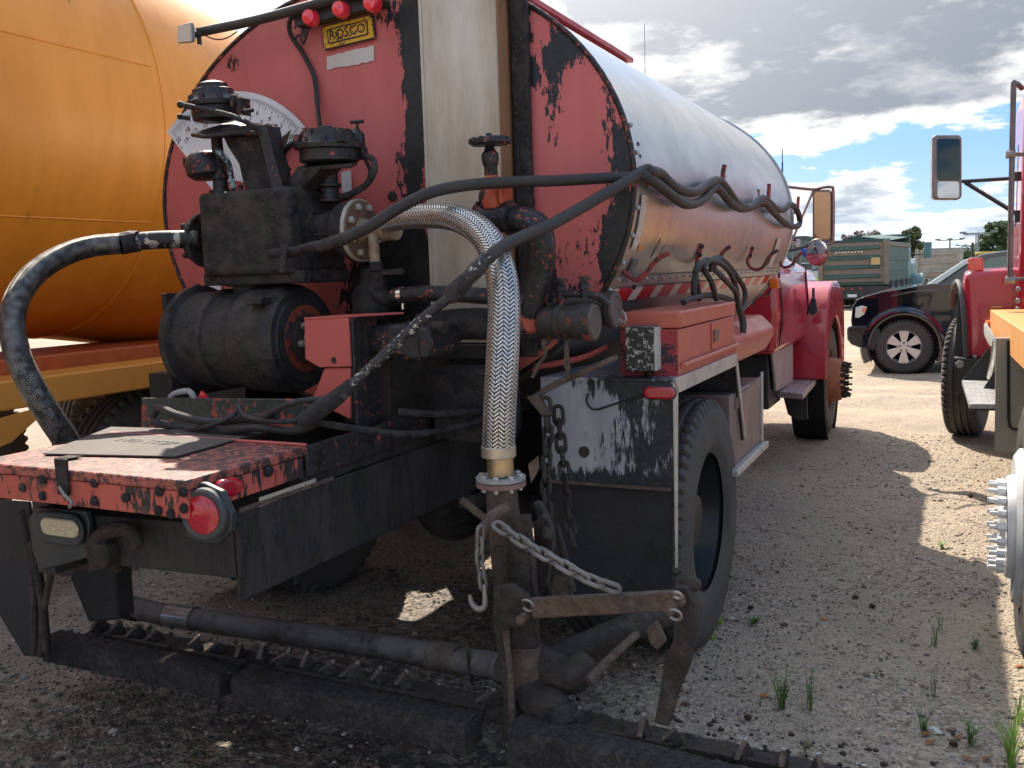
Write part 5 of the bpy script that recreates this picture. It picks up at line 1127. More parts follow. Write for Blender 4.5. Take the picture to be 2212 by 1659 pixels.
build('bar_elbow', MB().tube([at(1140, 1480, y=yb-.03), at(1165, 1520, y=2.5), at(1195, 1535, y=2.46), at(1205, 1565, y=2.44)], [.062, .066, .062, .055], 20, 5), DKM, TT)
build('bar_elbow', MB().tube([at(1150, 1420, y=2.56), at(1200, 1450, y=2.56), at(1240, 1460, y=2.55), at(1262, 1430, y=2.6)], [.055, .06, .055, .05], 18, 5), DKM, TT)
build('swivel_joint', MB().lathe([(0, .05), (.02, .058), (.05, .058), (.06, .05), (.12, .046)], at(1205, 1520, y=2.45), (.3, -.2, -1), 24), BLT, TT)

# spray bar
SB = tarred('bar_crusted', (.062, .052, .047), tar=(.020, .018, .018), base2=(.042, .035, .033), amount=.03, scale=40, rough=.85, bump=1.0, sharp=.16, speck=1.4, tar_rough=.75, bdist=.006, spec=.25)
def crust(x0, x1, y0, y1, z0, z1, dy=0.):
    nx_, V = 90, []; sec = [(y0, z0), (y0, z0+.02), (y0, z1-.012), (y0+.008, z1-.002), ((y0+y1)/2-.02, z1), ((y0+y1)/2+.02, z1), (y1-.01, z1-.002), (y1, z1-.012), (y1, z0)]
    m = len(sec)
    for i in range(nx_+1):
        for (yy, zz) in sec:
            e = .0018; V.append((x0+(x1-x0)*i/nx_+(rnd.gauss(0, .002) if i in (0, nx_) else 0), yy+dy*i/nx_+rnd.gauss(0, e), zz+rnd.gauss(0, e)))
    mb = MB(); mb.add(V, [(i*m+j, i*m+(j+1) % m, (i+1)*m+(j+1) % m, (i+1)*m+j) for i in range(nx_) for j in range(m)]+[tuple(range(m)), tuple(nx_*m+j for j in reversed(range(m)))])
    return mb
build('spray_bar_cover', crust(-3.13, -2.245, 2.27, 2.375, .208, .30), SB, TT, angle=50); build('spray_bar_cover', crust(-2.19, -1.29, 2.27, 2.38, .205, .30), SB, TT, angle=50)
build('spray_bar_cover', crust(-1.165, .10, 2.30, 2.415, .195, .30, -.09), SB, TT, angle=50)
build('spray_bar_rail', crust(-3.08, -1.19, 2.42, 2.54, .235, .275), DKM, TT); build('spray_bar_rail', crust(-1.12, .10, 2.44, 2.55, .235, .275, -.06), DKM, TT)
for x0, x1 in ((-2.95, -2.62), (-2.58, -2.25), (-2.12, -1.80), (-1.76, -1.30), (-1.08, -.70), (-.66, -.25)):
    m = MB(); m.box((x0, 2.405, .27), (x1, 2.425, .290)); build('rail_strip', m, DKM, TT, .003)
# nozzle clamp: base, slotted lug and pin
nz = MB(); nz.hexa([(-.018, -.03, -.012), (.018, -.03, -.012), (.018, .03, -.012), (-.018, .03, -.012), (-.012, -.035, .020), (.012, -.035, .020), (.012, .012, .034), (-.012, .012, .034)])
nzm = mesh_of('nozzle_clamp', nz, DKM); n2_ = MB(); n2_.hexa([(-.008, -.05, .0), (.008, -.05, .0), (.008, -.035, .0), (-.008, -.035, .0), (-.008, .0, .030), (.008, .0, .030), (.008, .012, .025), (-.008, .012, .025)]); n2m = mesh_of('lug', n2_, RUST)
n3 = MB(); n3.lathe([(0, .005), (.028, .005), (.029, .008), (.036, .008), (.038, .001)], (0, 0, 0), (0, 0, 1), 8); n3m = mesh_of('clamp_pin', n3, RNG)
x = -3.03
while x < .05:
    if not (-1.24 < x < -1.10) and rnd.random() > .12:
        yy = 2.46-.05*max(0, x+1.1); q = Vector((rnd.uniform(-.25, .25), rnd.uniform(-.2, .2), 1)).to_track_quat('Z', 'Y'); c = inst(nzm, TT, (x, yy, .288), Matrix.Rotation(rnd.uniform(-.8, .5), 3, 'Z').to_quaternion(), 'nozzle_clamp', (rnd.uniform(.8, 1.15), rnd.uniform(.7, 1.1), rnd.uniform(.7, 1.1)))
        l_ = inst(n2m, c, (0, 0, 0), None, 'lug'); l_.location = (0, .0, .012); l2 = inst(n3m, c, (0, 0, 0), None, 'clamp_pin'); l2.location = (0, .012, .012)
    x += .103+rnd.uniform(-.01, .01)
dbm = MB()
for i in range(260):
    c = Vector((rnd.uniform(-3.05, .05), rnd.uniform(2.40, 2.62), .275)); s = rnd.uniform(.003, .012); dbm.sphere(c, (s, s*.8, s*.6), 5, 4)
for i in range(420):
    x_ = rnd.uniform(-3.1, .05); y0_ = (2.27 if x_ < -1.2 else 2.30-.09*(x_+1.165)/1.265); s = rnd.uniform(.0018, .0055); dbm.sphere((x_, y0_+rnd.uniform(.006, .10), .3), (s, s*.8, s*.6), 5, 4)
o = build('tar_crumbs', dbm, DKM, TT); o['kind'] = 'stuff'
PIP = tarred('feed_pipe', (.14, .12, .11), tar=(.018, .016, .016), amount=.05, scale=7, rough=.6, bump=.5, sharp=.12)
build('feed_pipe', MB().tube([at(262, 1300, y=2.72), at(310, 1318, y=2.72), at(420, 1338, y=2.72), at(700, 1378, y=2.72), at(900, 1410, y=2.68), at(1085, 1442, y=2.6)], .045, 18, 3), PIP, TT)
build('braid_sleeve', MB().tube([at(366, 1329, y=2.72), at(392, 1333, y=2.72), at(422, 1338, y=2.72)], .049, 30, 4, uv=True), braid('braid_grey', (.6, .6, .62), (.05, .05, .05), .010, 18, .3), TT)
build('pipe_coupling', MB().tube([at(935, 1416, y=2.67), at(965, 1420, y=2.66), at(990, 1426, y=2.65)], .052, 18, 3), RUST, TT); build('pipe_clamp', MB().tube([at(1010, 1390, y=2.6), at(1012, 1430, y=2.58), at(1020, 1475, y=2.6)], .006, 8, 3), DKM, TT)
build('elbow', MB().tube([at(300, 1318, y=2.72), at(262, 1305, y=2.74), at(240, 1260, y=2.76), at(225, 1160, y=2.7)], [.047, .055, .06, .06], 18, 4), BLT, TT)
build('hose_flag', MB().slab([at(240, 1330, y=2.6), at(262, 1300, y=2.6), at(280, 1298, y=2.6), at(262, 1322, y=2.6)], .01), ALU, TT)

# rear platform
XR = -1.80; XL = 2*TCX-XR; Y0, Y1 = 1.755, 2.26; ZT = at(395, 1040, x=XR).z
DKP = dplate('deck_red_plate', (.44, .115, .085), .55, 0., 1.0, .16)
mb = MB(); mb.box((XL, Y0, ZT-.03), (XR, Y1, ZT)); build('platform_top', mb, DKP, TT, .006)
mb = MB(); mb.box((XL+.002, Y1-.012, ZT), (XR-.002, Y1+.006, ZT+.008)); build('hinge_strip', mb, REDC, TT, .003)
REDS = tarred('apron_red', (.43, .085, .06), tar=(.020, .017, .016), base2=(.48, .11, .08), amount=.085, scale=30, streak=.20, rough=.55, bump=.35, sharp=.012, speck=.15, blobs=[((-1.95, 1.75, 1.0), (.06, .5, .12), .12), ((-2.3, 1.75, .93), (.5, .3, .04), .10), ((XR, 2.2, 1.0), (.3, .09, .3), .16)])
zl_ = at(395, 1122, y=Y0).z
mb = MB(); mb.box((XL+.003, Y0+.006, zl_), (XR-.003, Y0+.03, ZT-.031)); build('rear_apron', mb, REDS, TT, .003)
mb = MB(); mb.box((XR-.03, Y0+.035, zl_+.01), (XR-.004, Y1-.02, ZT-.031)); build('side_apron', mb, REDS, TT, .003)
mb = MB(); mb.box((XL+.004, Y0+.035, zl_+.01), (XL+.03, Y1, ZT-.031)); build('side_apron', mb, REDS, TT, .003)
# rivets on the apron
ab = MB(); ab.lathe([(0, .014), (.006, .013), (.011, .007), (.012, .001)], (0, 0, 0), (0, 0, 1), 12); abm = mesh_of('rivet', ab, BLT)
for a, b in ((50, 1053), (93, 1071), (95, 1035), (205, 1043), (205, 1082), (272, 1075), (345, 1062), (397, 1063), (398, 1098), (370, 1110), (343, 1103)): inst(abm, TT, at(a, b*1.+(-0), y=Y0+.004), qto((0, -1, 0)), 'rivet')
inst(abm, TT, at(578, 1018, x=XR), qto((1, 0, 0)), 'rivet', (1.3,)*3)
for a, b in ((700, 978), (812, 955), (700, 1000)): inst(abm, TT, at(a, b, x=XR+.01), qto((1, 0, 0)), 'rivet', (.8,)*3)
# inset plate with lettering
PLT = tarred('inset_plate', (.065, .052, .046), tar=(.04, .032, .028), base2=(.10, .08, .07), amount=-.02, scale=15, rough=.7, bump=.25)
pq = [at(92, 982, z=ZT+.004), at(380, 988, z=ZT+.004), at(573, 934, z=ZT+.004), at(240, 924, z=ZT+.004)]
pl = build('inset_plate', MB().prism(pq, (0, 0, .004)), PLT, TT)
pc = sum(pq, Vector())/4; rr_ = (pq[1]-pq[0]).normalized()
build('plate_lettering', text_mb('NO STEP', .068, pc+Vector((0.01, -.02, .0048)), Vector((1, -.03, 0)), Vector((.03, 1, 0)), .0006), paint('plate_ink', (.012, .011, .011), .7), pl)
build('latch_strap', MB().slab([at(118, 990, y=Y0-.004), at(145, 992, y=Y0-.004), at(150, 1072, y=Y0-.004), at(126, 1068, y=Y0-.004)], .008), BLT, TT, .002)
build('latch_tongue', MB().slab([at(118, 990, z=ZT+.006), at(145, 992, z=ZT+.006), at(180, 986, z=ZT+.006), at(150, 984, z=ZT+.006)], .004), BLT, TT)
build('latch_hook', MB().tube([at(128, 1052, y=Y0-.015), at(140, 1070, y=Y0-.02), at(155, 1085, y=Y0-.02), at(150, 1096, y=Y0-.02)], .005, 8, 4), RNG, TT)
# side rail panel of the frame
XS = XR-.004
SDP = tarred('rail_tarry', (.024, .023, .023), tar=(.012, .0115, .012), base2=(.05, .042, .038), amount=.05, scale=14, streak=.4, rough=.55, bump=.7, speck=1., bdist=.006, spec=.3, sharp=.12, tar_rough=.38)
SDR = tarred('rail_red_tar', (.43, .085, .06), tar=(.015, .013, .013), amount=.215, scale=16, streak=.22, rough=.5, bump=.35, sharp=.015, speck=.6)
sd_ = [at(512, 1108, x=XS), at(1037, 943, x=XS), at(1250, 880, x=XS), at(1250, 990, x=XS), at(1020, 1080, x=XS), at(885, 1150, x=XS), at(535, 1302, x=XS), at(522, 1270, x=XS)]
zb_ = at(521, 1301, x=XS).z; zt_p = at(517, 1107, x=XS).z
mb = MB(); mb.box((XS-.012, 1.93, zb_), (XS, 4.6, zt_p)); build('side_valance', mb, SDP, TT, .004)
mb = MB(); mb.box((XS-.012, Y1+.0, zt_p+.035), (XS, 4.6, ZT)); build('frame_rail', mb, SDR, TT, .004)
mb = MB(); mb.box((XS-.08, Y0+.5, zt_p+.0), (XS-.015, 9.5, zt_p+.034)); build('frame_flange', mb, SDP, TT, .003)
mb = MB(); mb.box((XL+.01, 1.93, .72), (XL+.09, 9.6, 1.0)); build('frame_rail', mb, SDP, TT, .004); mb = MB(); mb.box((XR-.09, 4.6, .72), (XR-.01, 9.6, 1.0)); build('frame_rail', mb, SDP, TT, .004)
build('peeling_label', MB().slab([at(560, 1095, x=XR+.001), at(560, 1075, x=XR+.001), at(682, 1033, x=XR+.001), at(682, 1047, x=XR+.001)], .003), tarred('label_peeled', (.42, .36, .28), tar=(.02, .018, .018), amount=.02, scale=40, rough=.7), TT)
build('edge_strip', MB().slab([at(517, 1109, x=XR+.001), at(517, 1098, x=XR+.001), at(720, 1028, x=XR+.001), at(720, 1036, x=XR+.001)], .004), RUST, TT)
# rear cross member
xa, xb_ = at(190, 1150, y=1.95).x, XR-.01
mb = MB(); mb.prism([at(190, 1112, y=1.93), at(515, 1135, y=1.93), at(524, 1252, y=1.93), at(250, 1222, y=1.93), at(190, 1240, y=1.93)], (0, .02, 0)); build('cross_member', mb, SDP, TT, .005)
build('tow_hook', MB().tube([at(205, 1168, y=1.90), at(232, 1148, y=1.88), at(275, 1143, y=1.88), at(296, 1165, y=1.88), at(292, 1183, y=1.88)], [.020, .024, .020, .016], 10, 4), DKM, TT)
build('air_coupling', MB().lathe([(0, .05), (.03, .055), (.07, .05), (.08, .02)], at(250, 1180, y=1.96), (0, -1, .0), 20), DKM, TT)
build('pipe', MB().tube([at(190, 1130, y=1.94), at(225, 1190, y=1.9), at(255, 1230, y=1.95)], .014, 8, 3), DKM, TT)
# stop lamp
lc = at(449, 1108, y=1.80); LN = Vector((.10, -1, .0)).normalized()
GRM = paint('grommet', (.055, .058, .058), .65, scale=8)
bq = [at(a, b, y=1.80) for a, b in ((392, 1040), (440, 1044), (478, 1062), (500, 1110), (498, 1150), (470, 1175), (430, 1172), (402, 1160))]
build('lamp_bracket', MB().prism(bq, (0, .02, 0)), paint('bracket_dark', (.03, .035, .035), .5), TT, .004)
gl = build('stop_lamp', MB().lathe([(-.004, .070), (.020, .070), (.026, .064), (.022, .054)], lc, LN, 36), GRM, TT)
def lens_mat(name, col):
    m, t, b = base_mat(name); g = t.n('ShaderNodeNewGeometry'); v = g.outputs['Position']; d = t.vor(v, 170, 'F1'); t.l(t.mix(t.ss(d, .1, .6), col, tuple(c*.55 for c in col)), b.inputs['Base Color'])
    b.inputs['Roughness'].default_value = .25; b.inputs['Coat Weight'].default_value = .8; bp = t.n('ShaderNodeBump'); bp.inputs['Strength'].default_value = .4; bp.inputs['Distance'].default_value = .001; t.l(d, bp.inputs['Height']); t.l(bp.outputs[0], b.inputs['Normal']); return m
RL = lens_mat('lens_stop', (.62, .006, .03))
build('lamp_lens', MB().lathe([(.010, .054), (.024, .052), (.030, .040), (.032, .001)], lc, LN, 36), RL, gl)
m = MB(); c = at(478, 1049, x=XR+.01); V = []
m.add([], []); a_ = at(452, 1036, x=XR+.012); b__ = at(512, 1048, x=XR+.012)
pts = [at(455, 1048, x=XR+.0), at(466, 1036, x=XR+.0), at(492, 1030, x=XR+.0), at(510, 1036, x=XR), at(514, 1050, x=XR), at(506, 1064, x=XR), at(490, 1072, x=XR), at(470, 1068, x=XR)]
build('side_marker', MB().prism(pts, (.028, 0, 0)), RL, TT, .009, seg=3)
# reversing lamp
bq = [at(a, b, y=1.90) for a, b in ((62, 1120), (78, 1096), (185, 1104), (192, 1130), (190, 1168), (205, 1200), (130, 1222), (85, 1232), (70, 1190))]
build('lamp_bracket', MB().prism(bq, (0, .02, 0)), paint('bracket_dark2', (.035, .04, .038), .55), TT, .004)
def oval(px0, py0, px1, py1, y, n=10):
    c0 = at(px0, py0, y=y); c1 = at(px1, py1, y=y); x0, x1 = c0.x, c1.x; z1_, z0_ = c0.z, c1.z; r = (z1_-z0_)/2; P = []; tl_ = (c1.z-c0.z)*0
    for k in range(n+1): a = -PI/2+PI*k/n; P.append(Vector((x1-r+math.cos(a)*r, y, (z0_+z1_)/2+math.sin(a)*r)))
    for k in range(n+1): a = PI/2+PI*k/n; P.append(Vector((x0+r+math.cos(a)*r, y, (z0_+z1_)/2+math.sin(a)*r)))
    return P
rg = build('reversing_lamp', MB().prism(oval(76, 1098, 190, 1182, 1.895), (0, -.018, 0)), GRM, TT, .008)
build('lamp_lens', MB().prism(oval(90, 1114, 175, 1164, 1.877), (0, -.010, 0)), lens_mat('lens_cream', (.62, .55, .36)), rg, .006)
# left rear panel
LPN = tarred('flap_dark', (.024, .024, .025), tar=(.012, .012, .012), base2=(.036, .034, .033), amount=.03, scale=8, rough=.65, bump=.5, speck=.4, sharp=.12, spec=.28)
mb = MB(); mb.prism([at(-90, 1075, y=2.15), at(60, 1085, y=2.15), at(95, 1290, y=2.15), at(105, 1418, y=2.15), at(52, 1418, y=2.15), at(8, 1345, y=2.15), at(-90, 1180, y=2.15)], (0, .015, 0)); build('rear_flap', mb, LPN, TT, .003)
for (p0, p1, p2) in (((45, 1100), (70, 1250), (75, 1415)), ((110, 1240), (95, 1320), (88, 1418)), ((65, 1170), (88, 1290), (98, 1405))):
    build('bar_strut', MB().tube([at(*p0, y=2.12), at(*p1, y=2.12), at(*p2, y=2.12)], .012, 10, 4), DKM, TT)
mb = MB(); mb.prism([at(165, 1180, y=2.2), at(240, 1160, y=2.2), at(255, 1340, y=2.25), at(190, 1345, y=2.25), at(150, 1250, y=2.2)], (0, .08, 0)); build('bar_carriage', mb, LPN, TT, .01)
build('bar_carriage', MB().prism([at(75, 1200, y=2.05), at(205, 1170, y=2.05), at(262, 1192, y=2.05), at(245, 1212, y=2.05), at(130, 1248, y=2.05)], (0, .02, 0)), DKM, TT, .003)
# pump drum
py_ = 2.78; pc = at(628, 735, y=py_); pR = .200; xpl = at(405, 735, y=py_).x-.02
PMP = tarred('pump_tarry', (.034, .031, .030), tar=(.009, .0088, .009), base2=(.062, .054, .048), amount=.07, scale=9, rough=.5, bump=.7, sharp=.15, speck=.35, blobs=[], spec=.3, bdist=.006)
Lp = pc.x-xpl
build('pump_drum', MB().lathe([(0, .12), (.0, pR+.012), (.035, pR+.016), (.045, pR-.010), (Lp*.30, pR-.010), (Lp*.31, pR+.000), (Lp*.36, pR+.0), (Lp*.37, pR-.012), (Lp*.60, pR-.012), (Lp*.62, pR+.006), (Lp*.66, pR+.008), (Lp*.93, pR+.010), (Lp*.95, pR+.002), (Lp, pR-.006), (Lp+.001, pR-.03), (Lp+.008, pR-.034), (Lp+.011, .10), (Lp+.012, .001)], (xpl, py_+.08, pc.z), (1, 0, 0), 56), PMP, TT)
build('pump_plate', MB().slab([at(371, 654, y=2.80), at(428, 612, y=3.0), at(432, 845, y=3.0), at(392, 838, y=2.80)], .02), BLT, TT, .003)
build('pump_back_plate', MB().box((xpl-.02, 2.70, pc.z-.23), (xpl+.0, 3.1, pc.z+.19)), BLT, TT, .003)
fx = pc.x+.012; fcp = Vector((fx, py_+.08, pc.z))
hf = build('pump_flange', MB().lathe([(0, .095), (.018, .095), (.022, .085), (.022, .045)], fcp, (1, 0, 0), 36), DKM, TT)
build('flange_rust', MB().lathe([(.0005, .13), (.002, .128), (.002, .09)], fcp, (1, 0, 0), 36), tarred('rust_patch', (.30, .06, .035), tar=(.03, .028, .027), amount=.09, scale=16, rough=.6), TT)
for k in range(6): a = k*PI/3+.2; inst(nut_mesh(.014, .022, RNG, 'nut', .008), hf, fcp+Vector((.022, math.cos(a)*.070, math.sin(a)*.070)), qto((1, 0, 0)), 'nut')
build('pump_shaft', MB().lathe([(.02, .045), (.04, .040), (.06, .030), (.08, .034), (.16, .034)], fcp, (1, 0, 0), 24), STEEL, TT)
build('pump_lug', MB().box((fx-.12, py_-.12, pc.z+.14), (fx-.04, py_-.06, pc.z+.165)), PMP, TT, .004)
build('pump_neck', MB().lathe([(0, .13), (.03, .13), (.035, .10), (.10, .10)], (at(540, 600, y=2.85).x, 2.90, at(540, 600, y=2.85).z), (0, 0, -1), 28), BLT, TT)
# red bracket and gearbox
RB_ = tarred('bracket_red', (.50, .105, .085), tar=(.03, .015, .014), base2=(.47, .10, .085), amount=-.10, scale=22, rough=.5, bump=.12, sharp=.03, blobs=[B_(745, 780, (.03, .3, .12), .15, 2.6), B_(735, 700, (.05, .3, .03), .16, 2.6)])
yk = 2.60
build('bracket_face', MB().prism([at(657, 691, y=yk), at(751, 686, y=yk), at(757, 792, y=yk), at(690, 794, y=yk), at(659, 776, y=yk)], (0, .012, 0)), RB_, TT, .003)
m = MB(); a, b, c, d = at(657, 691, y=yk), at(751, 686, y=yk), at(751, 686, y=yk)+Vector((.0, .20, 0)), at(657, 691, y=yk)+Vector((0, .20, 0))
build('bracket_top', MB().prism([a, b, b+Vector((.10, .20, 0)), d], (0, 0, .008)), REDC, TT, .002)
build('bracket_side', MB().slab([b+Vector((.004, .012, 0)), b+Vector((.004, .16, 0)), Vector((b.x+.004, b.y+.16, b.z-.52)), Vector((b.x+.004, b.y+.012, b.z-.52))], .012), BLR, TT, .003)
build('bracket_leg', MB().prism([at(700, 796, y=yk+.01), at(756, 794, y=yk+.01), at(756, 906, y=yk+.01), at(728, 892, y=yk+.01), at(668, 868, y=yk+.01), at(682, 846, y=yk+.01)], (0, .012, 0)), RB_, TT, .003)
build('bracket_hole', MB().cyl(at(722, 778, y=yk-.001), at(722, 778, y=yk-.004), .011, seg=12), flat('groove_dark', (.004, .004, .004), .6), TT)
yg = 2.72
build('gearbox', MB().prism([at(768, 706, y=yg), at(860, 700, y=yg), at(905, 700, y=yg), at(925, 712, y=yg), at(930, 745, y=yg), at(922, 782, y=yg), at(885, 782, y=yg), at(860, 772, y=yg), at(800, 768, y=yg), at(768, 762, y=yg)], (0, .22, 0)), BLR, TT, .018, seg=3)
build('gearbox_cover', MB().prism([at(898, 705, y=yg-.03), at(925, 708, y=yg-.03), at(932, 745, y=yg-.03), at(924, 776, y=yg-.03), at(902, 780, y=yg-.03)], (0, .22, 0)), BLR, TT, .014, seg=3)
for a, b in ((776, 706), (776, 764), (888, 702)): inst(nut_mesh(.016, .03, BLT, 'bolt'), TT, at(a, b, y=yg-.0), qto((.4, -1, 0)), 'bolt')
build('manifold_pipe', MB().tube([at(905, 712, y=2.9), at(1000, 700, y=2.95), at(1100, 702, y=3.0), at(1180, 705, y=3.02)], .058, 22, 4), BLT, TT)
build('pipe_stub', MB().cyl(at(935, 706, y=2.76), at(962, 708, y=2.76), .022, seg=14), DKM, TT)
# left actuator (tall)
def stack(name, px, py, y, prof, mat, ax=(0, 0, 1), seg=26): return build(name, MB().lathe(prof, at(px, py, y=y), ax, seg), mat, TT)
ya = 2.86; s1 = .00170     # metres per pixel at this depth
def bolts_round(c, r, n, me_, ax=(0, 0, 1), ph=0.):
    for k in range(n):
        a = 2*PI*k/n+ph; inst(me_, TT, Vector(c)+Vector((math.cos(a)*r, math.sin(a)*r, 0)), qto(ax), 'bolt')
bmsh = nut_mesh(.011, .026, BLR, 'bolt')
tilt = (-.03, -.05, 1)
stack('actuator_body', 468, 262, ya, [(0, .07), (.006, .088), (.05, .090), (.055, .106), (.072, .108), (.078, .095), (.10, .080), (.118, .078), (.124, .060), (.140, .058), (.15, .03)], BLR, tilt, 32)
bolts_round(at(468, 225, y=ya), .098, 9, bmsh)
stack('actuator_cap', 466, 212, ya, [(0, .035), (.01, .035), (.014, .022), (.045, .022)], BLR, tilt, 8)
for (a, b), (c, d) in (((430, 205), (436, 222)), ((505, 210), (518, 232)), ((520, 215), (532, 246))):
    build('actuator_lug', MB().box(at(a, d, y=ya-.06), at(c, b, y=ya+.0)), BLR, TT, .004)
build('air_line', MB().tube([at(394, 226, y=ya-.13), at(440, 236, y=ya-.13), at(500, 250, y=ya-.12), at(545, 272, y=ya-.10), at(575, 300, y=ya-.05)], .010, 8, 4), BLT, TT)
build('air_fitting', MB().cyl(at(388, 252, y=ya-.08), at(410, 256, y=ya-.06), .009, seg=10).add([], []), BLT, TT); build('air_fitting', MB().cyl(at(528, 240, y=ya-.08), at(546, 238, y=ya-.08), .008, seg=10), BLT, TT)
build('air_fitting', MB().sphere(at(389, 252, y=ya-.08), .012, 10, 6), BLT, TT); build('air_fitting', MB().sphere(at(390, 226, y=ya-.13), .014, 10, 6), BLT, TT)
build('actuator_flange', MB().slab([at(412, 292, y=2.76), at(500, 266, y=3.0), at(600, 272, y=2.95), at(572, 290, y=2.80), at(520, 285, y=2.76), at(440, 296, y=2.72)], .016), BLR, TT, .004)
build('actuator_bracket', MB().prism([at(472, 276, y=2.80), at(568, 266, y=2.80), at(582, 330, y=2.80), at(600, 400, y=2.80), at(618, 414, y=2.80), at(528, 412, y=2.80), at(515, 355, y=2.80), at(490, 316, y=2.80)], (0, .10, 0)), BLT, TT, .008)
build('bracket_web', MB().slab([at(556, 272, y=2.79), at(576, 268, y=2.80), at(616, 414, y=2.80), at(590, 414, y=2.79)], .02), BLR, TT, .003)
stack('lower_actuator', 450, 388, 2.84, [(0, .03), (.002, .055), (.02, .078), (.06, .082), (.09, .070), (.105, .050), (.11, .02)], BLR, (-.08, -.02, 1), 24)
build('actuator_ear', MB().box(at(398, 362, y=2.80), at(418, 344, y=2.86)), BLR, TT, .005)
stack('valve_stem', 478, 418, 2.84, [(0, .045), (.012, .045), (.014, .030), (.05, .028), (.055, .035), (.10, .022), (.22, .022)], BLR, (-.02, 0, 1), 16)
build('air_line', MB().tube([at(470, 325, y=2.78), at(492, 350, y=2.77), at(500, 385, y=2.77), at(505, 412, y=2.78)], .011, 8, 4), tarred('line_blue', (.25, .38, .42), tar=TARB, amount=.13, scale=30), TT)
build('air_line', MB().tube([at(567, 280, y=2.95), at(585, 330, y=2.97), at(600, 375, y=2.98), at(612, 410, y=3.0)], .012, 8, 4), BLT, TT)
for a in (548, 570, 592, 520): inst(bmsh, TT, at(a, 414, y=2.85), None, 'bolt')
# right actuator
yr = 2.93
stack('actuator_body', 712, 352, yr, [(0, .10), (.006, .112), (.045, .112), (.05, .128), (.066, .130), (.072, .112), (.10, .092), (.12, .088), (.124, .05)], BLR, (.02, -.03, 1), 32)
bolts_round(at(712, 318, y=yr), .119, 9, bmsh, ph=.3)
stack('actuator_cap', 705, 286, yr, [(0, .030), (.012, .028), (.022, .022), (.026, .001)], BLR)
for (a, b, c, d) in ((672, 282, 700, 300), (735, 284, 752, 306), (645, 296, 662, 318)): build('actuator_lug', MB().box(at(a, d, y=yr-.1), at(c, b, y=yr-.02)), BLR, TT, .005)
build('actuator_base', MB().slab([at(640, 366, y=2.85), at(760, 358, y=2.85), at(772, 352, y=3.05), at(680, 352, y=3.05)], .016), BLR, TT, .003)
build('actuator_bracket', MB().prism([at(604, 414, y=2.84), at(640, 364, y=2.84), at(700, 356, y=2.84), at(678, 380, y=2.84), at(640, 417, y=2.84)], (0, .12, 0)), BLT, TT, .005)
stack('valve_stem', 714, 436, 2.95, [(0, .05), (.010, .05), (.012, .036), (.05, .034), (.056, .046), (.066, .046), (.07, .034), (.17, .034)], BLR, (0, 0, 1), 18)
build('t_handle', MB().cyl(at(758, 264, y=3.0), at(785, 262, y=3.0), .007, seg=8).cyl(at(771, 262, y=3.0), at(772, 280, y=3.0), .006, seg=8), BLR, TT)
stack('filter_bowl', 772, 330, 3.0, [(0, .03), (.02, .034), (.07, .030), (.085, .015), (.09, .012)], BLR, (0, 0, 1), 12)
build('air_fitting', MB().box(at(760, 345, y=2.98), at(795, 318, y=3.02)), BLR, TT, .006)
build('air_line', MB().tube([at(785, 335, y=2.98), at(806, 345, y=2.96), at(808, 372, y=2.95), at(790, 400, y=2.95), at(760, 418, y=2.94), at(735, 425, y=2.94)], .012, 10, 5), BLT, TT)
build('air_line', MB().tube([at(790, 345, y=3.0), at(800, 378, y=3.0), at(775, 412, y=3.0), at(740, 432, y=2.98)], .008, 8, 4), BLT, TT)
build('air_line', MB().tube([at(660, 308, y=2.86), at(640, 308, y=2.86), at(618, 322, y=2.9), at(610, 345, y=2.92), at(625, 370, y=2.95)], .011, 10, 5), BLT, TT)
build('air_fitting', MB().sphere(at(640, 304, y=2.86), .013, 10, 6), BLT, TT)
# dark clutter between head and frame
build('sump_plate', MB().box((at(740, 700, y=3.2).x, 3.18, 1.02), (at(1110, 700, y=3.2).x, 3.24, 1.36)), BLT, TT, .004)
build('splash_panel', MB().slab([at(752, 800, y=2.85), at(840, 770, y=2.85), at(845, 900, y=2.85), at(756, 905, y=2.85)], .012), SDP, TT, .003)
build('sump_box', MB().box((-1.78, 2.98, 1.0), (-1.5, 3.17, 1.28)), BLT, TT, .02)
build('hydraulic_block', MB().box(at(770, 660, y=3.05), at(838, 600, y=3.15)), BLT, TT, .01)
stack('filter_canister', 800, 690, 3.08, [(0, .06), (.02, .07), (.10, .07), (.13, .05), (.16, .03), (.2, .03)], PMP)
build('hydraulic_hose', MB().tube([at(640, 905, y=2.3), at(760, 925, y=2.4), at(880, 938, y=2.55), at(980, 925, y=2.8), at(1060, 900, y=3.0)], .012, 8, 5), BLT, TT)
build('hydraulic_hose', MB().tube([at(860, 890, y=2.7), at(960, 895, y=2.8), at(1050, 885, y=3.0)], .014, 8, 5), BLT, TT)
# fixed red valve with handwheel
yv = 2.95
RVM = tarred('valve_red', (.52, .10, .045), tar=(.016, .014, .014), amount=.02, scale=12, rough=.45, bump=.3, sharp=.015, blobs=[B_(1045, 440, (.06, .3, .12), .2, yv)])
hw = at(1058, 305, y=yv); hwd = build('handwheel', MB().lathe([(-.010, .045), (-.014, .062), (-.006, .070), (.008, .070), (.014, .060), (.010, .045)], hw, (0, -.06, 1), 30), BLR, TT)
for k in range(12): a = k*PI/6; build('grip_notch', MB().sphere(hw+Vector((math.cos(a)*.067, math.sin(a)*.067, 0)), (.010, .010, .012), 6, 4), BLR, hwd)
build('handwheel_spokes', MB().cyl(hw-Vector((.06, 0, 0)), hw+Vector((.06, 0, 0)), .007, seg=8), BLR, hwd); build('handwheel_hub', MB().lathe([(-.02, .018), (.012, .014)], hw, (0, 0, 1), 12), BLR, hwd)
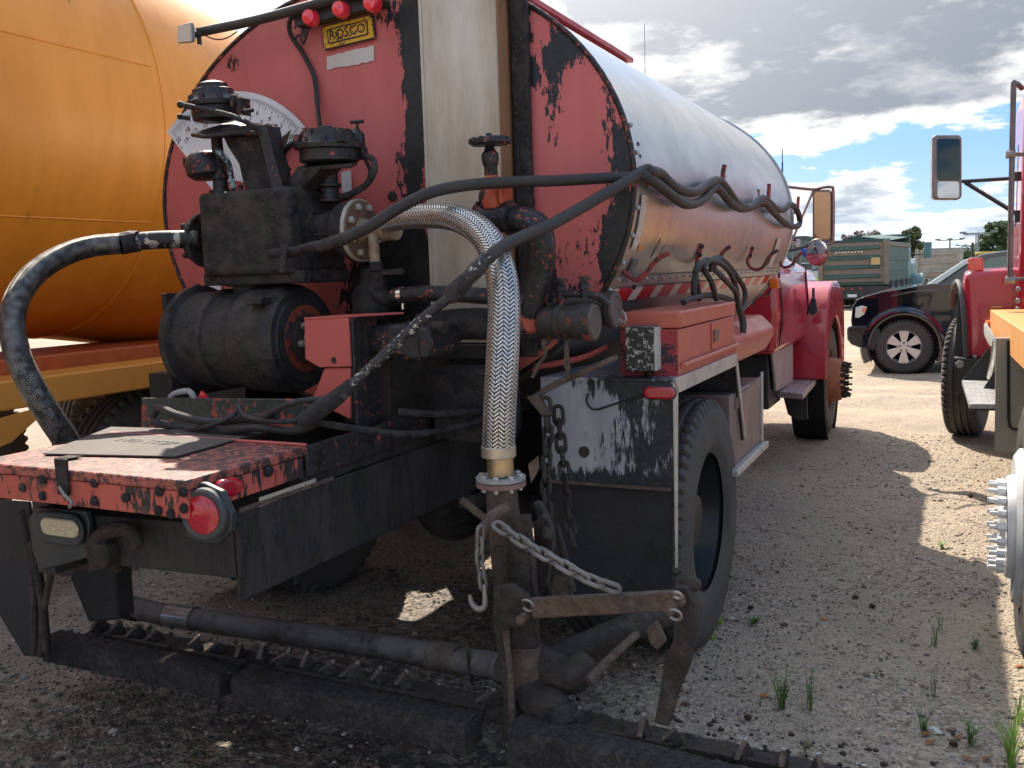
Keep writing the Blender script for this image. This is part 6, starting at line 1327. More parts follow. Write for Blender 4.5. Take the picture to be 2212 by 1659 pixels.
stack('valve_stem', 1062, 395, yv, [(0, .024), (.055, .023), (.06, .026), (.075, .030), (.10, .030), (.108, .022), (.12, .016), (.17, .010)], BLR, (-.03, 0, 1), 18)
stack('valve_bonnet', 1066, 452, yv, [(0, .045), (.01, .050), (.05, .050), (.06, .046), (.10, .036), (.115, .025)], RVM, (-.03, 0, 1), 22)
build('valve_lug', MB().box(at(1082, 440, y=yv-.05), at(1102, 402, y=yv+.05)), RVM, TT, .012, seg=3)
build('valve_body', MB().lathe([(-.07, .05), (-.06, .062), (-.05, .05), (0, .052), (.05, .05), (.055, .060), (.07, .06), (.072, .045)], at(1068, 472, y=yv), (1, .0, -.03), 24), BLR, TT)
build('return_pipe', MB().tube([at(1090, 474, y=yv), at(1130, 476, y=yv), at(1158, 492, y=yv), at(1168, 530, y=yv), at(1162, 590, y=yv+.02), at(1150, 650, y=yv+.03), at(1145, 700, y=yv+.05)], [.042, .048, .052, .052, .050, .052, .055], 22, 6), BLR, TT)
SRD = tarred('strainer_red', (.44, .09, .06), tar=(.018, .016, .016), amount=.09, scale=12, rough=.5, bump=.3, sharp=.015)
build('strainer_tee', MB().lathe([(0, .05), (.01, .062), (.12, .062), (.13, .05)], at(1142, 640, y=yv+.05), (.06, 0, -1), 24), SRD, TT)
c1_ = at(1170, 697, y=2.98); e1_ = at(1282, 700, y=2.98)
s_1 = build('strainer_body', MB().lathe([(0, .050), (.01, .056), (.06, .058), (.065, .064), (.075, .064), (.08, .056), ((e1_-c1_).length-.02, .066), ((e1_-c1_).length, .066)], c1_, (1, .0, .0), 30), tarred('strainer_dark', (.30, .07, .05), tar=(.032, .028, .027), amount=.20, scale=13, rough=.6, bump=.45, sharp=.04), TT)
build('strainer_cap', MB().lathe([(0, .062), (.008, .060), (.010, .052), (.006, .048), (.006, .001)], Vector((c1_.x+(e1_-c1_).length, c1_.y, c1_.z)), (1, 0, 0), 30), paint('cap_brown', (.12, .085, .07), .7, scale=14, bump=.4), s_1)
c2_ = at(1225, 670, y=3.14); e2_ = at(1328, 676, y=3.14)
s_2 = build('strainer_body', MB().lathe([(0, .05), (.02, .06), ((e2_-c2_).length-.03, .060), ((e2_-c2_).length-.02, .068), ((e2_-c2_).length, .068)], c2_, (1, 0, 0), 30), MATS.get('strainer_dark') or BLR, TT)
build('strainer_cap', MB().lathe([(0, .064), (.008, .062), (.010, .050), (.006, .046), (.006, .001)], Vector((e2_.x, c2_.y, c2_.z)), (1, 0, 0), 30), paint('cap_brown', (.12, .085, .07), .7, scale=14, bump=.4), s_2)
build('cap_wire', MB().tube([at(1338, 690, y=3.1), at(1348, 700, y=3.08), at(1352, 686, y=3.08), at(1345, 672, y=3.1)], .004, 6, 4), RNG, TT)
build('drip_chain', MB().tube([at(1172, 740, y=2.95), at(1178, 765, y=2.95), at(1162, 790, y=2.95), at(1150, 815, y=2.95)], .007, 6, 4), RUST, TT)
build('drain_fitting', MB().box(at(1168, 745, y=2.95), at(1190, 730, y=3.0)), RUST, TT, .004)
build('drain_lever', MB().slab([at(1220, 735, y=2.93), at(1226, 735, y=2.93), at(1232, 795, y=2.93), at(1226, 812, y=2.93), at(1218, 790, y=2.93)], .008), RUST, TT, .002)
for (a, b) in ((1212, 612), (1262, 608)):
    build('gauge_cock', MB().lathe([(0, .016), (.03, .016), (.032, .022), (.05, .022), (.055, .012), (.075, .012)], at(a, b+36, y=3.0), (0, 0, 1), 10), BLR, TT)
    build('cock_handle', MB().box(at(a-10, b-2, y=2.99), at(a+16, b-12, y=3.02)), RUST, TT, .004)
build('cock_pipe', MB().tube([at(1196, 668, y=3.0), at(1202, 640, y=3.0), at(1240, 634, y=3.0), at(1290, 640, y=3.02), at(1312, 658, y=3.05)], .013, 10, 4), BLR, TT)
build('cock_pipe', MB().tube([at(1196, 700, y=2.98), at(1188, 675, y=2.98), at(1190, 655, y=2.98)], .016, 10, 3), DKM, TT)
# frames seen between
build('cross_tube', MB().tube([at(1120, 800, y=3.3), at(1250, 775, y=3.4), at(1310, 750, y=3.5)], .012, 8, 3), REDC, TT)
build('beige_plate', MB().slab([at(1190, 818, z=1.19), at(1282, 800, z=1.19), at(1305, 792, z=1.19), at(1240, 820, z=1.19)], .02), paint('khaki', (.24, .20, .11), .6), TT)

# toolbox
xt = -.935; yt = 3.42; zt1, zt0 = at(1466, 673, x=xt).z, at(1467, 822, x=xt).z; yt = at(1466, 745, x=xt).y; yt1 = at(1585, 700, x=xt).y; xt0 = at(1342, 760, y=yt).x
TBR = tarred('toolbox_red', (.50, .125, .08), tar=(.03, .02, .02), base2=(.46, .11, .075), amount=-.13, scale=16, rough=.42, bump=.1, sharp=.02, blobs=[((xt0+.2, yt, zt0+.05), (.4, .06, .25), .20), ((xt0+.15, yt, zt1), (.35, .05, .12), .10)])
TBD = tarred('toolbox_rear', (.36, .04, .045), tar=(.02, .014, .02), base2=(.28, .03, .035), amount=.09, scale=22, rough=.5, bump=.2, sharp=.02)
zl2 = zt1-.062
tb = build('toolbox', MB().box((xt0, yt, zt0), (xt, yt1, zl2-.004)), TBR, TT, .006)
build('toolbox_lid', MB().box((xt0-.006, yt-.006, zl2), (xt+.008, yt1+.006, zt1)), TBR, tb, .008)
build('toolbox_end', MB().box((xt0, yt-.004, zt0), (xt-.004, yt-.001, zl2-.008)), TBD, tb)
lx = xt+.003; a, b = at(1535, 698, x=xt), at(1549, 750, x=xt)
build('latch_recess', MB().box((lx-.002, a.y, b.z), (lx+.004, b.y, a.z)), TBR, tb, .002); build('latch', MB().box((lx+.004, a.y+.02, b.z+.03), (lx+.012, b.y-.02, a.z-.03)), paint('latch_grey', (.2, .14, .13), .4, metal=.5), tb, .002)
build('toolbox_bar', MB().cyl((xt+.012, yt+.02, zt0+.055), (xt+.012, yt1+.02, zt0+.055), .010, seg=10), TBR, tb)
# spattered steel box behind it
JB = tarred('box_spattered', (.50, .47, .42), tar=(.022, .024, .020), base2=(.42, .39, .34), amount=.17, scale=40, rough=.55, bump=.4, sharp=.02)
JB2 = tarred('box_white', (.56, .52, .46), tar=(.022, .024, .020), amount=.03, scale=20, rough=.55, bump=.3, sharp=.015)
yj = 3.30; a, b = at(1349, 706, y=yj), at(1413, 803, y=yj)
build('spattered_box', MB().box((a.x, yj, b.z), (b.x, yj+.17, a.z)), JB, TT, .005)
build('box_side', MB().box((b.x+.001, yj+.004, b.z+.003), (b.x+.006, yj+.168, a.z-.003)), JB2, TT)
build('box_cable', MB().tube([at(1396, 803, y=yj+.05), at(1398, 835, y=3.27), at(1402, 850, y=3.25)], .005, 6, 3), CAB, TT)

# fender of the rear axle
xfn = -.93; yf0 = 3.27
FEN = tarred('fender_alu', (.50, .50, .52), tar=(.018, .019, .020), base2=(.34, .34, .37), amount=-.005, scale=30, streak=.18, rough=.35, metal=.25, bump=.25, sharp=.05, tar_rough=.45, blobs=[
    ((-.98, yf0, 1.12), (.30, .3, .30), .16), ((-.96, yf0, .92), (.34, .3, .34), .17), ((-1.49, yf0, 1.0), (.10, .3, .5), .16), ((-1.2, yf0, .82), (.5, .3, .08), .26), ((-1.15, yf0, 1.2), (.3, .3, .07), .22)])
zt_f, zb_f = at(1467, 826, y=yf0).z, at(1450, 1056, y=yf0).z; xlf_ = at(1170, 900, y=yf0).x
build('fender_back', MB().prism([(xlf_, yf0, zt_f), (xfn, yf0, zt_f), (xfn-.0, yf0, zb_f), (xlf_, yf0, zb_f)], (0, .008, 0)), FEN, TT)
yf1 = at(1586, 772, x=xfn).y; yf2 = at(1606, 950, x=xfn).y; zf2 = at(1606, 950, x=xfn).z
build('fender_top', MB().box((xlf_, yf0-.004, zt_f), (xfn+.004, yf1, zt_f+.01)), FEN, TT, .002)
FET = paint('fender_trim', (.55, .48, .40), .45, metal=.3, scale=12, bump=.15)
build('fender_edge', MB().prism([(xfn+.001, yf0, zt_f+.012), (xfn+.001, yf1, zt_f+.012), (xfn+.001, yf1+.02, zt_f-.045), (xfn+.001, yf0+.05, zt_f-.045)], (.010, 0, 0)), FET, TT, .002)
build('fender_edge', MB().prism([(xfn+.001, yf0-.003, zt_f), (xfn+.001, yf0+.05, zt_f-.045), (xfn+.001, yf0+.018, zb_f-.3), (xfn+.001, yf0-.003, zb_f-.3)], (.006, 0, 0)), FET, TT, .001)
build('fender_front', MB().slab([(xlf_, yf1, zt_f), (xfn, yf1, zt_f), (xfn, yf2, zf2), (xlf_, yf2, zf2)], .008), BLT, TT)
build('fender_edge', MB().prism([(xfn+.001, yf1-.012, zt_f-.005), (xfn+.001, yf1+.02, zt_f-.0), (xfn+.001, yf2+.02, zf2), (xfn+.001, yf2-.005, zf2)], (.010, 0, 0)), FET, TT, .002)
build('mud_flap', MB().box((xlf_+.05, yf0+.012, .28), (xfn-.012, yf0+.024, zb_f+.03)), LPN, TT)
build('flap_bar', MB().box((xlf_, yf0-.012, zb_f-.008), (xfn-.008, yf0-.001, zb_f+.004)), RUST, TT)
om = build('marker_lamp', MB().prism(oval(1392, 834, 1460, 862, yf0-.010), (0, -.022, 0)), RL, TT, .008, seg=3); build('lamp_base', MB().prism(oval(1389, 831, 1463, 865, yf0-.002), (0, -.008, 0)), GRM, om, .003)
build('fender_bolt', MB().lathe([(0, .022), (.004, .022), (.005, .012), (.014, .011)], at(1262, 976, y=yf0), (0, -1, 0), 20), DKM, TT)
build('lamp_wire', MB().tube([at(1270, 850, y=yf0-.01), at(1268, 870, y=yf0-.01), at(1285, 885, y=yf0-.01), at(1330, 872, y=yf0-.01), at(1392, 855, y=yf0-.01)], .004, 6, 4), CAB, TT)
# rear wheels
LK_ = paint('sun_block_dark', (.05, .045, .045), .6)
tw = (-.93, 3.90, .525)
W3 = build('wheel', tyre_mb(.535, .275, (tw[0]-.14, tw[1], tw[2]), (1, 0, 0), 60, 4, 4), TYRE, TT)
RIMB = tarred('rim_black', (.020, .022, .022), tar=(.008, .008, .008), amount=0, scale=12, rough=.3, bump=.5, speck=.0, tar_rough=.18)
build('rim', MB().lathe([(-.03, .315), (-.015, .335), (-.005, .335), (-.02, .30), (-.16, .275), (-.20, .25), (-.21, .14), (-.18, .12), (-.05, .11), (-.05, .001)], (tw[0]-.03, tw[1], tw[2]), (1, 0, 0), 44, cap=False), RIMB, W3)
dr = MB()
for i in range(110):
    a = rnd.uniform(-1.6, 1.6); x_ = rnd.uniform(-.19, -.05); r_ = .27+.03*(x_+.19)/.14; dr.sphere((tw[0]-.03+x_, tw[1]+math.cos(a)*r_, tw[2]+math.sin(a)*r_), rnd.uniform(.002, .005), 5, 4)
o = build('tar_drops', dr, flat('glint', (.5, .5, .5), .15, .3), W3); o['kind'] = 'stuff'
for k in range(10): a = k*PI/5; inst(nut_mesh(.018, .035, RIMB, 'wheel_nut'), W3, (tw[0]-.24, tw[1]+math.cos(a)*.17, tw[2]+math.sin(a)*.17), qto((1, 0, 0)), 'wheel_nut')
for x in (tw[0]-.47, 2*TCX-tw[0]+.14, 2*TCX-tw[0]+.47): build('wheel', tyre_mb(.535, .275, (x, tw[1], tw[2]), (1, 0, 0), 44, 4, 2), TYRE, TT)
build('far_fender_block', MB().box((-3.55, 3.28, .30), (-2.95, 3.31, 1.2)), LPN, TT); build('far_sun_block', MB().box((-3.5, 4.75, .35), (-3.05, 6.9, 1.0)), LK_, TT)  # unseen far-side fender and box, added to block sun from the ground beneath
build('far_fender_block', MB().box((-3.55, 3.31, 1.19), (-2.95, 4.5, 1.2)), LPN, TT); build('under_sun_block', MB().box((-2.9, 4.72, .28), (-1.5, 4.74, .95)), LPN, TT)  # fender top and cross plate, likewise added as sun blockers
build('rear_axle', MB().cyl((-3.2, tw[1], tw[2]), (-1.3, tw[1], tw[2]), .07, seg=14).sphere((TCX, tw[1], tw[2]), .2, 16, 10), BLT, TT)
build('leaf_spring', MB().box((-1.86, 3.3, .66), (-1.78, 4.6, .72)), BLT, TT)
build('drive_shaft', MB().cyl((TCX, 4.0, .58), (TCX, 8.8, .75), .05, seg=12), BLT, TT)
build('tank_saddle', MB().box((-2.7, 3.5, 1.0), (-1.75, 6.8, 1.16)), BLT, TT, .01)
# step tank, locker, running board
P6 = lambda px, py, x=xfn: at(px, py, x=x)
ya_, yb2 = P6(1590, 740, -.95).y, P6(1672, 700, -.95).y; z1_ = P6(1600, 700, -.95).z; z0_ = P6(1598, 792, -.95).z
build('fuel_tank', MB().prism([(-1.5, ya_, z1_), (-1.02, ya_, z1_), (-.95, ya_, z1_-.07), (-.95, ya_, z0_+.09), (-1.0, ya_, z0_), (-1.5, ya_, z0_)], (0, yb2-ya_, 0)), TBR, TT, .015, seg=3)
build('fuel_cap', MB().lathe([(0, .05), (.03, .05), (.035, .04), (.036, .001)], (-1.25, ya_+.55, z1_), (0, 0, 1), 20), STEEL, TT)
LK = tarred('locker_brown', (.24, .17, .155), tar=(.10, .075, .07), amount=-.03, scale=7, streak=.5, rough=.45, bump=.1, metal=.3, sharp=.1)
yl0, yl1 = P6(1588, 1004, -.94).y, P6(1645, 960, -.94).y; zl0 = P6(1590, 1003, -.94).z; zl1 = P6(1640, 818, -.94).z
build('side_locker', MB().box((-1.5, yl0-.1, zl0), (-.94, yl1, zl1)), LK, TT, .006)
build('locker_rail', MB().box((-.95, yl0-.1, zl0-.035), (-.905, yl1+.02, zl0-.002)), ALU, TT, .004); build('locker_edge', MB().box((-.942, yl1-.03, zl0), (-.93, yl1+.004, zl1+.03)), ALU, TT, .003)
build('locker_top', MB().slab([P6(1590, 885, -.935), P6(1590, 860, -.935), P6(1642, 812, -.935), P6(1642, 832, -.935)], .008), LK, TT)
ys_ = 7.9; sx = -1.12
build('step_riser', MB().prism([at(1663, 755, x=-1.30), at(1708, 728, x=-1.30), at(1708, 826, x=-1.30), at(1672, 845, x=-1.30)], (.02, 0, 0)), paint('step_pink', (.42, .33, .31), .5, metal=.2, scale=8), TT, .003)
zs2 = at(1720, 838, y=8.0).z
sq = [at(1668, 845, z=zs2), at(1735, 850, z=zs2), at(1768, 813, z=zs2), at(1705, 812, z=zs2)]
st_ = build('running_step', MB().prism(sq, (0, 0, -.05)), MATS['step_pink'], TT, .006)
for k in range(4): a = sq[0].lerp(sq[1], (k+.8)/5); b = sq[3].lerp(sq[2], (k+.8)/5); build('step_ridge', MB().cyl(a+Vector((0, 0, .002)), b+Vector((0, 0, .002)), .006, seg=6), MATS['step_pink'], st_)
build('step_bracket', MB().prism([at(1690, 850, y=8.1), at(1742, 846, y=8.1), at(1745, 905, y=8.1), at(1725, 910, y=8.1), at(1702, 895, y=8.1)], (0, .02, 0)), BLK, TT); build('air_tank', MB().cyl((-2.0, 7.9, .55), (-1.45, 7.9, .55), .12, seg=20), BLK, TT)
build('battery_box', MB().box((-1.75, 7.35, .50), (-1.32, 7.9, .95)), BLK, TT, .01)
# cab
CR = paint('cab_red', (.42, .018, .035), .30, col2=(.38, .018, .03), scale=2.5, coat=.6, bump=.03, bscale=12)
xs_ = -1.24; yc0, yc1 = 7.15, 8.75
sec = lambda y: [(-3.21, y, .95), (xs_, y, .95), (xs_+.03, y, 1.25), (xs_, y, 1.60), (-1.40, y, 1.66), (-1.52, y, 2.25), (-1.66, y, 2.42), (-2.8, y, 2.42), (-2.93, y, 2.25), (-3.05, y, 1.66), (-3.21, y, 1.60)]
cb_ = build('cab', MB().prism(sec(yc0), (0, yc1-yc0, 0)), CR, TT, .05, seg=3)
CG = flat('cab_glass', (.16, .15, .16), .05, coat=1.)
build('side_window', MB().slab([(-1.405, yc0+.35, 1.70), (-1.405, yc1-.1, 1.70), (-1.50, yc1-.25, 2.18), (-1.50, yc0+.40, 2.18)], .015), CG, cb_)
build('rear_window', MB().slab([(-2.8, yc0-.006, 1.75), (-1.7, yc0-.006, 1.75), (-1.75, yc0-.006, 2.2), (-2.75, yc0-.006, 2.2)], .012), CG, cb_)
build('door_seam', MB().tube([(xs_+.005, yc0+.15, 1.6), (xs_+.032, yc0+.15, 1.25), (xs_+.004, yc0+.15, 1.0)], .006, 6, 4), flat('groove_dark', (.004, .004, .004), .6), cb_)
build('door_seam', MB().tube([(xs_+.005, yc1-.08, 1.6), (xs_+.032, yc1-.08, 1.25), (xs_+.004, yc1-.08, 1.0)], .006, 6, 4), flat('groove_dark', (.004, .004, .004), .6), cb_)
build('hood', MB().prism([(-3.1, 8.75, .95), (-1.36, 8.75, .95), (-1.36, 8.75, 1.50), (-1.6, 8.75, 1.66), (-2.9, 8.75, 1.66), (-3.1, 8.75, 1.50)], (0, 1.7, 0)), CR, TT, .08, seg=4)
# front fender: side profile with arch, rounded outwards
xof = -1.04; fy = 9.28
prof = [at(a, b, y=8.55) for a, b in ((1708, 805), (1707, 700), (1712, 640), (1722, 600))]
fb_ = [(xs_-.10, 8.58, .62), (xof-.02, 8.58, .62), (xof+.0, 8.60, .80), (xof-.005, 8.66, 1.15), (xof-.04, 8.72, 1.33), (-1.2, 8.76, 1.46), (xs_-.10, 8.78, 1.52)]
arc = [(math.cos(a)*.60, math.sin(a)*.60) for a in np.linspace(R(170), R(10), 12)]
outl = [(8.58, .60), (8.60, .95), (8.68, 1.22), (8.82, 1.38), (9.05, 1.46), (9.40, 1.46), (9.75, 1.38), (9.98, 1.2), (10.05, .9), (10.05, .62)]
inn = [(fy+c_*1., .53+s_*1.) for c_, s_ in reversed([(math.cos(a)*.60, math.sin(a)*.60) for a in np.linspace(R(172), R(8), 12)])]
poly = outl+[(fy+.62, .60)]+inn+[(fy-.60, .60)]
build('front_fender', MB().prism([(xof, y_, z_) for y_, z_ in poly], (-.32, 0, 0)), CR, TT, .06, seg=4)
build('wheel_well', MB().lathe([(0, .595), (-.3, .595)], (xof-.03, fy, .53), (1, 0, 0), 30, cap=False), flat('well_black', (.003, .003, .003), .9), TT)
W4 = build('wheel', tyre_mb(.52, .28, (-1.21, fy, .52), (1, 0, 0), 50, 5, 3), TYRE, TT)
HO = paint('hub_orange', (.42, .15, .07), .7, col2=(.30, .10, .05), scale=14, bump=.3)
build('rim', MB().lathe([(.0, .31), (-.03, .30), (-.03, .22), (.10, .20), (.12, .19), (.125, .001)], (-1.10, fy, .52), (1, 0, 0), 36, cap=False), HO, W4)
for k in range(16): a = k*PI/8; inst(nut_mesh(.020, .04, DKM, 'wheel_nut', .035), W4, (-.975, fy+math.cos(a)*.155, .52+math.sin(a)*.155), qto((1, 0, 0)), 'wheel_nut')
build('wheel', tyre_mb(.52, .28, (2*TCX+1.21, fy, .52), (1, 0, 0), 40, 5, 2), TYRE, TT); build('front_axle', MB().cyl((-3.2, fy, .5), (-1.3, fy, .5), .06, seg=10), BLK, TT)
LATP = [at(a, b, x=-1.03) for a, b in ((1754, 622), (1757, 640))]
hl = build('hood_latch', MB().slab([at(1752, 645, y=8.53), at(1762, 645, y=8.53), at(1766, 675, y=8.53), at(1754, 682, y=8.53), at(1746, 672, y=8.53)], .03), paint('latch_rubber', (.02, .02, .03), .6), TT, .004)
build('latch_strap', MB().box(at(1754, 648, y=8.50), at(1760, 622, y=8.52)), paint('latch_rubber', (.02, .02, .03), .6), hl)
# cab mirrors
ymr = 8.55; MC = paint('mirror_chrome', (.30, .22, .19), .3, metal=.8)
mm = build('mirror', MB().prism(rrect(1755, 409, 1797, 522, 8, ymr), (0, .05, 0)), MC, TT, .01)
build('mirror_glass', MB().prism(rrect(1759, 415, 1793, 516, 6, ymr-.005), (0, .004, 0)), flat('mirror_tint', (.62, .40, .26), .03, 1.), mm)
build('mirror_arm', MB().tube([at(1690, 402, y=8.3), at(1752, 409, y=ymr-.02), at(1776, 405, y=ymr-.02), at(1794, 404, y=ymr-.02), at(1800, 415, y=ymr), at(1800, 505, y=ymr), at(1797, 525, y=ymr), at(1785, 528, y=ymr)], .013, 8, 4), MC, TT)
build('mirror_brace', MB().cyl(at(1757, 412, y=ymr), at(1700, 545, y=8.3), .011, seg=8), MC, TT)
rc = at(1764, 545, y=8.45); RN = (.40, .92, 0); rm = build('round_mirror', MB().lathe([(0, .112), (.012, .118), (.03, .10), (.035, .001)], rc, RN, 32), MC, TT)
build('round_glass', MB().lathe([(-.002, .106), (-.012, .08), (-.018, .04), (-.02, .001)], rc, RN, 32), flat('mirror_convex', (.8, .8, .8), .02, 1.), rm)
build('round_arm', MB().tube([at(1692, 543, y=8.2), at(1720, 538, y=8.3), at(1745, 530, y=8.42)], .014, 8, 3), BLK, TT)
build('mirror_cable', MB().tube([at(1722, 552, y=8.3), at(1712, 580, y=8.25), at(1700, 590, y=8.2), at(1688, 580, y=8.15), at(1684, 560, y=8.1)], .006, 6, 5), CAB, TT)
build('antenna', MB().cyl(at(1690, 372, y=8.0), at(1690, 322, y=8.0), .004, seg=6).cyl(at(1690, 380, y=8.0), at(1690, 350, y=8.0), .007, seg=6), CAB, TT)
build('clearance_lamp', MB().box(at(1662, 608, x=-1.2)-Vector((0, .0, .05)), at(1662, 608, x=-1.2)+Vector((.06, .12, .02))), flat('amber_lens', (.8, .16, .01), .2, coat=1.), TT, .006)
build('wiring', MB().tube([at(1661, 612, x=-1.2), at(1664, 628, x=-1.2), at(1655, 640, x=-1.22), at(1640, 638, x=-1.25), at(1622, 660, x=-1.3)], .006, 6, 4), CAB, TT)

# hooks on the tank flank
HK = tarred('hook_paint', (.30, .05, .045), tar=(.025, .018, .018), amount=.09, scale=30, rough=.5, bump=.2)
def Z4(x, y): return (1296.5+.2604*x, 259.3+.2604*y)
def hook(pts, y, r=.009, plate=None):
    P = [at(*Z4(a, b), y=y+d) for a, b, d in pts]; o = build('hose_hook', MB().tube(P, r, 8, 4), HK, TT)
    if plate:
        for (a, b) in plate: build('hook_screw', MB().sphere(at(*Z4(a, b), y=y), .012, 8, 6), BLT, o)
    return o
hook([(300, 440, 0), (310, 530, 0), (340, 560, 0), (400, 520, 0), (440, 460, 0), (480, 415, 0)], 3.45, .011)
hook([(885, 420, .0), (890, 500, 0), (900, 560, 0), (950, 585, 0), (990, 560, 0), (1015, 500, 0), (1020, 430, 0), (1035, 370, 0)], 4.55, .012, [(890, 435)])
hook([(1305, 580, 0), (1308, 640, 0), (1325, 700, 0), (1360, 705, 0), (1392, 670, 0), (1398, 600, 0), (1402, 530, 0)], 5.7, .012, [(1307, 588)])
hook([(1570, 700, 0), (1580, 760, 0), (1605, 770, 0), (1635, 740, 0), (1640, 690, 0), (1645, 635, 0)], 7.0, .012)
hook([(160, 985, 0), (140, 1100, 0), (165, 1220, 0), (220, 1280, 0), (300, 1325, 0), (370, 1280, 0), (440, 1190, 0), (500, 1135, 0), (575, 1100, 0)], 3.40, .010, [(195, 1000)])
hook([(840, 1025, 0), (822, 1100, 0), (800, 1180, 0), (820, 1225, 0), (865, 1252, 0), (930, 1235, 0), (975, 1170, 0), (1020, 1095, 0), (1080, 1045, 0)], 4.4, .010, [(842, 1050), (828, 1120)])
hook([(1262, 1055, 0), (1245, 1120, 0), (1222, 1165, 0), (1240, 1215, 0), (1290, 1240, 0), (1345, 1225, 0), (1390, 1150, 0), (1430, 1105, 0), (1475, 1080, 0)], 5.5, .010, [(1262, 1065), (1245, 1125)])
hook([(1500, 1170, 0), (1500, 1205, 0), (1540, 1222, 0), (1590, 1200, 0), (1620, 1150, 0), (1680, 1095, 0)], 6.7, .010)
build('edge_bracket', MB().slab([at(1362, 320, y=3.36), at(1368, 318, y=3.36), at(1378, 385, y=3.40), at(1371, 388, y=3.38)], .02), HK, TT, .003)
for a, b in ((1376, 312), (1380, 338), (1370, 620)): build('bracket_bolt', MB().sphere(at(a, b, y=3.4), .010, 8, 6), BLT, TT)

# ------------------------------------------------------------------ hoses and chains that hang on the truck
RUBH = tarred('rubber_hose', (.030, .026, .026), tar=(.016, .014, .014), base2=(.05, .042, .038), amount=0, scale=26, rough=.6, bump=.55, sharp=.15, tar_rough=.5)
HX = -1.0
def side(a, b, x): px, py = Z4(a, b); return at(px, py, x=x)
up = [at(742, 516, y=2.6), at(800, 488, y=2.62), at(860, 450, y=2.66), at(930, 416, y=2.72), at(1010, 400, y=2.8), at(1110, 393, y=2.93), at(1210, 390, y=3.05), at(1300, 385, y=3.15), side(255, 470, -1.06)]
sA = [(420, 425), (500, 445), (600, 540), (700, 588), (800, 592), (900, 528), (980, 500), (1050, 570), (1130, 680), (1220, 728), (1290, 692), (1340, 648), (1400, 680), (1470, 742), (1530, 738), (1575, 700), (1625, 735), (1655, 820)]
sB = [(1640, 880), (1560, 872), (1470, 800), (1395, 715), (1340, 672), (1270, 718), (1170, 735), (1085, 690), (1000, 590), (940, 560), (840, 670), (720, 700), (620, 645), (530, 560), (430, 500), (340, 520)]
XA = -1.02
hA = thing('spray_hose', 'thick black rubber hose looped over hooks along the silver tank', 'hose', (-1.5, 3.2, 1.8))
P1 = up+[side(330, 460, -1.05)]+[side(a, b, XA) for a, b in sB[::-1][1:]]+[side(a, b, XA) for a, b in []]
P2 = [side(a, b, XA) for a, b in sA[::-1]]
low = [at(1382, 372, y=3.30), at(1330, 405, y=3.15), at(1262, 445, y=3.0), at(1190, 485, y=2.85), at(1110, 520, y=2.66), at(1060, 552, y=2.56), at(1020, 595, y=2.53)]
full = up[:-1]+[side(300, 470, -1.06), side(400, 478, -1.03)]+[side(a, b, XA) for a, b in sB[::-1][3:]]+P2+[side(370, 415, -1.04)]+low[1:]
build('hose_tube', MB().tube(full, .020, 14, 5), RUBH, hA)
build('hose_fitting', MB().tube([at(640, 542, y=2.62), at(672, 534, y=2.6), at(700, 530, y=2.6), at(745, 515, y=2.6)], [.016, .018, .021, .022], 12, 3), BLT, hA)
build('hose_fitting', MB().tube([at(585, 548, y=2.66), at(620, 546, y=2.64), at(645, 542, y=2.62)], [.016, .020, .016], 12, 3), BLT, hA)
build('valve_lever', MB().slab([at(606, 530, y=2.6), at(622, 528, y=2.6), at(616, 590, y=2.58), at(604, 590, y=2.58)], .010), BLT, hA, .003)
wd = thing('spray_wand', 'black hand spray wand leaning from the platform up to the hose', 'wand', (-1.8, 2.3, 1.1))
wp = [at(1025, 590, y=2.53), at(985, 630, y=2.50), at(900, 700, y=2.46), at(800, 795, y=2.40), at(745, 845, y=2.36), at(700, 880, y=2.33), at(655, 905, y=2.30)]
WND = tarred('wand_black', (.55, .53, .46), tar=(.018, .017, .018), amount=.195, scale=38, rough=.5, bump=.4, sharp=.01)
build('wand_pipe', MB().tube(wp[:5], .0165, 12, 4), WND, wd)
build('wand_coupling', MB().tube([at(1058, 552, y=2.55), at(1030, 582, y=2.53), at(1003, 610, y=2.515)], [.022, .026, .022], 12, 3), WND, wd)
build('wand_coupling', MB().tube([at(1010, 602, y=2.52), at(985, 628, y=2.505), at(968, 645, y=2.50)], [.024, .030, .022], 12, 3), BLT, wd)
build('wand_grip', MB().tube([at(762, 828, y=2.38), at(728, 858, y=2.34), at(690, 885, y=2.31), at(650, 915, y=2.28)], [.020, .026, .030, .026], 12, 4), BLT, wd)
# small hose bundle lying behind the platform
for k, (lb, pts, r) in enumerate([('black hose lying along the back of the platform, lowest of the bundle', [(330, 905), (400, 920), (480, 925), (560, 918), (640, 925), (690, 905)], .013), ('black hose bent over the left end of the platform back', [(330, 892), (345, 875), (380, 890), (450, 905), (520, 900), (600, 890)], .014),
        ('black hose rising in an arc to the wand grip', [(500, 930), (560, 900), (620, 868), (670, 858), (720, 855), (745, 850)], .010), ('thin black hose twisted across the middle of the bundle', [(400, 925), (460, 912), (505, 890), (515, 870), (530, 895), (600, 905), (680, 898)], .009)]):
    o = build('hose_length', MB().tube([at(a, b+6, y=2.34+.03*math.sin(i*1.7+k)) for i, (a, b) in enumerate(pts)], r, 10, 5), RUBH); tag(o, lb, 'hose')
bk = [at(305, 860, y=2.55), at(652, 862, y=2.55), at(675, 880, y=2.55), at(672, 925, y=2.55), at(305, 930, y=2.55)]
build('rear_crossbar', MB().prism(bk, (0, .012, 0)), tarred('crossbar_tar', (.42, .085, .06), tar=(.030, .036, .030), amount=.19, scale=13, rough=.55, bump=.2, sharp=.02, blobs=[B_(400, 870, (.25, .3, .05), .12, 2.55), B_(600, 905, (.12, .3, .05), -.16, 2.55)]), TT, .003)
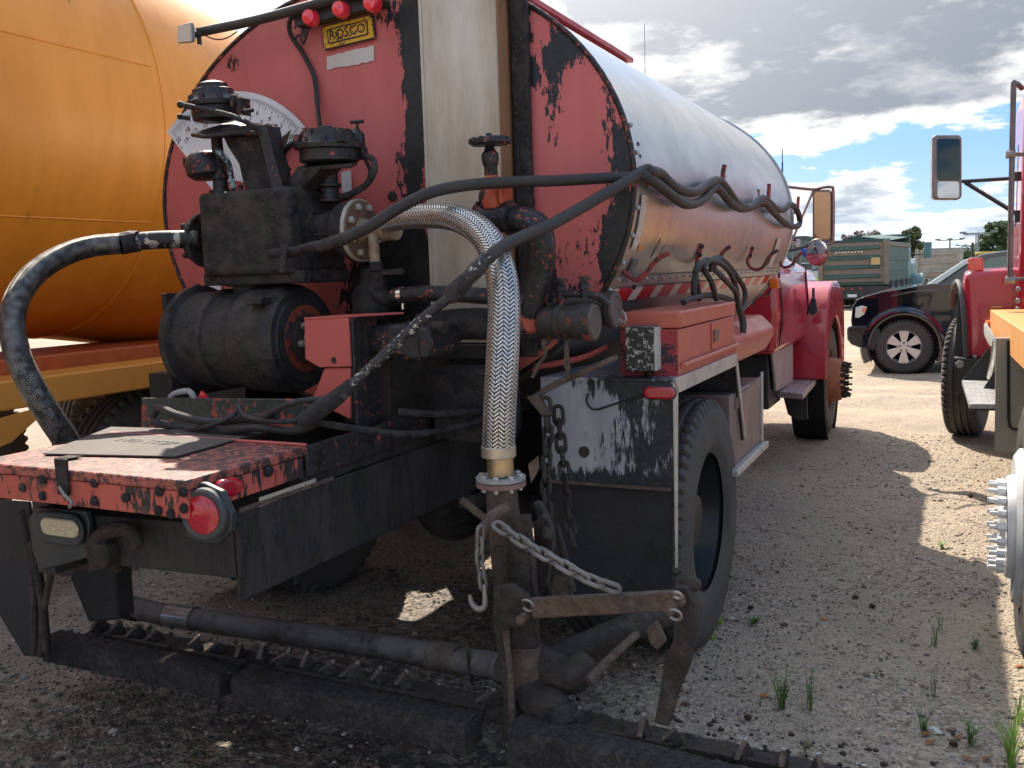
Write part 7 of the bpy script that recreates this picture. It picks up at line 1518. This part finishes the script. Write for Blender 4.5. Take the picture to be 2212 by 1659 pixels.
build('red_reflector', MB().slab([at(428, 862, y=2.6), at(436, 844, y=2.6), at(450, 860, y=2.6)], .01), LR, TT)
sb = build('web_strap', MB().tube([at(368, 862, y=2.62), at(378, 850, y=2.62), at(408, 845, y=2.62), at(420, 862, y=2.62)], .012, 8, 3), paint('strap_pale', (.45, .43, .38), .8, scale=30), TT)

# black cable coil hanging from the lower hook
cc = thing('cable_coil', 'black cable coil hanging from a hook above the toolbox', 'cable', (-1.05, 4.4, 1.5))
xk = -1.0
for pts in ([(780, 1480), (775, 1380), (800, 1250), (850, 1180), (920, 1165), (1000, 1190), (1080, 1270), (1130, 1400), (1140, 1520), (1170, 1640), (1185, 1760)],
            [(820, 1490), (810, 1400), (790, 1260), (830, 1190), (900, 1160), (860, 1230), (920, 1340), (965, 1490)],
            [(925, 1240), (925, 1170), (990, 1145), (1060, 1200), (1130, 1290), (1195, 1400), (1200, 1500), (1170, 1580), (1140, 1500), (1120, 1420), (1030, 1320), (940, 1230)],
            [(690, 1515), (760, 1480), (880, 1455), (1010, 1470), (1110, 1510), (1170, 1600), (1195, 1700), (1180, 1790), (1120, 1850)]):
    build('cable_loop', MB().tube([side(a, b, xk+.004*i) for i, (a, b) in enumerate(pts)], .013, 10, 5), RUBH, cc)

# chains
lk = MB(); Lk, Wk, rk_ = .030, .014, .0068
pth = [Vector((math.cos(a)*Wk, 0, (Lk-Wk+math.sin(a)*Wk) if math.sin(a) > 0 else (-(Lk-Wk)+math.sin(a)*Wk))) for a in np.linspace(0, 2*PI, 17)[:-1]]
pth += [pth[0]]; lk.tube(pth, rk_, 7, 1, cap=False); LKM = mesh_of('link', lk, DKM); LKG = mesh_of('link', lk, tarred('chain_grey', (.22, .20, .18), tar=(.05, .04, .035), amount=-.02, scale=30, rough=.55, bump=.4, metal=.3, sharp=.1))
def chain(name, label, pts, me_, k=1., hook_end=False):
    P = smooth_path([Vector(p) for p in pts], 24); t_ = thing(name, label, 'chain', tuple(P[0])); L = [0]
    for i in range(1, len(P)): L.append(L[-1]+(P[i]-P[i-1]).length)
    step = (Lk*2-rk_*2.4)*k; n = int(L[-1]/step)
    for i in range(n):
        d = (i+.5)*step; j = min(np.searchsorted(L, d), len(P)-1); tan = (P[j]-P[max(j-2, 0)]).normalized(); q = tan.to_track_quat('Z', 'Y')
        q = q @ Matrix.Rotation((i % 2)*PI/2+.4, 3, 'Z').to_quaternion(); inst(me_, t_, P[j], q, 'link', (k, k, k))
    if hook_end:
        e = P[-1]; build('hook', MB().tube([e+Vector((0, 0, .02)), e+Vector((.002, 0, -.03)), e+Vector((-.004, 0, -.055)), e+Vector((-.025, 0, -.062)), e+Vector((-.045, 0, -.045)), e+Vector((-.05, 0, -.02))], [.007, .009, .010, .009, .006], 8, 4), MATS['ring_steel'], t_)
    return t_
chain('steel_chain', 'grey chain sloping from the riser pipe down to the link arm', [at(1070, 1132, y=2.38), at(1130, 1172, y=2.34), at(1200, 1212, y=2.30), at(1270, 1250, y=2.28), at(1345, 1277, y=2.30)], LKG, 1.0)
chain('steel_chain', 'short chain hanging left of the riser pipe with an open hook', [at(1038, 1140, y=2.40), at(1036, 1200, y=2.40), at(1042, 1250, y=2.40), at(1046, 1275, y=2.40)], LKG, .85, True)
chain('steel_chain', 'tar black chain hanging before the fender, left of two', [at(1178, 862, y=3.0), at(1184, 930, y=2.98), at(1180, 1010, y=2.9), at(1180, 1090, y=2.8), at(1185, 1160, y=2.7)], LKM, 1.15)
chain('steel_chain', 'tar black chain hanging closest to the pale fender panel', [at(1205, 880, y=3.05), at(1212, 960, y=3.03), at(1222, 1040, y=3.0), at(1228, 1110, y=3.0), at(1240, 1180, y=2.95)], LKM, 1.15)
build('chain_hanger', MB().slab([at(1140, 858, y=3.0), at(1162, 850, y=3.0), at(1190, 895, y=2.98), at(1176, 902, y=2.98)], .03), RUST, TT, .004)
build('control_rod', MB().tube([at(1160, 855, y=3.0), at(1200, 830, y=3.05), at(1280, 795, y=3.1), at(1330, 772, y=3.2)], .012, 8, 3), RUST, TT)
build('height_lever', MB().tube([at(1160, 1090, y=2.7), at(1180, 1130, y=2.65), at(1178, 1170, y=2.6)], .02, 10, 3), DKM, TT); build('carriage_clevis', MB().prism([at(1150, 1130, y=2.62), at(1170, 1110, y=2.62), at(1188, 1130, y=2.62), at(1195, 1170, y=2.62), at(1180, 1265, y=2.62), at(1162, 1265, y=2.62)], (0, .03, 0)), DKM, TT, .005)
build('carriage_bar', MB().tube([at(1200, 1130, y=2.8), at(1220, 1200, y=2.78), at(1238, 1280, y=2.75)], .012, 8, 3), DKM, TT)
build('carriage_plate', MB().prism([at(1195, 1245, y=2.75), at(1228, 1240, y=2.75), at(1235, 1300, y=2.75), at(1190, 1305, y=2.75)], (0, .02, 0)), RUST, TT)
